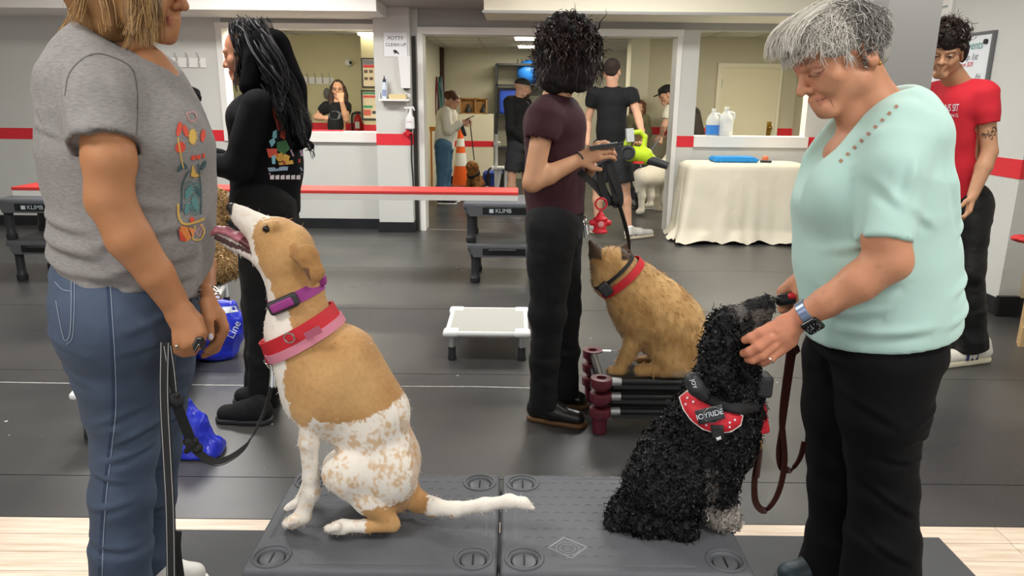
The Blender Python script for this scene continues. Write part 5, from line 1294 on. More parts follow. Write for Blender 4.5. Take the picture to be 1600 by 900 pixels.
    md.obox(fc+nrmv*.0066+ex_*.004, ex_, ey_, nrmv, .005, .0006, .0003); md.obox(fc+nrmv*.0066+ey_*.006+ex_*.001, ey_, ex_, nrmv, .007, .0005, .0003)
    tag(md.build('dial', mm, wo), kind='stuff')
    MB().torus(g(1203, 561, -.008), nrm(g(1194, 566)-g(1210, 553)), 8*q, .0016, 16, 6).build('ring', M('silver', '#d4d4d2', .2, metal=1), root, smooth=True)
    MB().sphere(p_(-.345, -.19, -.16), (.004, .004, .006)).build('earring', M('gold_metal', '#b88d4e', .3, metal=.9), root, smooth=True)
    # hair: short, combed forward from the crown
    hb = S(.02); A = (hd['r'], hd['f'], hd['u'])
    hb.ell(p_(0, -.1, .21), np.array((.345, .41, .325))*H, A); hb.ell(p_(0, .2, .4), np.array((.24, .2, .1))*H, A); hb.ell(p_(0, -.34, -.03), np.array((.25, .15, .26))*H, A)
    for q_ in (-1, 1): hb.ell(p_(q_*.25, -.03, .24), np.array((.11, .24, .14))*H, A)
    hb.build('hair', .005, M('grey_hair_base', '#9a958f', .85), root, post=wrinkle(.004, 40, (1, 1, 1), 8, 2))
    def reg(x):
        if x[2] > .28: return True
        if x[1] > .16: return x[2] > .34
        if x[1] > -.12: return x[2] > .2
        return x[2] > -.3 or x[1] < -.3
    ps = scalp_paths(hd, 2600, lambda x: (.4 if x[1] < .1 else .2) if x[2] > .36 else (.14 if x[1] > -.2 else .22), 8, crown=(0, -.33, .44), lift=.12, region=reg, down=.25, wav=(.006, .7), r0=(.365, .45, .35), cen=(0, -.07, .18))
    fr = locks([cbez(p_(x_*.6, -.1, .53), p_(x_*.9, .3, .57+RNG.normal()*.015), p_(x_*1.1, .5, .48+RNG.normal()*.02), p_(x_*1.2+RNG.normal()*.02, RNG.uniform(.38, .56), RNG.uniform(.22, .36)), 10) for x_ in RNG.uniform(-.25, .25, 48)], 16, .0075, .006, .8, .4)
    fr_old = [] and [wavy(cbez(p_(RNG.normal()*.16, -.05, .53), p_(RNG.normal()*.18, .3, .58), p_(RNG.normal()*.2, .48, .48), p_(RNG.uniform(-.26, .26), RNG.uniform(.36, .56), RNG.uniform(.22, .38)), 12), .007, 1) for i in range(700)]
    sb = [wavy(cbez(p_(-.3, .05, .2), p_(-.34, .06, .1), p_(-.335, .05, .04), p_(-.315+RNG.normal()*.01, .04+RNG.normal()*.04, RNG.uniform(-.08, .02)), 8), .003, 1) for i in range(26)]
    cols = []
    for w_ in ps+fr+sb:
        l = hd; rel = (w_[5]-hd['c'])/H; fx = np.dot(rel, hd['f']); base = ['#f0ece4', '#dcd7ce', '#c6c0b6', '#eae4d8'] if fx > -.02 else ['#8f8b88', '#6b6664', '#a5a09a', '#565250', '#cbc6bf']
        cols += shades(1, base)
    strands('hair_strands', ps+fr+sb, .0013, M('grey_strands', '#cfcac2', .5, vcol=True), root, colors=cols)
    return root
woman_mint()
# ---- clicker in her far hand
e_ = P(1238, 466, 1.84+.045); root = empty('clicker', e_, 'black and red clicker in the older woman\'s far hand', 'clicker')
s = S(.006); s.cap(e_+(-.03, 0, -.005), .016, e_+(.012, 0, .004), .017, sc=.8); s.build('case', .003, M('black_shiny_plastic', '#141416', .3), root)
s = S(.004); s.cap(e_+(-.008, -.008, .008), .009, e_+(.014, -.008, .012), .009); s.build('button', .0025, M('red_rubber', '#c81f2e', .4), root)
# ================================================================== generic figure from joints
def figure(label, J, hd, skin, top, bottom, shoes, ax, res=.008, hands=None, sleeve='short', hem=None, shorts=False, hscale=1.0, group=None, belly=1.0, feetz=0.0, name='person', arm=1.0, face=True, waistdrop=0.0, hairfn=None, topm=None):
    """J: dict of world joints sh/el/wr/hip/kn/an each [near, far]; returns root and parts"""
    ax = nrm(ax); fz = lambda p: np.array(p, float)
    an = [fz(p) for p in J['an']]; base = (an[0]+an[1])/2; root = empty(name, (base[0], base[1], feetz), label, 'person', group)
    b = S(.025); k = hscale
    h = head(b, hd['c'], hd['f'], hd['u'], hd['H'], ears=hd.get('ears', True), lid=hd.get('lid', False)) 
    sh = [fz(p) for p in J['sh']]; hip = [fz(p) for p in J['hip']]; mid = (sh[0]+sh[1])/2; pel = (hip[0]+hip[1])/2
    hw = np.linalg.norm(sh[0]-sh[1])/2; upv = nrm(mid-pel)
    nb = mid+upv*.02
    b.cap(h['p'](0, -.1, -.2), .052*k, nb, .06*k, k=.03)
    b.cap(mid-upv*.06, .085*k, pel+upv*.1, .085*k, sc=1.35, ax=ax); b.ell(mid-upv*.055, (.085*k, hw*.86, .055*k), (np.cross(ax, (0, 0, 1)), ax, (0, 0, 1)))
    for i in (0, 1):
        if J['el'][i] is None: continue
        b.chain([sh[i]-upv*.015, fz(J['el'][i]), fz(J['el'][i])+(fz(J['wr'][i])-fz(J['el'][i]))*.35, fz(J['wr'][i])], np.array((.045, .038, .039, .026))*k*arm, k=.012)
    b.chain([hip[0], fz(J['kn'][0]), fz(J['kn'][0])+(an[0]-fz(J['kn'][0]))*.35, an[0]], np.array((.072, .052, .052, .034))*k); b.chain([hip[1], fz(J['kn'][1]), fz(J['kn'][1])+(an[1]-fz(J['kn'][1]))*.35, an[1]], np.array((.072, .052, .052, .034))*k)
    if hands:
        for hh in hands: hand(b, *hh[:4], **(hh[4] if len(hh) > 4 else {}))
    fine = [(h['c']-hd['H']*.7, h['c']+hd['H']*.7, hd.get('res', .005))]
    if hands:
        for hh in hands: c_ = np.array(hh[0])+nrm(hh[1])*.09; fine.append((c_-.13, c_+.13, .0045 if res < .008 else .006))
    body = b.build('body', res*1.4, skinm(label[:12], skin), root, fine=fine if hd.get('res', .005) < res*1.4 else [], color=skin_color(skin, hd.get('lips', None), None))
    # shirt
    s = S(.035); dp = .125*k*belly
    s.cap(mid-upv*.1, dp, pel+upv*.16, dp*.95, sc=hw*.86/dp, ax=ax); s.cap(pel+upv*.16, dp*.97, pel-upv*(.02+waistdrop), dp*.98, sc=hw*.86/dp, ax=ax)
    s.ell(mid-upv*.045, (dp*.9, hw*.98, .085*k), (np.cross(ax, (0, 0, 1)), ax, (0, 0, 1)), k=.05)
    s.cap(nb-upv*.03, .075*k, mid-upv*.06, .085*k, k=.04, sc=1.3, ax=ax)
    for i in (0, 1):
        if J['el'][i] is None: continue
        el = fz(J['el'][i]); wr = fz(J['wr'][i])
        if sleeve == 'short':
            e2 = sh[i]+(el-sh[i])*J.get('slv', .72); s.frus(sh[i]-upv*.01, .059*k, e2, .055*k*arm**.5, rnd=.01, k=.03); s.cap(sh[i]-upv*.01, .058*k, sh[i]+(e2-sh[i])*.5, .057*k, k=.05)
            dd = nrm(el-sh[i]); s.frus(e2-dd*.015, .054*k, e2+dd*.02, .056*k, rnd=.002, k=.003, sub=True)
        else:
            s.chain([sh[i], el, el+(wr-el)*.85], [.066*k, .055*k, .043*k], k=.03); s.frus(el+(wr-el)*.7, .044*k, el+(wr-el)*.95, .042*k, rnd=.006, k=.02)
    nd = hd.get('neckcut', .025); ff = nrm(np.array(hd['f'])*(1, 1, 0)); s.cap(nb+upv*(nd+.045)+ff*.012, .066*k, nb+upv*(nd+.25)+ff*.06, .12*k, k=.012, sub=True)
    if hem is not None: s.cut(hem, -upv, k=.006)
    else: s.cut(pel-upv*(.0+waistdrop), -upv, k=.006)
    topo = s.build('shirt', res*1.0, top, root, post=wrinkle(.005, 8, (1, 1, .8), len(label), 3))
    # trousers
    j = S(.03); dq = .118*k*belly
    j.frus(pel+upv*.06, dq*.97, pel-upv*.08, dq*1.02, sc=hw*.8/dq, ax=ax, rnd=.02)
    for i in (0, 1):
        kn = fz(J['kn'][i])
        if shorts:
            e2 = hip[i]+(kn-hip[i])*.92; j.cap(hip[i]-upv*.02, .1*k, hip[i]+(kn-hip[i])*.5, .095*k); j.frus(hip[i]+(kn-hip[i])*.3, .1*k, e2, .1*k, rnd=.006); d_ = nrm(kn-hip[i]); j.frus(e2-d_*.02, .09*k, e2+d_*.02, .09*k, rnd=.003, k=.003, sub=True)
        else:
            r_ = J.get('leg', (.1, .068, .058, .054)); j.chain([hip[i]-upv*.02, kn, kn+(an[i]-kn)*.5], np.array(r_[:3])*k); j.frus(kn+(an[i]-kn)*.5, r_[2]*k, an[i]+(an[i]-kn)*J.get('legx', .02), r_[3]*k, rnd=.006)
    bo = j.build('shorts' if shorts else 'trousers', res*1.2, bottom, root, post=wrinkle(.006, 9, (1, 1, 1.5), len(label)+3, 3))
    if shoes:
        for i in (0, 1):
            fw = nrm(np.array(J['ft'][i])*(1, 1, 0)); hl = an[i]*(1, 1, 0)-fw*.06+np.array((0, 0, feetz)); shoe(root, hl, hl+fw*.28*k, .09, shoes[0], shoes[1], **shoes[2])
    return root, body, topo, bo, h
# ================================================================== man in maroon shirt
def man_maroon():
    Y = 3.08; a = lambda u, v, dy=0.0: P(u, v, Y+dy)
    ax = nrm((.25, 1, 0))
    f = np.array((.85, .5, -.12))
    J = dict(sh=[a(853, 172, -.15), a(880, 165, .2)], el=[a(832, 285, -.2), a(905, 275, .22)], wr=[a(905, 250, -.13), a(925, 262, .05)], hip=[a(862, 345, -.07), a(872, 345, .1)],
             kn=[a(856, 490, -.06), a(880, 480, .12)], an=[a(848, 628, -.07), a(885, 612, .13)], ft=[(1, -.12, 0), (1, .05, 0)], leg=(.108, .075, .062, .06), slv=.42, legx=.06)
    hands = [(a(905, 250, -.13), a(935, 236, -.16)-a(905, 250, -.13), (-.2, -.8, .6), 1, dict(curl=(.5, .7, .5), thumb=.2))]
    root, body, top, bo, h = figure('man with curly dark hair in maroon t-shirt and black jeans', J, dict(c=a(893, 88, .0), f=f, u=(0, 0, 1), H=.235, lips='#9a5b50', res=.0045), '#c0906f',
        M('maroon_jersey', '#35121b', .85, bump=(400, .25, .001), var=(4, .06)), M('black_denim', '#0c0c0f', .9, bump=(400, .4, .001), var=(10, .2)), None, ax, res=.0065, hands=hands, waistdrop=-.035, belly=1.0)
    mL = M('black_boot_leather', '#1b1b1c', .32, bump=(60, .15, .001)); mSo = M('boot_sole_brown', '#6a4a2c', .5)
    an = J['an']
    h1 = Fz(822, 652, 0); t1 = Fz(917, 668, 0); shoe(root, h1, t1, .09, mL, mSo, h=.12, name='boot', lace=m_blk)
    h2 = Fz(857, 628, 0); t2 = Fz(919, 638, 0); shoe(root, h2, t2, .09, mL, mSo, h=.12, name='boot', lace=m_blk)
    # curly shoulder-length hair
    p = h['p']; H = h['H']; hb = S(.03)
    hb.ell(a(888, 72, .0), (.125, .125, .125)); hb.ell(a(872, 112, .0), (.085, .115, .1)); hb.ell(a(905, 110, -.05), (.07, .06, .085)); hb.ell(a(915, 95, .02), (.055, .08, .1))
    hb.build('hair', .007, M('black_brown_hair_base', '#171112', .8), root, post=wrinkle(.012, 26, (1, 1, 1), 3, 2))
    c0 = a(888, 66, .0); paths = []
    for i in range(1000):
        v = RNG.normal(size=3); v /= np.linalg.norm(v)
        if v[2] < -.1: v[2] = abs(v[2])
        s0 = c0+v*np.array((.085, .095, .09)); o = v*np.array((1, 1, .3)); o /= np.linalg.norm(o)
        ln = RNG.uniform(.1, .22) ; e = s0+o*RNG.uniform(.02, .06)+np.array((0, 0, -ln)); m = s0+o*RNG.uniform(.04, .07)+np.array((0, 0, .02))
        if e[2] < a(890, 140)[2]: e[2] = a(890, 140)[2]+RNG.uniform(-.02, .05)
        paths.append(wavy(bez(s0, m, e, 17), RNG.uniform(.006, .013), RNG.uniform(2, 4), grow=False))
    for i in range(160):
        v = RNG.normal(size=3); v /= np.linalg.norm(v); s0 = a(886, 80)+v*np.array((.12, .1, .12)); paths.append(wavy(bez(s0, s0+v*.03, s0+v*.04+RNG.normal(size=3)*.02, 12), .008, 2))
    strands('hair_strands', paths, .0022, M('dark_curl_strands', '#1d1513', .4, vcol=True), root, colors=shades(len(paths), ['#120d0d', '#2a1c18', '#3a2620', '#0d0a0a']), flat=True)
    MB().torus(a(906, 249, -.13), J['wr'][0]-J['el'][0], .03, .0035, 20, 6).build('hair_tie', m_blk, root, smooth=True)
    MB().torus(p(.13, .41, .05), h['f'], .022, .0018, 16, 6).build('glasses', M('silver', '#d4d4d2', .2, metal=1), root, smooth=True)
    # belt keys
    q = a(914, 345, -.1); MB().torus(q, (1, .2, 0), .018, .003, 16, 6).build('key_ring', M('silver'), root, smooth=True); MB().tube([q+(0, 0, -.015), q+(.005, 0, -.07)], .006, n=6).build('key', M('silver'), root); MB().tube([q+(.005, -.005, -.015), q+(.012, -.01, -.055)], .005, n=6).build('key', M('silver'), root)
    return root
man_maroon()
# remote in his hand, leash with red hydrant pouch
p = P(938, 228, 2.93); e = empty('remote', p, 'slim dark remote held up by the maroon shirt man', 'remote')
MB().obox(p+(.012, -.01, .0), (1, -.1, .14), (.1, 1, 0), (-.14, 0, 1), .055, .02, .008).build('case', m_blk, e); MB().tube([p+(.06, -.016, .008), p+(.085, -.018, .011)], .004, n=6).build('antenna', m_blk, e)
mk = M('black_braid', '#151517', .6, bump=(160, .4, .001))
root = empty('leash', P(945, 330, 2.95), 'black braided leash bundled in the maroon shirt man\'s hand, running to the fawn dog', 'leash')
for pts in ([(925, 258), (935, 275), (950, 300), (958, 318), (950, 300), (945, 280)],):
    pass
Yl = 2.93
MB().strap(catmull([P(938, 262, Yl), P(940, 290, Yl), P(952, 316, Yl), P(962, 312, Yl), P(955, 280, Yl), P(945, 252, Yl)], 6), .028, .004, (1, .3, 0)).build('loop', mk, root)
MB().strap(catmull([P(934, 258, Yl+.02), P(945, 300, Yl+.02), P(966, 322, Yl+.02), P(968, 300, Yl+.02), P(952, 250, Yl+.02)], 6), .026, .004, (1, .2, 0)).build('loop', mk, root)
MB().strap(catmull([P(905, 268, Yl+.05), P(925, 285, Yl+.02), P(945, 308, Yl)], 6), .028, .004, (.6, .3, 1)).build('loop', mk, root)
MB().tube(catmull([P(945, 252, Yl), P(955, 285, Yl), P(970, 330, Yl+.03), P(981, 372, Yl+.1), P(984, 392, Yl+.14)], 6), .006, n=6).build('line', mk, root)
MB().tube(catmull([P(947, 258, Yl), P(962, 300, Yl), P(978, 350, Yl+.05), P(984, 380, Yl+.12)], 6), .005, n=6).build('line', mk, root)
MB().tube([P(983, 388, Yl+.13), P(984, 394, Yl+.14)], .008, n=8).build('clip', M('silver'), root)
h = P(938, 348, 2.9); e = empty('bag_holder', h, 'red fire hydrant shaped waste bag holder dangling below the leash', 'bag holder')
s = S(.006); mR = M('red_rubber')
s.frus(h+(0, 0, -.035), .026, h+(0, 0, .02), .022, rnd=.005); s.cap(h+(0, 0, .02), .023, h+(0, 0, .026), .016); s.frus(h+(0, 0, -.04), .03, h+(0, 0, -.03), .03, rnd=.003); s.frus(h+(0, 0, .012), .027, h+(0, 0, .02), .027, rnd=.003); s.cap(h+(0, 0, .04), .007, h+(0, 0, .05), .006); s.cap(h+(-.02, 0, 0), .012, h+(-.033, 0, 0), .012); s.cap(h+(.02, 0, 0), .012, h+(.033, 0, 0), .012)
s.build('case', .003, mR, e); MB().lathe([(.011, 0), (.012, .006), (.008, .008)], h+(0, -.022, -.002), axis=(0, -1, 0), n=14).build('outlet', M('pale_pink_bag', '#d98f8f', .6), e); MB().torus(h+(0, 0, .075), (0, 1, 0), .022, .004, 18, 6).build('strap', mR, e, smooth=True)
# ================================================================== woman in black hoodie
def woman_black():
    Y = 3.2; a = lambda u, v, dy=0.0: P(u, v, Y+dy)
    ax = nrm((.42, 1, 0)); f = np.array((-.95, .1, -.2))
    J = dict(sh=[a(402, 165, -.17), a(430, 162, .18)], el=[a(372, 262, -.2), a(400, 262, .22)], wr=[a(318, 255, -.14), a(322, 245, .05)], hip=[a(412, 322, -.09), a(418, 322, .1)],
             kn=[a(416, 480, -.08), a(408, 478, .1)], an=[a(412, 625, -.07), a(405, 612, .12)], ft=[(-1, -.1, 0), (-1, .1, 0)], leg=(.13, .085, .07, .068), legx=.06)
    root, body, top, bo, h = figure('woman with long wavy black hair in black hoodie and black trousers', J, dict(c=a(386, 87), f=f, u=(-.1, 0, 1), H=.232, lips='#9a5b50', res=.0042, lid=True), '#a8745a',
        M('black_fleece', '#0b0b0e', .95, bump=(200, .25, .002), spec=.25), M('black_knit', '#09090b', .95, bump=(300, .3, .001)), None, ax, res=.007, sleeve='long', belly=1.22, waistdrop=.02, hands=[(a(318, 255, -.14), (-1, 0, .15), (0, -.3, 1), 1, dict(curl=(.6, .7, .5)))])
    # open collar folds at the shoulder
    mF = M('black_fuzz', '#131315', .95, bump=(120, .9, .006))
    for (hp, tp) in [(Fz(428, 660, 0), Fz(338, 656, 0)), (Fz(440, 632, 0), Fz(365, 628, 0))]:
        s = shoe(root, hp, tp, .1, mF, m_blk, h=.085, name='slipper')
    p = h['p']; H = h['H']; hb = S(.03)
    hb.ell(p(0, -.17, .15), np.array((.325, .38, .335))*H, (h['r'], h['f'], h['u'])); hb.chain([a(418, 75, 0), a(442, 140, .0), a(462, 200, -.02), a(466, 225, -.03)], [.085, .08, .055, .03], sc=1.25, ax=ax); hb.chain([a(398, 95, -.08), a(392, 135, -.12)], [.05, .04])
    hb.build('hair', .007, M('jet_hair_base', '#070608', .95, spec=.1), root, post=wrinkle(.007, 22, (1, 1, .35), 3, 2))
    paths = []
    G1 = []
    for i in range(130):
        y0 = RNG.uniform(-.4, .06); s0 = p(RNG.normal()*.03, y0, .52-.25*max(0, -y0-.1)); fe = RNG.uniform(-.17, .1)
        G1.append(cbez(s0, p(RNG.uniform(-.47, -.33) if RNG.uniform() < .62 else RNG.uniform(-.3, .44), y0-RNG.uniform(.0, .3), RNG.uniform(.1, .35)), a(RNG.uniform(432, 474), RNG.uniform(120, 170), fe-.03), a(RNG.uniform(436, 492), RNG.uniform(180, 246), fe-.05), 15))
    for i in range(8):
        q_ = 1 if RNG.uniform() < .5 else -1; G1.append(cbez(p(q_*.05, .05, .52), p(q_*.38, -.04, .25), a(RNG.uniform(384, 396), 115, RNG.uniform(-.14, -.08)), a(RNG.uniform(362, 390), RNG.uniform(130, 154), RNG.uniform(-.16, -.08)), 13))
    paths = locks(G1, 22, .014, .017, 1.9, .35)
    for i in range(8): paths += locks([cbez(a(458, 190, -.1), a(478, 215, -.12), a(488, 232, -.12), a(RNG.uniform(472, 494), RNG.uniform(218, 256), -.12), 16)], 8, .004, .016, 1.6)
    strands('hair_strands', paths, .0018, M('jet_strands', '#141216', .5, vcol=True, spec=.3), root, colors=shades(len(paths), ['#09080a', '#121013', '#1a171c', '#060607']), flat=True)
    # printed back graphic
    G = {'#c8503f': [[(424, 168), (436, 166), (440, 178), (436, 184), (442, 198), (434, 205), (430, 190), (426, 182)], [(416, 232), (432, 232), (434, 246), (420, 246)], [(438, 204), (445, 203), (444, 218), (437, 214)]], '#7fb5c4': [[(426, 205), (432, 202), (432, 216), (425, 214)], [(420, 220), (428, 214), (430, 222), (424, 230)], [(424, 244), (430, 242), (430, 256), (425, 256)]], '#3f6b46': [[(432, 222), (446, 218), (452, 232), (442, 242), (432, 234)]],
         '#cfa048': [[(428, 242), (440, 238), (452, 244), (450, 252), (434, 252)], [(434, 254), (456, 250), (458, 256), (436, 258)]], '#a8433c': [[(440, 250), (468, 248), (468, 254), (442, 257)]], '#8fa3b8': [[(418, 262), (444, 260), (470, 262), (472, 267), (444, 266), (420, 268)]], '#a58aa0': [[(452, 234), (470, 232), (472, 244), (456, 244)], [(420, 270), (470, 270), (472, 273), (420, 273)]], '#d8d0d0': [[(422+i*8, 274), (428+i*8, 273), (428+i*8, 280), (422+i*8, 280)] for i in range(6)]}
    px_print('back_print', G, top, top, off=.004)
    return root
woman_black()
# ================================================================== young man in red t-shirt
def man_red():
    Y = 3.92; a = lambda u, v, dy=0.0: P(u, v, Y+dy)
    fx = nrm((-.62, -.78, 0)); ax = np.array((.78, -.62, 0))   # his left side points right and towards us
    J = dict(sh=[a(1538, 140, -.1), a(1462, 142, .08)], el=[a(1546, 238, -.14), a(1452, 240, .1)], wr=[a(1520, 305, -.2), a(1455, 310, 0)], hip=[a(1515, 312, -.02), a(1483, 312, .06)],
             kn=[a(1508, 420, -.06), a(1490, 420, .1)], an=[a(1515, 540, -.02), a(1492, 530, .18)], ft=[(-1, -.18, 0), (-1, -.2, 0)], leg=(.112, .092, .088, .092), slv=.58, legx=.02)
    root, body, top, bo, h = figure('young man with dark curly hair in red t-shirt and loose black trousers', J, dict(c=a(1476, 84, -.08), f=np.array((-.55, -.82, -.3)), u=(0, -.05, 1), H=.232, lips='#8f5a4e', res=.0035, lid=True), '#b98a6a',
        M('red_jersey', '#c5202f', .85, bump=(400, .25, .001), var=(4, .05)), M('black_satin_trouser', '#0b0b0d', .55, bump=(30, .3, .006)), None, ax, res=.0065, hands=[(a(1520, 305, -.2), (-.25, -.25, -1), (.9, -.4, 0), 1, dict(curl=(.5, .6, .4), thumb=.7))], waistdrop=.02, belly=.98)
    mW = M('white_leather', '#ded9cc', .5); mN = M('navy_stripe', '#28345c', .5)
    h1 = Fz(1543, 562, 0); t1 = Fz(1461, 573, 0); shoe(root, h1, t1, .1, mW, M('cream_sole', '#d9d0b8', .6), h=.11, name='sneaker', lace=mW, stripes=mN, soleh=.03)
    h1 = Fz(1520, 545, 0)+(0, .1, 0); t1 = Fz(1455, 550, 0)+(0, .1, 0); shoe(root, h1, t1, .1, mW, M('cream_sole'), h=.11, name='sneaker', lace=mW, stripes=mN, soleh=.03)
    p = h['p']; H = h['H']
    # eyes and brows
    for q in (-1, 1):
        e = p(q*.135, .338, .04)
        MB().sphere(e-h['f']*.004, .0095).build('eye', M('eye_white', '#9a8f86', .35), root, smooth=True); MB().sphere(e+h['f']*.0035-h['u']*.0035, .006).build('iris', M('dark_iris', '#1c120e', .2), root, smooth=True)
    strands('eyebrows', [bez(p(q*(.05+.14*t), .375-.05*t, .105), p(q*(.07+.14*t), .38-.05*t, .115), p(q*(.09+.14*t), .37-.06*t, .11), 5) for q in (-1, 1) for t in np.linspace(0, 1, 22) for _ in range(3)], .0014, M('dark_curl_strands'), root, colors=shades(132, ['#1d1513']))
    hb = S(.025); hb.ell(p(0, -.08, .28), np.array((.37, .42, .34))*H, (h['r'], h['f'], h['u'])); hb.ell(p(0, .22, .42), np.array((.28, .2, .17))*H, (h['r'], h['f'], h['u'])); hb.chain([p(-.32, -.1, .1), p(-.33, -.12, -.12)], [.03, .015]); hb.chain([p(.32, -.1, .1), p(.33, -.12, -.12)], [.03, .015])
    hb.build('hair', .007, M('dark_curl_base', '#1c1513', .85), root, post=wrinkle(.014, 28, (1, 1, 1), 3, 2))
    paths = []
    for i in range(900):
        v = RNG.normal(size=3); v /= np.linalg.norm(v)
        if v[2] < -.25: v[2] = -v[2]
        s0 = np.array((0, -.04, .3))+v*np.array((.34, .42, .32))
        if s0[1] > .25 and s0[2] < .3: continue
        s0 = p(*s0); o = h['r']*v[0]+h['f']*v[1]+h['u']*v[2]
        paths.append(wavy(bez(s0, s0+o*.014, s0+o*.012+RNG.normal(size=3)*.02, 13), RNG.uniform(.007, .012), RNG.uniform(1.5, 2.6), grow=False))
    strands('hair_strands', paths, .0024, M('dark_curl_strands'), root, colors=shades(len(paths), ['#150f0e', '#2a1d19', '#3a2922']), flat=True)
    px_text('shirt_lettering', '& MANS SIT', (1477, 169), (1, -.02), 16, top, M('white_print'), top, shear=.2, space=.9, sx=.55)
    px_text('shirt_lettering', 'TRAINING', (1478, 181), (1, -.02), 7.5, top, M('white_print'), top, space=1.4, sx=.85)
    T = []
    for (cx, cy_) in [(1541, 206), (1551, 208), (1547, 214), (1537, 212), (1553, 202)]:
        for k in range(3):
            an = RNG.uniform(0, 6); r = 3.5-k; pts = [(cx+r*math.cos(an+t)+k, cy_+1.3*r*math.sin(an+t)) for t in np.linspace(0, 4, 7)]
            for q0, q1 in zip(pts[:-1], pts[1:]): T.append([q0, q1, (q1[0]+.9, q1[1]+.9), (q0[0]+.9, q0[1]+.9)])
    px_print('arm_tattoo', {'#3b2e2a': T}, body, body, off=.0012)
    return root
man_red()
p = P(1494, 338, 3.62); e = empty('clip_set', p, 'small silver clips in the red t-shirt man\'s hand', 'clip')
MB().tube([p+(-.03, 0, -.012), p+(.02, 0, .012)], .006, n=6).build('clip_bar', M('silver'), e); MB().tube([p+(-.025, .006, -.03), p+(.02, .004, -.008)], .005, n=6).build('clip_bar', M('silver'), e)
# ================================================================== dogs
def inpoly(U, V_, poly):
    r = np.zeros(len(U), bool); n = len(poly)
    for i in range(n):
        x0, y0 = poly[i]; x1, y1 = poly[(i+1) % n]
        c = ((y0 > V_) != (y1 > V_)) & (U < (x1-x0)*(V_-y0)/((y1-y0) if y1 != y0 else 1e-9)+x0); r ^= c
    return r
def side_uv(V, Yd):
    """side view coordinates of a coat pattern in the dog's own median plane"""
    d = np.stack([V[:, 0], np.full(len(V), Yd), V[:, 2]-CAM_H], 1); z = d@_f
    return 800+FPX*(d@_r)/z, 450-FPX*(d@_u)/z
def tufts(name, o, n, L, width, mat, parent, cols, flow=(0, 0, -1), curl=.006, cyc=1.2, lift=.5, npt=7, mask=None, colfn=None):
    me = o.data; V = np.zeros(len(me.vertices)*3); me.vertices.foreach_get('co', V); V = V.reshape(-1, 3); N = np.zeros(len(V)*3); me.vertices.foreach_get('normal', N); N = N.reshape(-1, 3)
    idx = np.arange(len(V)) if mask is None else np.where(mask(V))[0]
    idx = RNG.choice(idx, n); paths = []; fl = np.array(flow, float)
    for i in idx:
        nn = N[i]; t = fl-nn*np.dot(fl, nn)+RNG.normal(size=3)*.35; t /= np.linalg.norm(t); l = L*RNG.uniform(.6, 1.3)
        p0 = V[i]-nn*.003; paths.append(wavy(bez(p0, p0+nn*l*lift+t*l*.2, p0+nn*l*lift*.7+t*l, npt), curl, cyc, grow=False))
    cl = colfn(V[idx]) if colfn else shades(len(paths), cols)
    return strands(name, paths, width, mat, parent, colors=cl, taper=.3, flat=True)
def band_round(center, axis, ra, rb, major, w, t, n=40):
    """collar ring around a neck: elliptical loop, width w along axis"""
    axis = nrm(axis); x = nrm(np.array(major)-axis*np.dot(major, axis)); y = np.cross(axis, x); mb = MB(); V = []; F = []
    for i in range(n):
        a_ = 2*math.pi*i/n; d = x*math.cos(a_)*ra+y*math.sin(a_)*rb; o = nrm(x*math.cos(a_)*rb+y*math.sin(a_)*ra)
        for s1, s2 in ((-1, 0), (1, 0), (1, 1), (-1, 1)): V.append(np.array(center)+d+axis*s1*w/2+o*s2*t)
    for i in range(n):
        for j in range(4): F.append((i*4+j, i*4+(j+1) % 4, ((i+1) % n)*4+(j+1) % 4, ((i+1) % n)*4+j))
    return mb.add(V, F)
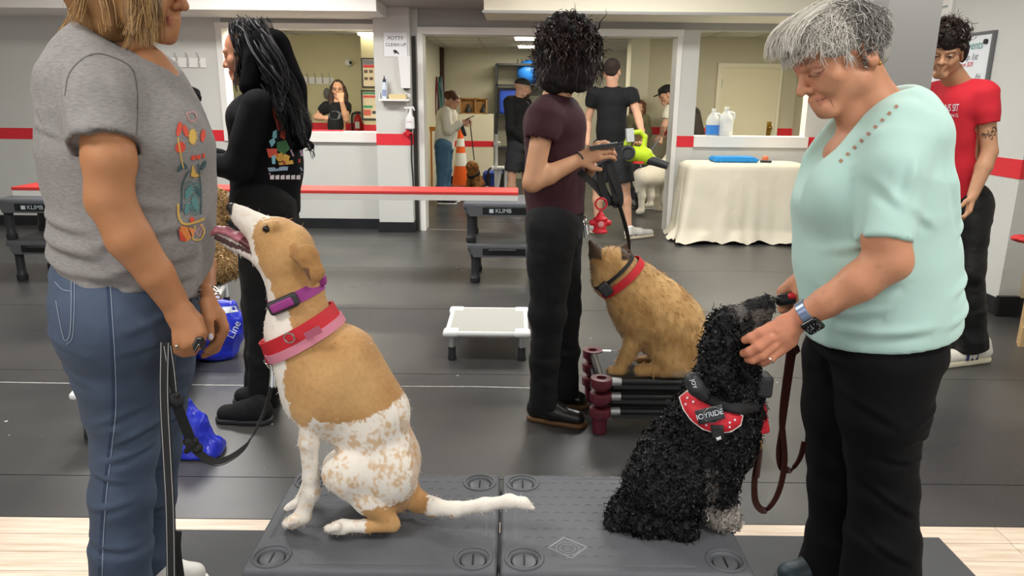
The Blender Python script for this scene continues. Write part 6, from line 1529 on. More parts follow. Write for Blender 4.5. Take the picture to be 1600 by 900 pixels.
# ---------------------------------------------------------------- tan and white dog
def dog_tan():
    Y = 1.735; a = lambda u, v, dy=0.0: P(u, v, Y+dy); px = lambda n: n*Y/1155.0/.965
    root = empty('dog', a(560, 820)*(1, 1, 0)+np.array((0, 0, ZT)), 'lean tan and white dog sitting with head raised and mouth open', 'dog')
    s = S(.025)
    W = lambda w, r: w/px(r)
    # skull and jaws
    s.cap(a(446, 386), px(41), a(436, 378), px(38), sc=W(.058, 41)); s.cap(a(420, 370), px(29), a(398, 353), px(19.5), sc=.95, k=.02); s.cap(a(398, 353), px(19.5), a(379, 339), px(15), sc=.9, k=.015); s.cap(a(379, 339), px(15), a(365, 327), px(9.5), k=.012)
    s.cap(a(420, 388), px(26), a(440, 410), px(32), k=.02, sc=W(.05, 30))
    s.chain([a(412, 398), a(390, 392), a(366, 382), a(340, 368)], [px(20), px(11), px(9), px(7)], k=.008, sc=1.5)
    for q in (-1, 1):
        s.cap(a(418, 356, q*.036), px(8), a(428, 352, q*.042), px(8), k=.015)
        s.ell(a(414, 358, q*.05), (.006, .006, .006), sub=True, k=.006)
    # neck, trunk
    s.chain([a(450, 405), a(463, 458), a(470, 515), a(510, 575)], [px(40), px(38.5), px(52), px(72)], k=.03, sc=.92)
    s.cap(a(478, 545), px(52), a(488, 610), px(48), sc=1.1); s.cap(a(512, 580), px(74), a(522, 610), px(78), sc=.88)
    s.chain([a(524, 603), a(573, 655), a(596, 718), a(600, 755)], [px(76), px(62), px(62), px(56)], sc=.92)
    s.cap(a(540, 560), px(50), a(600, 640), px(40), sc=1.2)
    # front legs
    for q, du, dv in ((-1, 0, 0), (1, 4, -22)):
        y = q*.062
        s.chain([a(505, 605, y), a(490, 640+dv*.3, y*1.15)], [px(40), px(24)], k=.03, sc=.75)
        s.chain([a(488, 640+dv*.3, y*1.15), a(483, 690+dv*.5, y*1.15), a(485, 745+dv*.8, y*1.15), a(487, 768+dv, y*1.15), a(474, 800+dv, y*1.15)], [px(19), px(15.5), px(11.5), px(13), px(12)], k=.012)
        s.cap(a(474, 806+dv, y*1.15), px(13), a(458, 815+dv, y*1.15), px(11.5), k=.012, sc=1.25)
        for i, o in enumerate((-.021, -.008, .007, .02)): s.cap(a(460, 812+dv, y*1.15+o), px(7.5), a(449-(2 if i in (1, 2) else 0), 818+dv, y*1.15+o*1.1), px(7), k=.006)
    # hind legs
    for q, dv in ((-1, 0), (1, -24)):
        y = q*.085
        s.cap(a(602, 745, y*.7), px(50), a(545, 742+dv*.6, y), px(32), sc=.62, k=.03); s.cap(a(545, 742+dv*.6, y), px(32), a(528, 738+dv*.6, y), px(22), sc=.8, k=.025)
        s.chain([a(530, 748+dv*.6, y), a(575, 785+dv*.6, y), a(608, 812+dv*.7, y)], [px(22), px(19), px(14)], k=.02, sc=.8)
        s.chain([a(614, 820+dv, y), a(575, 822+dv, y*1.05), a(535, 822+dv, y*1.1)], [px(12), px(10), px(10.5)], k=.012)
        s.cap(a(535, 824+dv, y*1.1), px(11), a(524, 825+dv, y*1.1), px(10), k=.01, sc=1.2)
        for i, o in enumerate((-.02, -.007, .007, .02)): s.cap(a(527, 823+dv, y*1.1+o), px(7), a(514-(2 if i in (1, 2) else 0), 826+dv, y*1.1+o), px(6.5), k=.006)
    # tail
    s.chain([a(640, 772), a(652, 783, .0), a(676, 792, -.02), a(712, 796, -.04), a(757, 789, -.06), a(796, 783, -.07), a(818, 786, -.08), a(832, 794, -.085)], [px(20), px(17), px(14.5), px(11.5), px(10.5), px(10), px(8), px(4)], k=.015)
    # ears folded back
    for q in (-1, 1):
        s.chain([a(462, 392, q*.05), a(480, 400, q*.062), a(492, 425, q*.062), a(489, 442, q*.06)], [px(10), px(17), px(14), px(6)], k=.008, sc=.42, tg=7)
    tan = np.array(lin('#ab7c48')); tan2 = np.array(lin('#caa06a')); wht = np.array(lin('#e8e0d6')); pink = np.array(lin('#8f7a7c')); dk = np.array(lin('#3a2c26'))
    P_saddle = [(468, 500), (505, 478), (540, 470), (600, 560), (640, 610), (628, 616), (605, 622), (571, 632), (545, 633), (522, 635), (505, 626), (500, 643), (488, 645), (473, 636), (464, 610), (459, 575)]
    P_head = [(404, 346), (420, 338), (440, 334), (480, 355), (522, 380), (522, 462), (470, 470), (448, 474), (436, 450), (428, 425), (416, 412), (412, 392), (402, 366)]
    P_nape = [(462, 468), (515, 462), (545, 480), (505, 482), (470, 502)]
    P_rump = [(577, 757), (600, 762), (625, 758), (670, 750), (668, 790), (690, 800), (712, 786), (716, 797), (684, 810), (640, 800), (612, 808), (583, 803), (580, 780)]
    def color(V, T):
        U, W_ = side_uv(V, Y); nz = vnoise(V*70, 2); nz2 = vnoise(V*160, 4); nz3 = vnoise(V*330, 6); U2 = U+4*nz+3*nz2+2*nz3; W2 = W_+4*vnoise(V*70, 8)+3*nz2+3*nz3
        C = np.repeat(wht[None], len(V), 0)
        tick = np.clip((nz*.6+nz2*.9+vnoise(V*45, 12)*.5-.05)*1.6, 0, 1); tz = np.clip(inpoly(U, W_, [(500, 628), (640, 610), (670, 700), (672, 760), (560, 760), (505, 745), (520, 700)])*.75+inpoly(U, W_, [(460, 640), (505, 640), (500, 800), (440, 830), (470, 760)])*.55+inpoly(U, W_, [(505, 780), (630, 780), (630, 835), (505, 835)])*.35+inpoly(U, W_, [(350, 310), (410, 340), (400, 400), (350, 360)])*.25, 0, 1)
        C = C+(tan2-C)*(tick*tz)[:, None]
        m = inpoly(U2, W2, P_saddle) | inpoly(U2, W2, P_head) | inpoly(U2, W2, P_rump) | inpoly(U2, W2, P_nape)
        shade = np.clip(.5+.5*vnoise(V*14, 3)+.2*nz2, 0, 1)[:, None]; C[m] = (tan+(tan2-tan)*shade)[m]
        bb = inpoly(U2, W2, [(630, 640), (665, 690), (670, 790), (650, 790), (648, 700), (628, 650)]); C[bb] = C[bb]*.5+tan*.5
        if T is not None:
            earm = T == 7; C[earm] = np.array(lin('#a87a48'))*(1+.15*nz2[earm][:, None])
            inner = earm & (np.abs(V[:, 1]-Y) > .066) & (W_ > 408) & (U < 497); C[inner] = np.array(lin('#6f4a30'))
        nose = (U < 367) & (W_ < 334); C[nose] = np.array(lin('#2a2422'))
        eye = ((U-426.5)**2+(W_-352.5)**2*1.6 < 48) & (np.abs(V[:, 1]-Y) > .02); C[eye] = dk*.6
        ins = inpoly(U, W_, [(512, 684), (568, 686), (568, 712), (512, 714)]) & (V[:, 1] > Y+.01); C[ins] = pink
        lip = inpoly(U2, W2, [(354, 334), (362, 342), (372, 358), (392, 374), (401, 386), (398, 390), (384, 376), (364, 357), (352, 338)]); C[lip] = C[lip]*.35
        low = inpoly(U, W_, [(334, 364), (345, 366), (372, 378), (402, 389), (402, 394), (370, 385), (335, 371)]); C[low] = np.array(lin('#4a3030'))
        return np.clip(C, 0, 1)
    mF = M('short_dog_coat', '#c08a4a', .75, vcol=True, bump=(330, .45, .002), stretch=(1, 1, .35), sheen=.15)
    o = s.build('body', .004, mF, root, color=color)
    tufts('coat_hair', o, 9000, .011, .0006, M('short_hairs', '#c08a4a', .65, vcol=True), root, None, flow=(.25, 0, -1), curl=.0006, cyc=.5, lift=.16, npt=4, mask=lambda V: s.tags(V) != 7, colfn=lambda v: color(v, None)*RNG.uniform(.85, 1.1, (len(v), 1)))
    for q in (-1, 1):
        e = a(416.5, 357.5, q*.046); MB().sphere(e, .0085, 14, 10).build('eye', M('dog_eye', '#1a100c', .08), root, smooth=True)
    s = S(.006); s.ell(a(362, 324), (.013, .014, .011)); s.cap(a(358, 328, -.006), .003, sub=True, k=.003); s.cap(a(358, 328, .006), .003, sub=True, k=.003); s.build('nose', .0025, M('wet_black_nose', '#2b2523', .35, bump=(300, .4, .001)), root)
    s = S(.008); s.chain([a(396, 383), a(374, 370), a(352, 360), a(340, 359), a(333, 365)], [px(7), px(6), px(5), px(4.6), px(4)], sc=2.3, k=.01); s.build('tongue', .003, M('dog_tongue', '#b5707c', .35, bump=(200, .3, .001)), root)
    s = S(.01); s.cap(a(402, 386), px(10), a(378, 373), px(7), sc=2.2); s.build('mouth_lining', .004, M('mouth_lining', '#5c2a30', .4), root)
    for i in range(5):
        for q in (-1, 1):
            t = i/4; p0 = a(394-22*t, 391-9*t, q*(.022-.004*t)); MB().lathe([(.0028, 0), (.0026, .004), (.0008, .008)], p0, axis=(0, 0, 1), n=7).build('tooth', M('tooth_ivory', '#e6dfcc', .3), root)
    # purple collar with black receiver
    up = nrm(a(455, 420)-a(470, 500)); nk = nrm(a(503, 444)-a(424, 478)); 
    c = a(463, 460); o = band_round(c, np.cross((0, 1, 0), nk), px(42), .061, nk, .03, .004).build('purple_collar', M('purple_webbing', '#93357f', .6, bump=(400, .3, .001)), root, smooth=True)
    bx_ = c-nk*px(8)+np.array((0, -.068, 0)); s = S(.005); zz = np.cross((0, 1, 0), nk); s.box(bx_, (px(24), .012, .017), axes=(nk, (0, 1, 0), zz), rnd=.008); r_ = s.build('receiver', .0025, m_blk, o)
    s = S(.004); s.box(bx_+np.array((0, -.01, 0)), (px(19), .006, .011), axes=(nk, (0, 1, 0), zz), rnd=.005); s.build('receiver_sleeve', .0025, M('purple_webbing'), o)
    s = S(.004); s.box(a(503, 438), (.01, .012, .012), rnd=.004); s.build('buckle', .003, M('purple_webbing'), o)
    # red collar with pink band
    nk2 = nrm(a(521, 488)-a(420, 540)); c2 = a(470, 515); z2 = np.cross((0, 1, 0), nk2)
    if z2[2] < 0: z2 = -z2
    o2 = band_round(c2+z2*.004, z2, px(63), .089, nk2, .036, .005).build('red_collar', M('red_webbing', '#c1202c', .6, bump=(400, .3, .001)), root, smooth=True)
    band_round(c2-z2*.022, z2, px(66), .096, nk2, .022, .004).build('pink_band', M('pink_webbing', '#cf7f93', .6, bump=(400, .3, .001)), o2, smooth=True)
    fl = S(.006); fl.box(a(427, 545), (px(13), .025, px(20)), axes=(nrm((1, 0, .25)), (0, 1, 0), nrm((-.25, 0, 1))), rnd=.006); fl.build('collar_flap', .004, M('red_webbing'), o2)
    MB().torus(a(452, 528, -.104), (0, 1, .1), .012, .0022, 18, 6).build('collar_ring', M('silver'), o2, smooth=True); MB().torus(a(421, 565, -.01), (0, 1, .3), .013, .0022, 18, 6).build('collar_ring', M('silver'), o2, smooth=True)
    t = MB().obox(a(489, 520, -.103), nk2, z2, (0, 1, 0), px(13), .009, .002).build('name_patch', M('mauve_patch', '#a9566e', .6), o2)
    return root
dog_tan()
# leash of the tan dog
mk2 = M('black_webbing', '#1b1b1d', .65, bump=(300, .4, .001)); mst = M('white_stitching', '#b9b9b9', .7)
root = empty('leash', P(270, 700, 1.5), 'black leash with white stitching from the woman\'s hands to the tan dog\'s collar', 'leash')
def webbing(uvd, w, side, stitch=True, name='webbing'):
    pts = catmull([P(u, v, y) for u, v, y in uvd], 8); o = MB().strap(pts, w, .003, side).build(name, mk2, root)
    if stitch:
        for q in (-.36, .36):
            m = len(pts); sd = []
            for i in range(m):
                tg = nrm(pts[min(i+1, m-1)]-pts[max(i-1, 0)]); sd.append(pts[i]+nrm(np.array(side)-tg*np.dot(side, tg))*w*q+np.array((0, -.0022, 0)))
            MB().tube(sd, .0008, n=4).build('stitching', mst, o)
webbing([(258, 535, 1.53), (257, 620, 1.52), (262, 720, 1.5), (266, 800, 1.48), (268, 915, 1.46)], .022, (1, 0, 0))
webbing([(277, 830, 1.5), (276, 860, 1.49), (284, 920, 1.48)], .02, (1, 0, 0), False)
webbing([(262, 540, 1.53), (268, 580, 1.53), (272, 622, 1.53)], .018, (1, .3, 0))
webbing([(274, 625, 1.53), (285, 655, 1.54), (299, 690, 1.55)], .022, (1, .3, 0), False)
webbing([(302, 700, 1.55), (325, 718, 1.56), (350, 720, 1.58), (385, 695, 1.62), (412, 645, 1.68), (424, 605, 1.715)], .019, (.2, 1, .4))
webbing([(303, 545, 1.57), (311, 533, 1.55), (320, 541, 1.57)], .02, (.1, 0, 1))
for (u, v, y) in [(272, 623, 1.53), (301, 695, 1.55)]:
    c = P(u, v, y); s = S(.006); s.cap(c+(-.01, 0, .008), .011, c+(.011, 0, -.008), .012, sc=.8); s.cap(c+(.01, -.004, .012), .007, c+(-.012, -.004, -.013), .007); s.build('knot', .003, mk2, root, post=wrinkle(.002, 90))
sv = M('silver'); MB().tube([P(424, 605, 1.715), P(425, 585, 1.72), P(424, 572, 1.725)], [.006, .005, .004], n=8).build('snap_hook', sv, root, smooth=True); MB().torus(P(423, 570, 1.725), (0, 1, 0), .009, .002, 16, 6).build('snap_hook', sv, root, smooth=True); MB().tube([P(430, 580, 1.72), P(429, 604, 1.715)], .003, n=6).build('snap_hook', sv, root)
# ---------------------------------------------------------------- curly black dog
def dog_black():
    Y = 1.78; a = lambda u, v, dy=0.0: P(u, v, Y+dy); px = lambda n: n*Y/1155.0/.93
    root = empty('dog', a(1050, 820)*(1, 1, 0)+np.array((0, 0, ZT)), 'curly black dog with white paws sitting and looking up in a red harness', 'dog')
    s = S(.03)
    s.cap(a(1142, 514), px(33), a(1152, 507), px(30), sc=.98); s.cap(a(1160, 500), px(22), a(1180, 487), px(17), sc=.9, k=.015); s.cap(a(1180, 487), px(18), a(1196, 477), px(15), k=.012); s.cap(a(1172, 508), px(14), a(1194, 492), px(11), k=.01)
    for q in (-1, 1): s.chain([a(1130, 505, q*.055), a(1122, 545, q*.072), a(1118, 590, q*.075), a(1128, 612, q*.07)], [px(17), px(24), px(25), px(14)], k=.02, sc=.6)
    s.chain([a(1145, 525), a(1140, 580), a(1128, 630)], [px(35), px(40), px(55)], k=.03)
    s.chain([a(1125, 635), a(1105, 680), a(1065, 730), a(1040, 770)], [px(60), px(68), px(73), px(62)], sc=.95)
    s.cap(a(1145, 640), px(40), a(1140, 690), px(38))
    for q, du, dv in ((-1, 0, 0), (1, -24, -20)):
        y = q*.058
        s.chain([a(1140+du*.2, 670, y), a(1132+du*.5, 730+dv*.4, y*1.1), a(1126+du, 775+dv, y*1.1), a(1124+du, 800+dv, y*1.1)], [px(34), px(24), px(21), px(21)], k=.025); s.cap(a(1124+du, 806+dv, y*1.1), px(20), a(1140+du, 810+dv, y*1.1), px(17), k=.02, sc=1.2)
    for q, dv in ((-1, 0), (1, -22)):
        y = q*.095
        s.cap(a(1026, 757, y*.8), px(53), a(1047, 772+dv*.3, y), px(42), sc=.75, k=.03); s.cap(a(1005, 815+dv, y), px(22), a(1062, 826+dv, y*1.1), px(17), k=.02); s.cap(a(1062, 827+dv, y*1.1), px(17), a(1076, 828+dv, y*1.1), px(15), sc=1.25, k=.015)
    s.chain([a(990, 790, .0), a(972, 808, -.05), a(962, 818, -.07)], [px(34), px(24), px(17)], k=.02)
    blk = np.array(lin('#100f12')); wh = np.array(lin('#b9b0a8')); gr = np.array(lin('#55504e'))
    def cf(V):
        U, W_ = side_uv(V, Y); n = vnoise(V*60, 3); C = np.repeat(blk[None], len(V), 0)
        m = ((U > 1085) & (W_ > 765+12*n) & (W_ < 850)) | ((U > 1040+10*n) & (U < 1095) & (W_ > 812)); C[m] = wh*(.55+.45*np.clip(.6+n[m], 0, 1))[:, None]
        g = ((U > 1170+8*n) & (W_ < 515) & (W_ > 480)) | ((U-1150)**2+(W_-482)**2 < 150) | ((U > 1085) & (U < 1105) & (W_ > 700) & (W_ < 790) & (n > .1)); C[g] = gr
        return C
    o = s.build('body', .005, M('black_curly_undercoat', '#17161a', .75, vcol=True, bump=(110, .9, .006), wave=True), root, color=lambda V, T: cf(V), post=wrinkle(.004, 55, (1, 1, 1), 3, 2))
    mt = M('black_curls', '#17161a', .42, vcol=True, spec=.4)
    face = lambda V: (lambda U, W_: ~((U > 1148) & (W_ < 512)))(*side_uv(V, Y))
    def one(v): return cf(v)*RNG.uniform(.5, 1.25, (len(v), 1))
    tufts('curly_fur', o, 12000, .017, .0019, mt, root, None, flow=(-.15, 0, -1), curl=.0042, cyc=1.2, lift=.28, npt=8, colfn=one, mask=face)
    tufts('face_fur', o, 900, .009, .0011, mt, root, None, flow=(-1, 0, -.3), curl=.0012, cyc=.8, lift=.3, npt=5, colfn=one, mask=lambda V: ~face(V))
    for q in (-1, 1): MB().sphere(a(1166, 499, q*.04-.006), .0075).build('eye', M('dog_eye'), root, smooth=True)
    s = S(.005); s.ell(a(1203, 469), (.015, .016, .012)); s.build('nose', .0025, M('wet_black_nose'), root)
    # harness: red printed side panel with black straps
    hs = S(.02); c1 = a(1126, 645)
    ax_ = nrm(a(1150, 560)-a(1105, 690)); n_ = np.array((0, -1, 0))
    hn = empty_part = None
    mR = M('red_star_fabric', '#c8202f', .6); mBk = M('black_webbing')
    # panel shape laid on the fur side, real thickness
    bv = bvh_of(o)
    def land(u, v, off):
        d = nrm(_dir(u, v)); h = bv.ray_cast(Vector((0, 0, CAM_H)), Vector(d)); q = np.array(h[0]) if h[0] is not None else a(u, v, -.08); return q-d*off
    def plate(poly, off, th, name, mat, parent, nsub=3):
        pts = []
        for i in range(len(poly)):
            A, B = np.array(poly[i], float), np.array(poly[(i+1) % len(poly)], float)
            for t in range(nsub): pts.append(A+(B-A)*t/nsub)
        cen = np.mean(pts, 0); rings = [pts, [cen+(p_-cen)*.6 for p_ in pts], [cen+(p_-cen)*.25 for p_ in pts]]; m = len(pts)
        V = []; 
        for lv in (off+th, off):
            for r_ in rings: V += [land(p_[0], p_[1], lv) for p_ in r_]
            V.append(land(cen[0], cen[1], lv))
        F = []; B0 = 3*m+1
        for b0, fl in ((0, 1), (B0, -1)):
            for r_ in range(2):
                for i in range(m): f = (b0+r_*m+i, b0+r_*m+(i+1) % m, b0+(r_+1)*m+(i+1) % m, b0+(r_+1)*m+i); F.append(f[::fl])
            for i in range(m): F.append((b0+2*m+i, b0+2*m+(i+1) % m, b0+3*m)[::fl])
        for i in range(m): F.append((i, B0+i, B0+(i+1) % m, (i+1) % m))
        return link(name, mesh_from(name, V, F), mat, parent)
    panel = [(1062, 621), (1074, 611), (1095, 612), (1120, 624), (1142, 634), (1160, 650), (1157, 664), (1142, 674), (1120, 677), (1098, 670), (1080, 656), (1068, 639)]
    h_ = plate(panel, .026, .005, 'harness', mR, root)
    MB().tube([land(u, v, .029) for u, v in panel+panel[:1]], .0026, n=6).build('harness_piping', M('white_piping', '#d8d4d0', .6), h_)
    plate([(1084, 612), (1098, 610), (1130, 628), (1160, 633), (1186, 628), (1187, 642), (1158, 648), (1126, 642), (1098, 628)], .03, .005, 'harness_strap', mBk, h_)
    plate([(1110, 664), (1130, 664), (1132, 684), (1122, 688), (1112, 684)], .03, .006, 'harness_strap', mBk, h_)
    pt = plate([(1085, 642), (1128, 631), (1133, 654), (1092, 664)], .038, .004, 'name_patch', M('dark_patch', '#2d2f34', .5), h_)
    px_text('lettering', 'JOYRIDE', (1109, 648), (1, -.25), 12, pt, M('white_print'), pt, off=.002, space=.95)
    MB().torus(land(1113, 648, .044), (0, 1, .1), .021, .0016, 24, 6).build('harness_ring', sv, h_, smooth=True)
    px_decal('star_print', [[(u+2.4*math.cos(t)*(1 if i % 2 else .45), v+2.4*math.sin(t)*(1 if i % 2 else .45)) for i, t in enumerate(np.linspace(0, 6.283, 10, endpoint=False))] for (u, v) in [(1075, 622), (1084, 628), (1072, 632), (1094, 660), (1104, 664), (1140, 660), (1148, 656), (1140, 667)]], h_, M('white_print'), h_, off=.002); tag(COL.objects['star_print'], kind='stuff')
    s = S(.008); c = a(1087, 604, -.1); s.chain([a(1082, 594, -.1), a(1088, 606, -.105), a(1098, 616, -.1)], [px(12), px(12), px(11)], sc=.9); s.build('harness_handle', .004, M('grey_black_padding', '#2c2d30', .5), h_)
    px_text('lettering', 'JOY', (1084, 600), (.3, 1), 9, [x for x in COL.objects if x.name.startswith('harness_handle')][0], M('white_print'), h_, off=.002)
    plate([(1118, 684), (1126, 681), (1128, 686), (1120, 690)], .038, .004, 'slider', sv, h_)
    # collar strap and receiver at the throat
    rc = S(.006); cc = a(1187, 652, -.0); rc.box(a(1186, 648, -.01), (px(9), .03, px(26)), axes=(nrm((1, 0, .25)), (0, 1, 0), nrm((-.25, 0, 1))), rnd=.006); rc.build('red_collar', .004, M('red_webbing'), root)
    rc = S(.006); rc.box(a(1190, 600, -.02), (px(13), .03, px(17)), rnd=.008); rc.build('collar_receiver', .004, m_blk, root)
    return root
dog_black()
# brown leather leash
mBr = M('brown_leather', '#3a1d18', .35, bump=(120, .2, .001)); root = empty('leash', P(1210, 700, 1.8), 'brown leather leash looping from the older woman\'s hand to the black dog\'s collar', 'leash')
def lthr(uvd, w, side): MB().strap(catmull([P(u, v, y) for u, v, y in uvd], 8), w, .0035, side).build('strap', mBr, root)
lthr([(1245, 520, 1.9), (1238, 560, 1.89), (1229, 620, 1.87), (1222, 670, 1.86), (1217, 705, 1.86), (1221, 730, 1.86), (1236, 733, 1.87), (1250, 715, 1.88), (1257, 690, 1.89)], .019, (1, .5, .3))
lthr([(1241, 500, 1.9), (1232, 560, 1.88), (1222, 650, 1.86), (1226, 720, 1.85), (1216, 770, 1.83), (1196, 797, 1.81), (1181, 785, 1.8), (1179, 750, 1.79), (1185, 715, 1.79), (1187, 700, 1.79)], .019, (1, .5, .3))
MB().tube([P(1187, 702, 1.785), P(1182, 745, 1.785)], .0085, n=8).build('braid', mBr, root)
br = M('brass', '#a8843c', .3, metal=1); MB().tube([P(1187, 700, 1.785), P(1188, 685, 1.785), P(1189, 672, 1.785)], [.006, .004, .005], n=8).build('snap_hook', br, root, smooth=True); MB().torus(P(1190, 667, 1.785), (0, 1, 0), .011, .002, 16, 6).build('snap_hook', sv, root, smooth=True)
lthr([(1240, 540, 1.885), (1248, 545, 1.885), (1242, 552, 1.885)], .012, (0, 1, 1))
# ---------------------------------------------------------------- fawn shepherd dog on the stacked cots
def dog_fawn():
    Y = cf[1]+dp*.42; a = lambda u, v, dy=0.0: P(u, v, Y+dy); px = lambda n: n*Y/1155.0/.96
    root = empty('dog', a(1040, 585)*(1, 1, 0)+np.array((0, 0, ztop-.01)), 'fawn shepherd dog with red collar sitting on the cots, head turned away', 'dog')
    s = S(.03)
    s.cap(a(955, 417, .0), px(32), a(964, 421, .02), px(32), sc=.98, k=.012); s.cap(a(948, 432, .06), px(24), a(938, 438, .13), px(15), k=.025); s.cap(a(950, 440), px(25), a(972, 440), px(30))
    s.chain([a(968, 432), a(988, 456), a(1012, 490)], [px(31), px(38), px(52)], sc=.95)
    s.chain([a(1012, 485), a(1045, 510), a(1070, 545)], [px(54), px(55), px(44)], sc=1.0); s.cap(a(1002, 438), px(28), a(1050, 470), px(26)); s.cap(a(985, 470), px(36), a(1000, 500), px(34))
    for (du, y, dv) in ((0, -.07, 0), (16, .08, -8)):
        s.chain([a(1008, 505, y), a(990, 535+dv*.5, y), a(972, 572+dv, y)], [px(26), px(14), px(10)], k=.02); s.cap(a(970, 578+dv, y), px(10), a(956, 581+dv, y), px(9), k=.01, sc=1.3)
    for (y, dv) in ((-.11, 0), (.1, -14)):
        s.cap(a(1078, 545, y*.6), px(42), a(1045, 560+dv*.3, y), px(26), sc=.75); s.cap(a(1050, 572+dv, y), px(18), a(1088, 575+dv, y), px(17)); s.cap(a(1035, 577+dv, y), px(12), a(1000, 579+dv, y), px(9.5), k=.015, sc=1.3)
    for (u0, v0, y0, u1, v1, y1) in [(934, 402, -.02, 922, 378, -.03), (972, 400, .06, 984, 376, .07)]: s.cap(a(u0, v0, y0), px(15), a(u1, v1, y1), px(3), k=.01, sc=.6, ax=(.4, 1, 0))
    s.chain([a(1100, 572, .08), a(1125, 585, .14), a(1150, 592, .14)], [px(14), px(12), px(6)])
    c1 = np.array(lin('#9d7440')); c2 = np.array(lin('#c9a26a')); dk = np.array(lin('#4a3623'))
    def color(V, T):
        U, W_ = side_uv(V, Y); n = vnoise(V*16, 4); n2 = vnoise(V*60*np.array((1, 1, .5)), 7); t = np.clip(.45+.45*n+.3*n2, 0, 1)[:, None]; C = c1+(c2-c1)*t
        C = C*(1-.25*np.clip((vnoise(V*7, 9)), 0, 1))[:, None]
        m = (W_ < 402) & (U < 990) & ((U < 938) | (U > 968)); C[m] = dk*.9
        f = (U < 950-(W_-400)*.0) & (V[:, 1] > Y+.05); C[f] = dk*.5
        b = inpoly(U, W_, [(1040, 560), (1068, 558), (1060, 575), (1042, 578)]); C[b] = C[b]*.75+np.array(lin('#d8d2c4'))*.2
        return np.clip(C, 0, 1)
    o = s.build('body', .006, M('shepherd_coat', '#b58a50', .8, vcol=True, bump=(200, .7, .003), stretch=(1, 1, .3), sheen=.2), root, color=color, post=wrinkle(.003, 30, (1, 1, 1), 6, 2))
    def one(v): return color(v, None)*RNG.uniform(.8, 1.2, (len(v), 1))
    tufts('coat_hair', o, 5000, .022, .0011, M('fawn_hairs', '#b58a50', .6, vcol=True), root, None, flow=(.6, 0, -1), curl=.0012, cyc=.6, lift=.18, npt=4, colfn=one)
    nk = nrm(a(990, 414)-a(950, 448)); z = np.cross((0, 1, 0), nk)
    c = band_round(a(970, 433), z, px(41), .104, nk, .034, .004).build('red_collar', M('red_webbing'), root, smooth=True)
    c2_ = band_round(a(958, 424), z, px(38), .098, nk, .016, .004).build('black_collar', mk2, root, smooth=True)
    s = S(.005); s.box(a(946, 452, -.085), (.025, .018, .03), axes=(nk, (0, 1, 0), z), rnd=.01); s.build('collar_receiver', .004, m_blk, c)
dog_fawn()
# ---------------------------------------------------------------- small fluffy dogs
def fluffy(label, base, f, k, c, name='dog', cols=('#8a5a30', '#a8743f', '#c08a52'), head_up=.0, harness=None, sit=True, n=2500, L=.03):
    base = np.array(base, float); f = nrm(f); r = np.cross(f, (0, 0, 1)); Z = np.array((0, 0, 1.)); q = lambda x, y, z: base+(f*x+r*y+Z*z)*k
    root = empty(name, base, label, 'dog'); s = S(.04*k)
    s.chain([q(-.12, 0, .16), q(-.03, 0, .28), q(.06, 0, .42)], [.17*k, .16*k, .14*k]); s.cap(q(.07, 0, .42), .1*k, q(.1, 0, .56), .09*k); s.ell(q(.12, 0, .62), (.12*k, .115*k, .11*k)); s.cap(q(.18, 0, .59), .06*k, q(.26, 0, .58), .05*k)
    for y in (-1, 1):
        s.chain([q(.08, y*.08, .36), q(.11, y*.09, .18), q(.11, y*.09, .05)], [.07*k, .055*k, .05*k]); s.cap(q(.11, y*.09, .04), .045*k, q(.16, y*.09, .035), .04*k); s.cap(q(-.12, y*.13, .13), .1*k, q(0, y*.15, .1), .07*k); s.cap(q(0, y*.16, .045), .045*k, q(.08, y*.16, .04), .04*k)
        s.chain([q(.1, y*.11, .66), q(.09, y*.135, .58), q(.09, y*.13, .5)], [.04*k, .05*k, .04*k])
    s.chain([q(-.26, 0, .1), q(-.34, .05, .12)], [.05*k, .03*k]); s.cut(base, -Z)
    o = s.build('body', .012*max(k, .6), M('coat_'+c, c, .9, bump=(60, 1, .01), wave=True, var=(30, .2)), root, post=wrinkle(.01*k, 30/k, (1, 1, 1), 2, 2))
    tufts('curly_fur', o, n, L*k, .004*k, M('fluff_strands', '#ffffff', .7, vcol=True), root, list(cols), flow=(0, 0, -1), curl=.008*k, cyc=1.2, lift=.5)
    for y in (-1, 1): MB().sphere(q(.225, y*.05, .65), .014*k).build('eye', M('dog_eye'), root, smooth=True)
    MB().sphere(q(.31, 0, .6), .02*k).build('nose', M('wet_black_nose'), root, smooth=True)
    if harness: band_round(q(.04, 0, .4), nrm(f*.6+Z), .17*k, .16*k, f, .07*k, .008).build('harness', M('black_webbing'), root, smooth=True)
    return root
# fluffy tan dog on the white cot, mostly hidden behind the grey t-shirt
tb = Fz(330, 445, .22); fluffy('fluffy tan dog mostly hidden behind the grey t-shirt', (tb[0]-.06, tb[1]+.12, .22), (-.3, 1, 0), .86, '#8f7048', cols=('#7a5f3c', '#9a7b50', '#b3925f'))
MB_t = P(298, 155, 2.6); e = empty('plush_toy', P(305, 170, 2.6), 'black fuzzy toy poking up behind the grey t-shirt', 'toy')
s = S(.012); s.cap(P(294, 166, 2.6), .03, P(299, 150, 2.6), .032); s.cap(P(303, 178, 2.6), .03, P(312, 183, 2.6), .022); tagd = s.build('plush_body', .006, M('black_fuzz'), e, post=wrinkle(.006, 60)); MB().sphere(P(305, 173, 2.56), .012).build('pink_nose', M('dull_pink', '#8a5a5e', .6), e, smooth=True)
s = S(.012); s.chain([P(300, 185, 2.6), P(298, 225, 2.65), P(300, 250, 2.75), P(320, 255, 3.0)], [.03, .03, .035, .03]); s.build('handle_arm', .007, M('black_fuzz'), e)
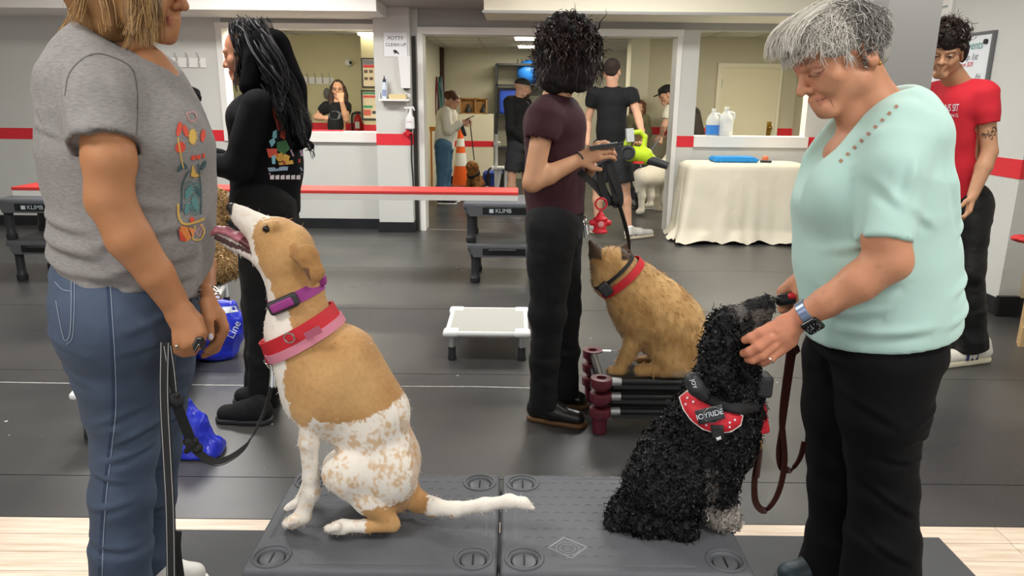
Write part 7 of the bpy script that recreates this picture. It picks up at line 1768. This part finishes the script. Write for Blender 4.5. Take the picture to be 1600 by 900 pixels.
# ================================================================== people and things in the rooms behind
def cap_hat(root, h, mat, brim=True):
    p = h['p']; H = h['H']; s = S(.008); A = (h['r'], h['f'], h['u'])
    s.ell(p(0, -.06, .24), np.array((.345, .43, .31))*H, A); s.cut(p(0, 0, .2), -h['u'])
    s.build('cap_crown', .008, mat, root)
    if brim:
        q = S(.006); q.ell(p(0, .42, .21), np.array((.27, .28, .035))*H, (h['r'], nrm(h['f']-h['u']*.15), h['u'])); q.build('cap_brim', .006, mat, root)
def short_hair(root, h, mat, L=0):
    p = h['p']; H = h['H']; s = S(.015); A = (h['r'], h['f'], h['u']); s.ell(p(0, -.1, .2), np.array((.34, .41, .335))*H, A); s.ell(p(0, .15, .38), np.array((.25, .2, .12))*H, A); s.ell(p(0, -.26, .0), np.array((.27, .17, .22))*H, A)
    if L: s.chain([p(0, -.25, .1), p(0, -.3, -.3), p(0, -.3, -.3-L)], [.09*H/.23, .085*H/.23, .05*H/.23], sc=1.3, ax=h['r'])
    s.build('hair', .009, mat, root, post=wrinkle(.005, 40, (1, 1, .4), 3, 2))
ap = lambda Y: (lambda u, v, dy=0.0: P(u, v, Y+dy))
m_bt = M('black_cotton', '#101114', .85, bump=(200, .2, .001)); m_bs = M('charcoal_shorts', '#2b2c30', .8)
# --- man in black t-shirt and shorts with a leaf blower
a = ap(7.42); wr_ = a(1003, 207, -.22)
J = dict(sh=[a(985, 143, -.03), a(929, 143, .05)], el=[a(996, 180, -.08), a(918, 190, .12)], wr=[wr_, a(918, 225, .0)], hip=[a(969, 228, 0), a(940, 228, .05)], kn=[a(976, 290, -.03), a(934, 290, .05)], an=[a(982, 358, -.05), a(934, 352, .08)], ft=[(1, -.25, 0), (.6, .8, 0)], slv=.55)
root, body, top, bo, h = figure('man in black t-shirt and shorts seen from behind, holding a leaf blower', J, dict(c=a(956, 112), f=(.25, 1, -.05), u=(0, 0, 1), H=.235, res=.006), '#d0a184', m_bt, m_bs, None, (1, -.12, 0), res=.009, shorts=True, hands=[(wr_, (.0, -.2, -1), (.9, .3, 0), -1, dict(curl=(.9, .9, .6), thumb=.8))])
short_hair(root, h, M('brown_short_hair', '#2e221c', .85))
mSn = M('black_white_sneaker', '#d9d7d2', .5)
for (hl, tl) in [(Fz(977, 374, 0), Fz(1020, 369, 0)), (Fz(926, 366, 0)+(0, .02, 0), Fz(938, 357, 0)+(.04, .1, 0))]:
    o = shoe(root, hl, tl, .1, mSn, M('cream_sole'), h=.1, name='sneaker', lace=m_blk, soleh=.03); f_ = nrm(np.array(tl)-hl); 
    MB().obox(np.array(hl)+f_*.05+(0, -.048, .07), f_, (0, 1, 0), (0, 0, 1), .035, .006, .03).build('heel_panel', m_blk, o); MB().obox(np.array(hl)+f_*.17+(0, -.046, .055), nrm(f_+np.array((0, 0, .3))), (0, 1, 0), (0, 0, 1), .05, .005, .01).build('side_flash', m_blk, o)
    an_ = J['an'][0] if hl[0] > P(950, 370, 7.42)[0] else J['an'][1]; s = S(.01); s.frus(an_+(0, 0, -.06), .042, an_+(0, 0, .04), .042, rnd=.01); s.build('sock', .007, m_white, root)
m_lime = M('lime_plastic', '#b8d22a', .4); B = P(990, 235, 7.15); e = empty('leaf_blower', B, 'lime green leaf blower with black nozzle', 'leaf blower')
s = S(.02); s.cap(P(985, 240, 7.12), .075, P(1008, 243, 7.14), .075); s.cap(P(1000, 247, 7.14), .06, P(1018, 250, 7.13), .05); s.chain([P(980, 225, 7.14), P(985, 208, 7.15), P(1000, 206, 7.15), P(1008, 214, 7.15), P(1004, 240, 7.14)], [.035, .028, .022, .022, .035], k=.015); s.build('housing', .007, m_lime, e)
MB().lathe([(.066, 0), (.07, .03), (.05, .035), (.045, .02), (.001, .02)], P(982, 238, 7.06), axis=(-.35, -1, 0), n=24).build('intake', m_blk, e, smooth=True)
MB().tube([P(1012, 249, 7.12), P(1022, 252, 7.11), P(1043, 259, 7.08)], [.05, .043, .037], n=16).build('nozzle', m_blk, e, smooth=True); MB().torus(P(1043, 259, 7.08), nrm(P(1043, 259, 7.08)-P(1022, 252, 7.11)), .033, .006, 18, 6).build('nozzle_rim', m_blk, e, smooth=True)
MB().obox(P(984, 211, 7.1), (1, 0, .1), (0, 1, 0), (-.1, 0, 1), .035, .04, .06).build('battery', M('grey_white_plastic', '#b8bab8', .4), e); MB().box(P(997, 254, 7.1)+(-.05, -.02, -.008), P(997, 254, 7.1)+(.05, .02, .012)).build('red_trim', m_red, e)
# --- man with cap and black hoodie
a = ap(9.1)
J = dict(sh=[a(795, 160, -.15), a(822, 160, .2)], el=[a(797, 200, -.2), a(835, 200, .25)], wr=[a(818, 218, -.15), a(845, 215, .1)], hip=[a(806, 226, -.08), a(815, 226, .1)], kn=[a(800, 272, -.08), a(822, 272, .1)], an=[a(797, 325, -.08), a(822, 325, .12)], ft=[(1, .3, 0), (1, .3, 0)])
root, body, top, bo, h = figure('man in backward cap, black hoodie and dark shorts behind the maroon shirt man', J, dict(c=a(817, 139), f=(.9, .3, -.15), u=(0, 0, 1), H=.23, res=.007, neckcut=.06), '#c79a7e', m_bt, m_bs, (m_blk, m_white, {}), (.3, 1, 0), res=.011, shorts=True, sleeve='long', belly=1.2)
cap_hat(root, h, M('dark_cap', '#2c2b2a', .8)); s = S(.02); s.ell(a(800, 158), (.1, .13, .07)); s.build('hood', .01, m_bt, root)
s = S(.01); p = h['p']; s.ell(p(0, .22, -.3), np.array((.22, .2, .17))*h['H'], (h['r'], h['f'], h['u'])); s.build('beard', .007, M('brown_short_hair'), root)
px_decal('back_print', [[(786, 172), (791, 171), (792, 178), (788, 186), (786, 182)], [(785, 190), (789, 188), (790, 198), (786, 212), (784, 206)]], top, M('tan_print', '#b08a50', .8), top, off=.006); tag([x for x in COL.objects if x.name.startswith('back_print')][-1], kind='stuff')
MB().torus(p(0, -.0, .17), h['u'], .34*h['H'], .008, 24, 6).build('goggle_strap', M('pale_strap', '#b7a48c', .5), root)
# --- woman in white sweater looking at her phone
a = ap(10.0); wr_ = a(722, 191, -.12)
J = dict(sh=[a(696, 174, -.12), a(702, 172, .16)], el=[a(701, 204, -.17), a(708, 202, .2)], wr=[wr_, a(724, 192, .02)], hip=[a(692, 226, -.08), a(696, 226, .08)], kn=[a(691, 268, -.07), a(697, 266, .09)], an=[a(689, 312, -.07), a(694, 310, .1)], ft=[(1, -.1, 0), (1, .1, 0)], leg=(.11, .08, .068, .07))
root, body, top, bo, h = figure('woman in white sweater and jeans looking down at a phone', J, dict(c=a(707, 157), f=(.88, .0, -.48), u=(.48, 0, .88), H=.225, res=.007, neckcut=.05), '#cf9f86', M('white_knit', '#e9e4d8', .9, bump=(150, .5, .002)), M('mid_blue_denim', '#4a6f8c', .85, var=(6, .1)), (m_blk, m_white, {}), (.0, 1, 0), res=.01, sleeve='long', belly=1.1, waistdrop=.05, hands=[(wr_, (1, -.1, .1), (.0, -1, .3), 1, dict(curl=(.8, .8, .5)))])
p = h['p']; s = S(.015); A = (h['r'], h['f'], h['u']); s.ell(p(0, -.1, .18), np.array((.345, .42, .345))*h['H'], A); s.ell(p(0, -.42, .12), np.array((.2, .22, .2))*h['H'], A); s.chain([p(-.32, .0, .1), p(-.33, .05, -.2)], [.03, .02]); s.build('hair', .009, M('auburn_hair', '#5a3524', .6), root, post=wrinkle(.005, 40, (1, 1, .4), 3, 2))
px_ = P(734, 184, 9.85); tag(MB().obox(px_, (1, 0, .45), (0, 1, 0), (-.45, 0, 1), .06, .035, .006).build('phone', m_blk), 'dark phone held by the woman in white', 'phone')
root = empty('leash', P(735, 230, 9.9), 'thin black leash from the woman in white down to the small brown dog', 'leash')
MB().tube(catmull([P(722, 196, 9.86), P(726, 208, 9.86), P(727, 212, 9.86), P(723, 205, 9.86), P(722, 196, 9.86)], 5), .018, n=6, flat=.3).build('handle_loop', m_blk, root); MB().tube(catmull([P(734, 188, 9.86), P(737, 215, 9.95), P(741, 250, 10.45)], 6), .007, n=6).build('line', m_blk, root)
# small brown dog on a maroon cot
cb_ = Fz(737, 303, 0); zc_ = .2
Yc = 10.6; x0 = P(703, 300, Yc)[0]; x1 = P(767, 300, Yc)[0]; zt_ = P(735, 293, Yc)[2]
maroon_cot(x0, Yc-.2, x1-x0, .45, 0, zt_, 'maroon cornered cot the small brown dog sits on', 0, None)
fluffy('small curly brown dog with black harness sitting on a cot', (P(741, 292, Yc)[0], Yc+.0, zt_-.016), (-.35, -.6, 0), .54, '#9a6a3a', harness=True, n=1500)
# --- traffic cone, orange post, jump stand, blue bag
Yc = 11.2; p0 = P(720, 290, Yc); p0[2] = 0; e = empty('traffic_cone', p0, 'orange traffic cone with white bands by the low partition', 'cone')
hc = P(720, 200, Yc)[2]; mo = M('cone_orange', '#f0641e', .5)
MB().box(p0+(-.19, -.19, 0), p0+(.19, .19, .035), bev=.01).build('cone_base', mo, e); pr = lambda z: .145-(.145-.03)*z/hc
MB().lathe([(pr(.03), .03), (pr(hc*.3), hc*.3), (pr(hc*.8), hc*.8), (pr(hc), hc)], p0, n=28).build('cone_body', mo, e, smooth=True)
for z0_, z1_ in ((.42, .62), (.72, .84)): MB().lathe([(pr(hc*z0_)+.003, hc*z0_), (pr(hc*z1_)+.003, hc*z1_)], p0, n=28).build('reflective_band', m_white, e, smooth=True)
p0 = P(675, 290, 10.6); p0[2] = 0; e = empty('orange_stand', p0, 'thin orange post standing by the door jamb', 'post')
ht = P(671, 198, 10.6)[2]; MB().box(p0+(-.012, -.012, 0), p0+(.012, .012, ht)).build('post', M('post_orange', '#d98a32', .5), e); MB().box(p0+(-.02, -.02, ht-.06), p0+(.07, .02, ht)).build('head', M('post_orange'), e); MB().box(p0+(-.02, -.12, 0), p0+(.15, .12, .05)).build('foot', M('post_orange'), e)
p0 = P(785, 300, 9.7); p0[2] = 0; e = empty('jump_stand', p0, 'white tube agility jump stand left of the hoodie man', 'stand')
zz = lambda v: P(785, v, 9.7)[2]
X = lambda u: P(u, 260, 9.7)[0]
MB().tube([(X(775), 9.7, zz(305)), (X(775), 9.7, zz(210))], .022, n=10).build('upright', m_wpl, e, smooth=True); MB().tube([(X(770), 9.7, zz(225)), (X(782), 9.7, zz(225))], .03, n=10).build('crossbar', m_wpl, e, smooth=True); MB().tube([(X(768), 9.7, zz(225)), (X(771), 9.7, zz(225))], .031, n=10).build('red_end', m_red, e); MB().tube([(X(782), 9.7, zz(262)), (X(772), 9.65, 0)], .025, n=8).build('brace', m_wpl, e, smooth=True); MB().box((X(768), 9.6, zz(262)-.01), (X(794), 9.85, zz(262)+.01)).build('shelf', m_wpl, e); MB().tube([(X(790), 9.8, zz(262)), (X(790), 9.8, 0)], .02, n=8).build('brace', m_wpl, e, smooth=True)
p0 = P(775, 296, 11.2); p0[2] = 0; e = empty('duffel_bag', p0, 'blue and black duffel bag on the floor behind the jump stand', 'bag')
s = S(.03); s.box(p0+(0, 0, .17), (.2, .12, .16), rnd=.06); s.build('bag_body', .01, M('royal_blue_nylon', '#1f3f9a', .5), e, post=wrinkle(.006, 14)); MB().tube(catmull([p0+(-.12, -.12, .1), p0+(-.1, -.14, .36), p0+(.1, -.14, .36), p0+(.12, -.12, .1)], 6), .016, n=6).build('bag_handle', m_blk, e); MB().box(p0+(-.14, -.135, .08), p0+(-.08, -.118, .3)).build('strap', m_blk, e); MB().box(p0+(.06, -.135, .08), p0+(.12, -.118, .3)).build('strap', m_blk, e)
# --- storage rack with blue balls, hung leads, wooden crate, water cup
Yr = 13.0; r0, r1 = P(776, 150, Yr)[0], P(850, 150, Yr)[0]; zt = P(800, 101, Yr)[2]; e = empty('storage_rack', ((r0+r1)/2, Yr, 0), 'tall black storage rack against the far back wall', 'rack')
for x in (r0, r1): 
    for y in (Yr-.3, Yr+.1): MB().box((x-.02, y-.02, 0), (x+.02, y+.02, zt)).build('post', m_blk, e)
for v in (101, 133, 178, 230): z = P(800, v, Yr)[2]; MB().box((r0, Yr-.32, z-.025), (r1, Yr+.12, z+.01)).build('shelf', m_blk, e)
for i in range(6): x = r0+.35+.07*i; MB().tube([(x, Yr-.1, zt), (x, Yr-.1, zt+.09)], .008, n=6).build('peg', m_blk, e)
zb_ = P(800, 133, Yr)[2]+.01; bc = np.array((P(826, 125, Yr-.1)[0], Yr-.1, 0)); rb = .2
tag(MB().sphere((bc[0], bc[1], zb_+rb), rb, 24, 16).build('exercise_ball', M('blue_vinyl_ball', '#2f7fe0', .35), smooth=True), 'bright blue exercise ball on the rack behind the hoodie man', 'ball')
zb2 = P(800, 178, Yr)[2]+.01; tag(MB().box((r0+.05, Yr-.25, zb2), (r0+.55, Yr+.05, P(800, 140, Yr)[2]), bev=.03).build('storage_bin', M('deep_blue_bin', '#2648b0', .4)), 'blue bin on the middle shelf of the black rack', 'bin')
for i, (u, c, lb) in enumerate([(682, '#7c2f44', 'maroon lead hanging on the back side wall'), (686, '#3f7a6a', 'teal lead hanging on the back side wall'), (689, '#6a7f8a', 'grey blue lead hanging on the back side wall')]):
    q = P(u, 120, 12.2); MB_ = MB().tube(catmull([q, q+(.02, 0, -.25), q+(.025, 0, -.55), q+(.0, 0, -.62), q+(-.02, 0, -.5), q+(-.01, 0, -.2), q+(.005, 0, -.0)], 5), .014, n=6); tag(MB_.build('hanging_lead', M('lead_'+c, c, .7)), lb, 'leash', 'leads hanging on the back side wall')
zl_ = P(720, 178, 12.36)[2]; w0, w1 = P(719, 170, 12.36)[0], P(761, 170, 12.36)[0]; zw = P(740, 153, 12.36)[2]; mW_ = M('crate_wood', '#b08350', .7, var=(20, .15), stretch=(1, 1, 6)); e = empty('wooden_crate', ((w0+w1)/2, 12.36, zl_), 'open wooden crate standing on the low partition', 'crate')
MB().box((w0, 12.31, zl_), (w1, 12.41, zl_+.02)).build('crate_board', mW_, e); MB().box((w0, 12.31, zw-.02), (w1, 12.41, zw)).build('crate_board', mW_, e)
for x in (w0, (w0+w1)/2+.02, w1-.02): MB().box((x, 12.31, zl_), (x+.02, 12.41, zw)).build('crate_board', mW_, e)
MB().box((w0+.02, 12.395, zl_+.02), (w1-.02, 12.41, zw-.02)).build('back_panel', mW_, e)
for (u, lb) in ((732, 'dark bottle in the left half of the wooden crate'), (756, 'dark bottle in the right half of the wooden crate')): q = P(u, 176, 12.35); q[2] = zl_+.02; tag(MB().lathe([(.05, 0), (.05, .06), (.02, .1), (.018, .14)], q, n=14).build('dark_bottle', m_blk, smooth=True), lb, 'bottle', 'bottles in the wooden crate')
q = P(746, 178, 12.33); q[2] = zl_; 
q = P(668, 178, 12.36); q[2] = zl_; tag(MB().lathe([(.05, 0), (.05, .05), (.02, .1)], np.array((XM+.08, 12.36, zl_)), n=12).build('red_pot', m_red), 'small red pot at the left end of the low partition', 'pot')
# --- woman with mask and olive jacket
a = ap(9.85)
J = dict(sh=[a(986, 186, 0), a(1008, 186, .02)], el=[a(983, 208, 0), a(1012, 208, 0)], wr=[a(990, 225, -.12), a(1006, 225, -.12)], hip=[a(991, 232), a(1003, 232)], kn=[a(991, 270), a(1003, 270)], an=[a(991, 312), a(1003, 312)], ft=[(0, -1, 0), (0, -1, 0)])
root, body, top, bo, h = figure('woman with face mask and olive jacket behind the leaf blower man', J, dict(c=a(996, 169), f=(-.2, -1, 0), u=(0, 0, 1), H=.22, res=.007, neckcut=.05), '#c79a80', M('olive_jacket', '#5f5c40', .8), m_bs, (m_blk, m_blk, {}), (1, 0, 0), res=.011, sleeve='long')
short_hair(root, h, M('auburn_hair'), .3); s = S(.01); p = h['p']; s.ell(p(0, .3, -.2), np.array((.2, .17, .18))*h['H'], (h['r'], h['f'], h['u'])); s.build('face_mask', .006, m_white, root)
# --- man with black cap, white tee, cream trousers; dark backpack
a = ap(9.75); wr_ = a(1033, 212, -.1)
J = dict(sh=[a(1048, 168, -.16), a(1060, 166, .18)], el=[a(1038, 196, -.2), a(1062, 200, .2)], wr=[wr_, a(1040, 215, .1)], hip=[a(1058, 232, -.1), a(1064, 232, .1)], kn=[a(1036, 282, -.09), a(1062, 285, .12)], an=[a(1028, 328, -.08), a(1062, 330, .14)], ft=[(-1, -.2, 0), (-1, 0, 0)], leg=(.12, .1, .095, .1))
root, body, top, bo, h = figure('man in black cap, white t-shirt and cream trousers behind the white dog', J, dict(c=a(1041, 149), f=(-.9, -.05, -.4), u=(-.4, 0, .9), H=.235, res=.007), '#cf9f86', M('white_tee', '#e6e0d2', .85), M('cream_trouser', '#cfc6b2', .85), (m_white, m_white, {}), (0, 1, 0), res=.011, hands=[(wr_, (-.3, -.1, -1), (0, -1, 0), 1, dict(curl=(.8, .8, .5)))])
cap_hat(root, h, M('black_cap', '#17181a', .8)); short_hair(root, h, M('brown_short_hair'))
bp_ = a(1094, 192, .0); e = empty('backpack', bp_, 'dark brown backpack on the white t-shirt man, seen through the right window', 'backpack')
s = S(.03); s.cap(a(1083, 178), .09, a(1088, 214), .11, sc=1.4); s.build('pack_body', .01, M('dark_brown_nylon', '#3a302b', .8), e); MB().tube(catmull([a(1075, 165, -.1), a(1080, 160, -.12), a(1090, 175, -.12)], 4), .012).build('strap', m_blk, e)
# --- white dog standing, seen from behind
a = lambda u, v, dy=0.0: P(u, v, 9.12+dy*.6)
root = empty('dog', (*a(1015, 330)[:2], 0), 'short coated white dog standing beyond the doorway', 'dog'); s = S(.03)
s.chain([a(1003, 278, -.1), a(1020, 276, .1), a(1034, 274, .32)], [.12, .14, .13]); 
for (u, v, y, k) in ((1002, 328, -.1, 1), (1016, 318, .02, 1)): s.chain([a(u-2, 288, y), a(u+1, 306, y), a(u, v, y)], [.08, .045, .035]); s.cap(a(u, v+2, y), .035, a(u-5, v+3, y), .03)
for (u, v, y) in ((1036, 318, .36), (1046, 316, .4)): s.chain([a(u, 290, y), a(u, v, y)], [.06, .035])
s.chain([a(1036, 262, .36), a(1046, 248, .42)], [.08, .07]); s.ell(a(1052, 243, .45), (.09, .08, .08)); s.cap(a(1054, 245, .45), .05, a(1064, 249, .46), .035); s.chain([a(1000, 270, -.12), a(996, 285, -.16), a(994, 300, -.17)], [.03, .022, .012])
s.build('body', .009, M('white_dog_coat', '#ded6c8', .85, bump=(150, .4, .002)), root); MB().sphere(a(1056, 240, .37), .01).build('eye', M('dog_eye'), root)
root = empty('leash', a(1005, 252, -.1), 'grey leash from the white t-shirt man down to the white dog', 'leash'); MB().tube(catmull([P(1031, 216, 9.5), P(1018, 234, 9.3), P(1003, 252, 9.1), P(1001, 262, 9.0)], 5), .012, n=6).build('line', M('grey_nylon', '#5a6068', .7), root)
# --- woman with glasses in the left room
a = ap(9.7); wr1, wr2 = a(534, 159, -.32), a(511, 185, -.05)
J = dict(sh=[a(541, 164, -.03), a(512, 164, .0)], el=[a(541, 186, -.2), a(494, 183, .03)], wr=[wr1, wr2], hip=[a(532, 214), a(520, 214)], kn=[a(534, 262), a(519, 262)], an=[a(534, 318), a(519, 318)], ft=[(0, -1, 0), (0, -1, 0)], slv=.6)
root, body, top, bo, h = figure('woman with long brown hair and glasses, hand on chin, in the left back room', J, dict(c=a(528, 140, -.03), f=(.15, -1, -.05), u=(0, 0, 1), H=.228, res=.005, lips='#a8625a'), '#d3a184', m_bt, M('khaki_trouser', '#8d8660', .8), (m_blk, m_blk, {}), (1, -.05, 0), res=.009, hands=[(wr1, (-.1, -.1, 1), (.0, -1, 0), -1, dict(curl=(1.1, 1.0, .6))), (wr2, (.8, .3, -.5), (0, -1, .2), 1, dict(curl=(.5, .6, .4)))])
p = h['p']; s = S(.015); A = (h['r'], h['f'], h['u']); s.ell(p(0, -.12, .2), np.array((.345, .4, .335))*h['H'], A)
for q in (-1, 1): s.chain([p(q*.3, .0, .1), p(q*.36, .0, -.4), p(q*.42, .15, -.95)], [.035, .042, .03])
s.chain([p(0, -.3, 0), p(0, -.35, -.8)], [.08, .06]); s.build('hair', .008, M('long_brown_hair', '#3a2820', .7), root, post=wrinkle(.006, 40, (1, 1, .35), 3, 2))
for q in (-1, 1): MB().torus(p(q*.135, .37, .045), h['f'], .02, .002, 14, 5).build('glasses', M('dark_red_frame', '#5a2a28', .4), root); MB().sphere(p(q*.135, .34, .045), .009).build('eye', M('dark_iris'), root)
px_decal('chest_print', [[(516+1.5*0+10.5*math.cos(t)+8, 180+7*math.sin(t)) for t in np.linspace(0, 6.283, 16, endpoint=False)]], top, M('grey_print', '#6f7478', .8), top, off=.006, sub=0)
# --- whiteboard on the right wall
yb0 = Wx(1555, 60, XR)[1]; yb1 = yb0+1.0; zb0 = Wx(1549, 132, XR)[2]; zb1 = Wx(1556, 52, XR)[2]; e = empty('whiteboard', (XR, 5.5, zb0), 'whiteboard with handwritten events list on the right wall', 'whiteboard')
MB().box((XR-.018, yb0, zb0), (XR-.002, yb1, zb1)).build('board', M('whiteboard_surface', '#e8edf2', .25), e)
for lo, hi in (((XR-.026, yb0-.02, zb0-.02), (XR, yb0, zb1+.02)), ((XR-.026, yb1, zb0-.02), (XR, yb1+.02, zb1+.02)), ((XR-.026, yb0, zb1), (XR, yb1, zb1+.02)), ((XR-.026, yb0, zb0-.02), (XR, yb1, zb0))): MB().box(lo, hi).build('frame', M('alu_frame', '#7d8084', .35, metal=.6), e)
ex, ey = (0, -1, 0), (0, 0, 1)
for txt, y, fz_, sz, c in (('Training Events', yb0+.36, .8, .085, '#3f8f8a'), ('Saturday, Sep 1st', yb0+.36, .57, .065, '#5c6470'), ('10:00 to Noon $20', yb0+.36, .42, .045, '#d8384a'), ('Fri', yb0+.1, .16, .055, '#6a7078')):
    tag(text_on('handwriting', txt, (XR-.019, y, zb0+(zb1-zb0)*fz_), ex, ey, sz, M('marker_'+c, c, .6), e, shear=.25), kind='stuff')
MB().lathe([(.018, 0), (.018, .015)], (XR-.018, yb0+.06, zb1-.05), axis=(-1, 0, 0), n=14).build('magnet', m_blk, e)
# --- wooden crate and red cloth at the right edge
c0 = Fz(1590, 542, 0); e = empty('pallet_crate', c0+(.12, .2, 0), 'wooden slatted crate at the right edge of the photo', 'crate'); mw = M('pine_wood', '#c9a878', .7, var=(14, .12), stretch=(6, 6, 1)); x = c0[0]+.01; y = c0[1]
zt2 = P(1592, 395, y)[2]
for z0_, z1_ in ((0, .12), (.2, .3), (.4, .5)): MB().box((x, y, z0_), (x+.5, y+.022, z1_)).build('slat', mw, e)
MB().box((x+.03, y+.025, 0), (x+.08, y+.075, zt2)).build('post', mw, e); MB().box((x+.42, y+.025, 0), (x+.47, y+.075, zt2)).build('post', mw, e); MB().box((x, y+.0, .5), (x+.5, y+.08, .53)).build('top_board', mw, e)
s = S(.015); q = P(1603, 374, y+.1); s.ell(q, (.06, .1, .02)); s.cap(q+(.05, 0, .0), .02, q+(.12, .05, -.05), .02); s.build('red_cloth', .006, M('red_cloth', '#d23a3a', .8), e, post=wrinkle(.006, 40))
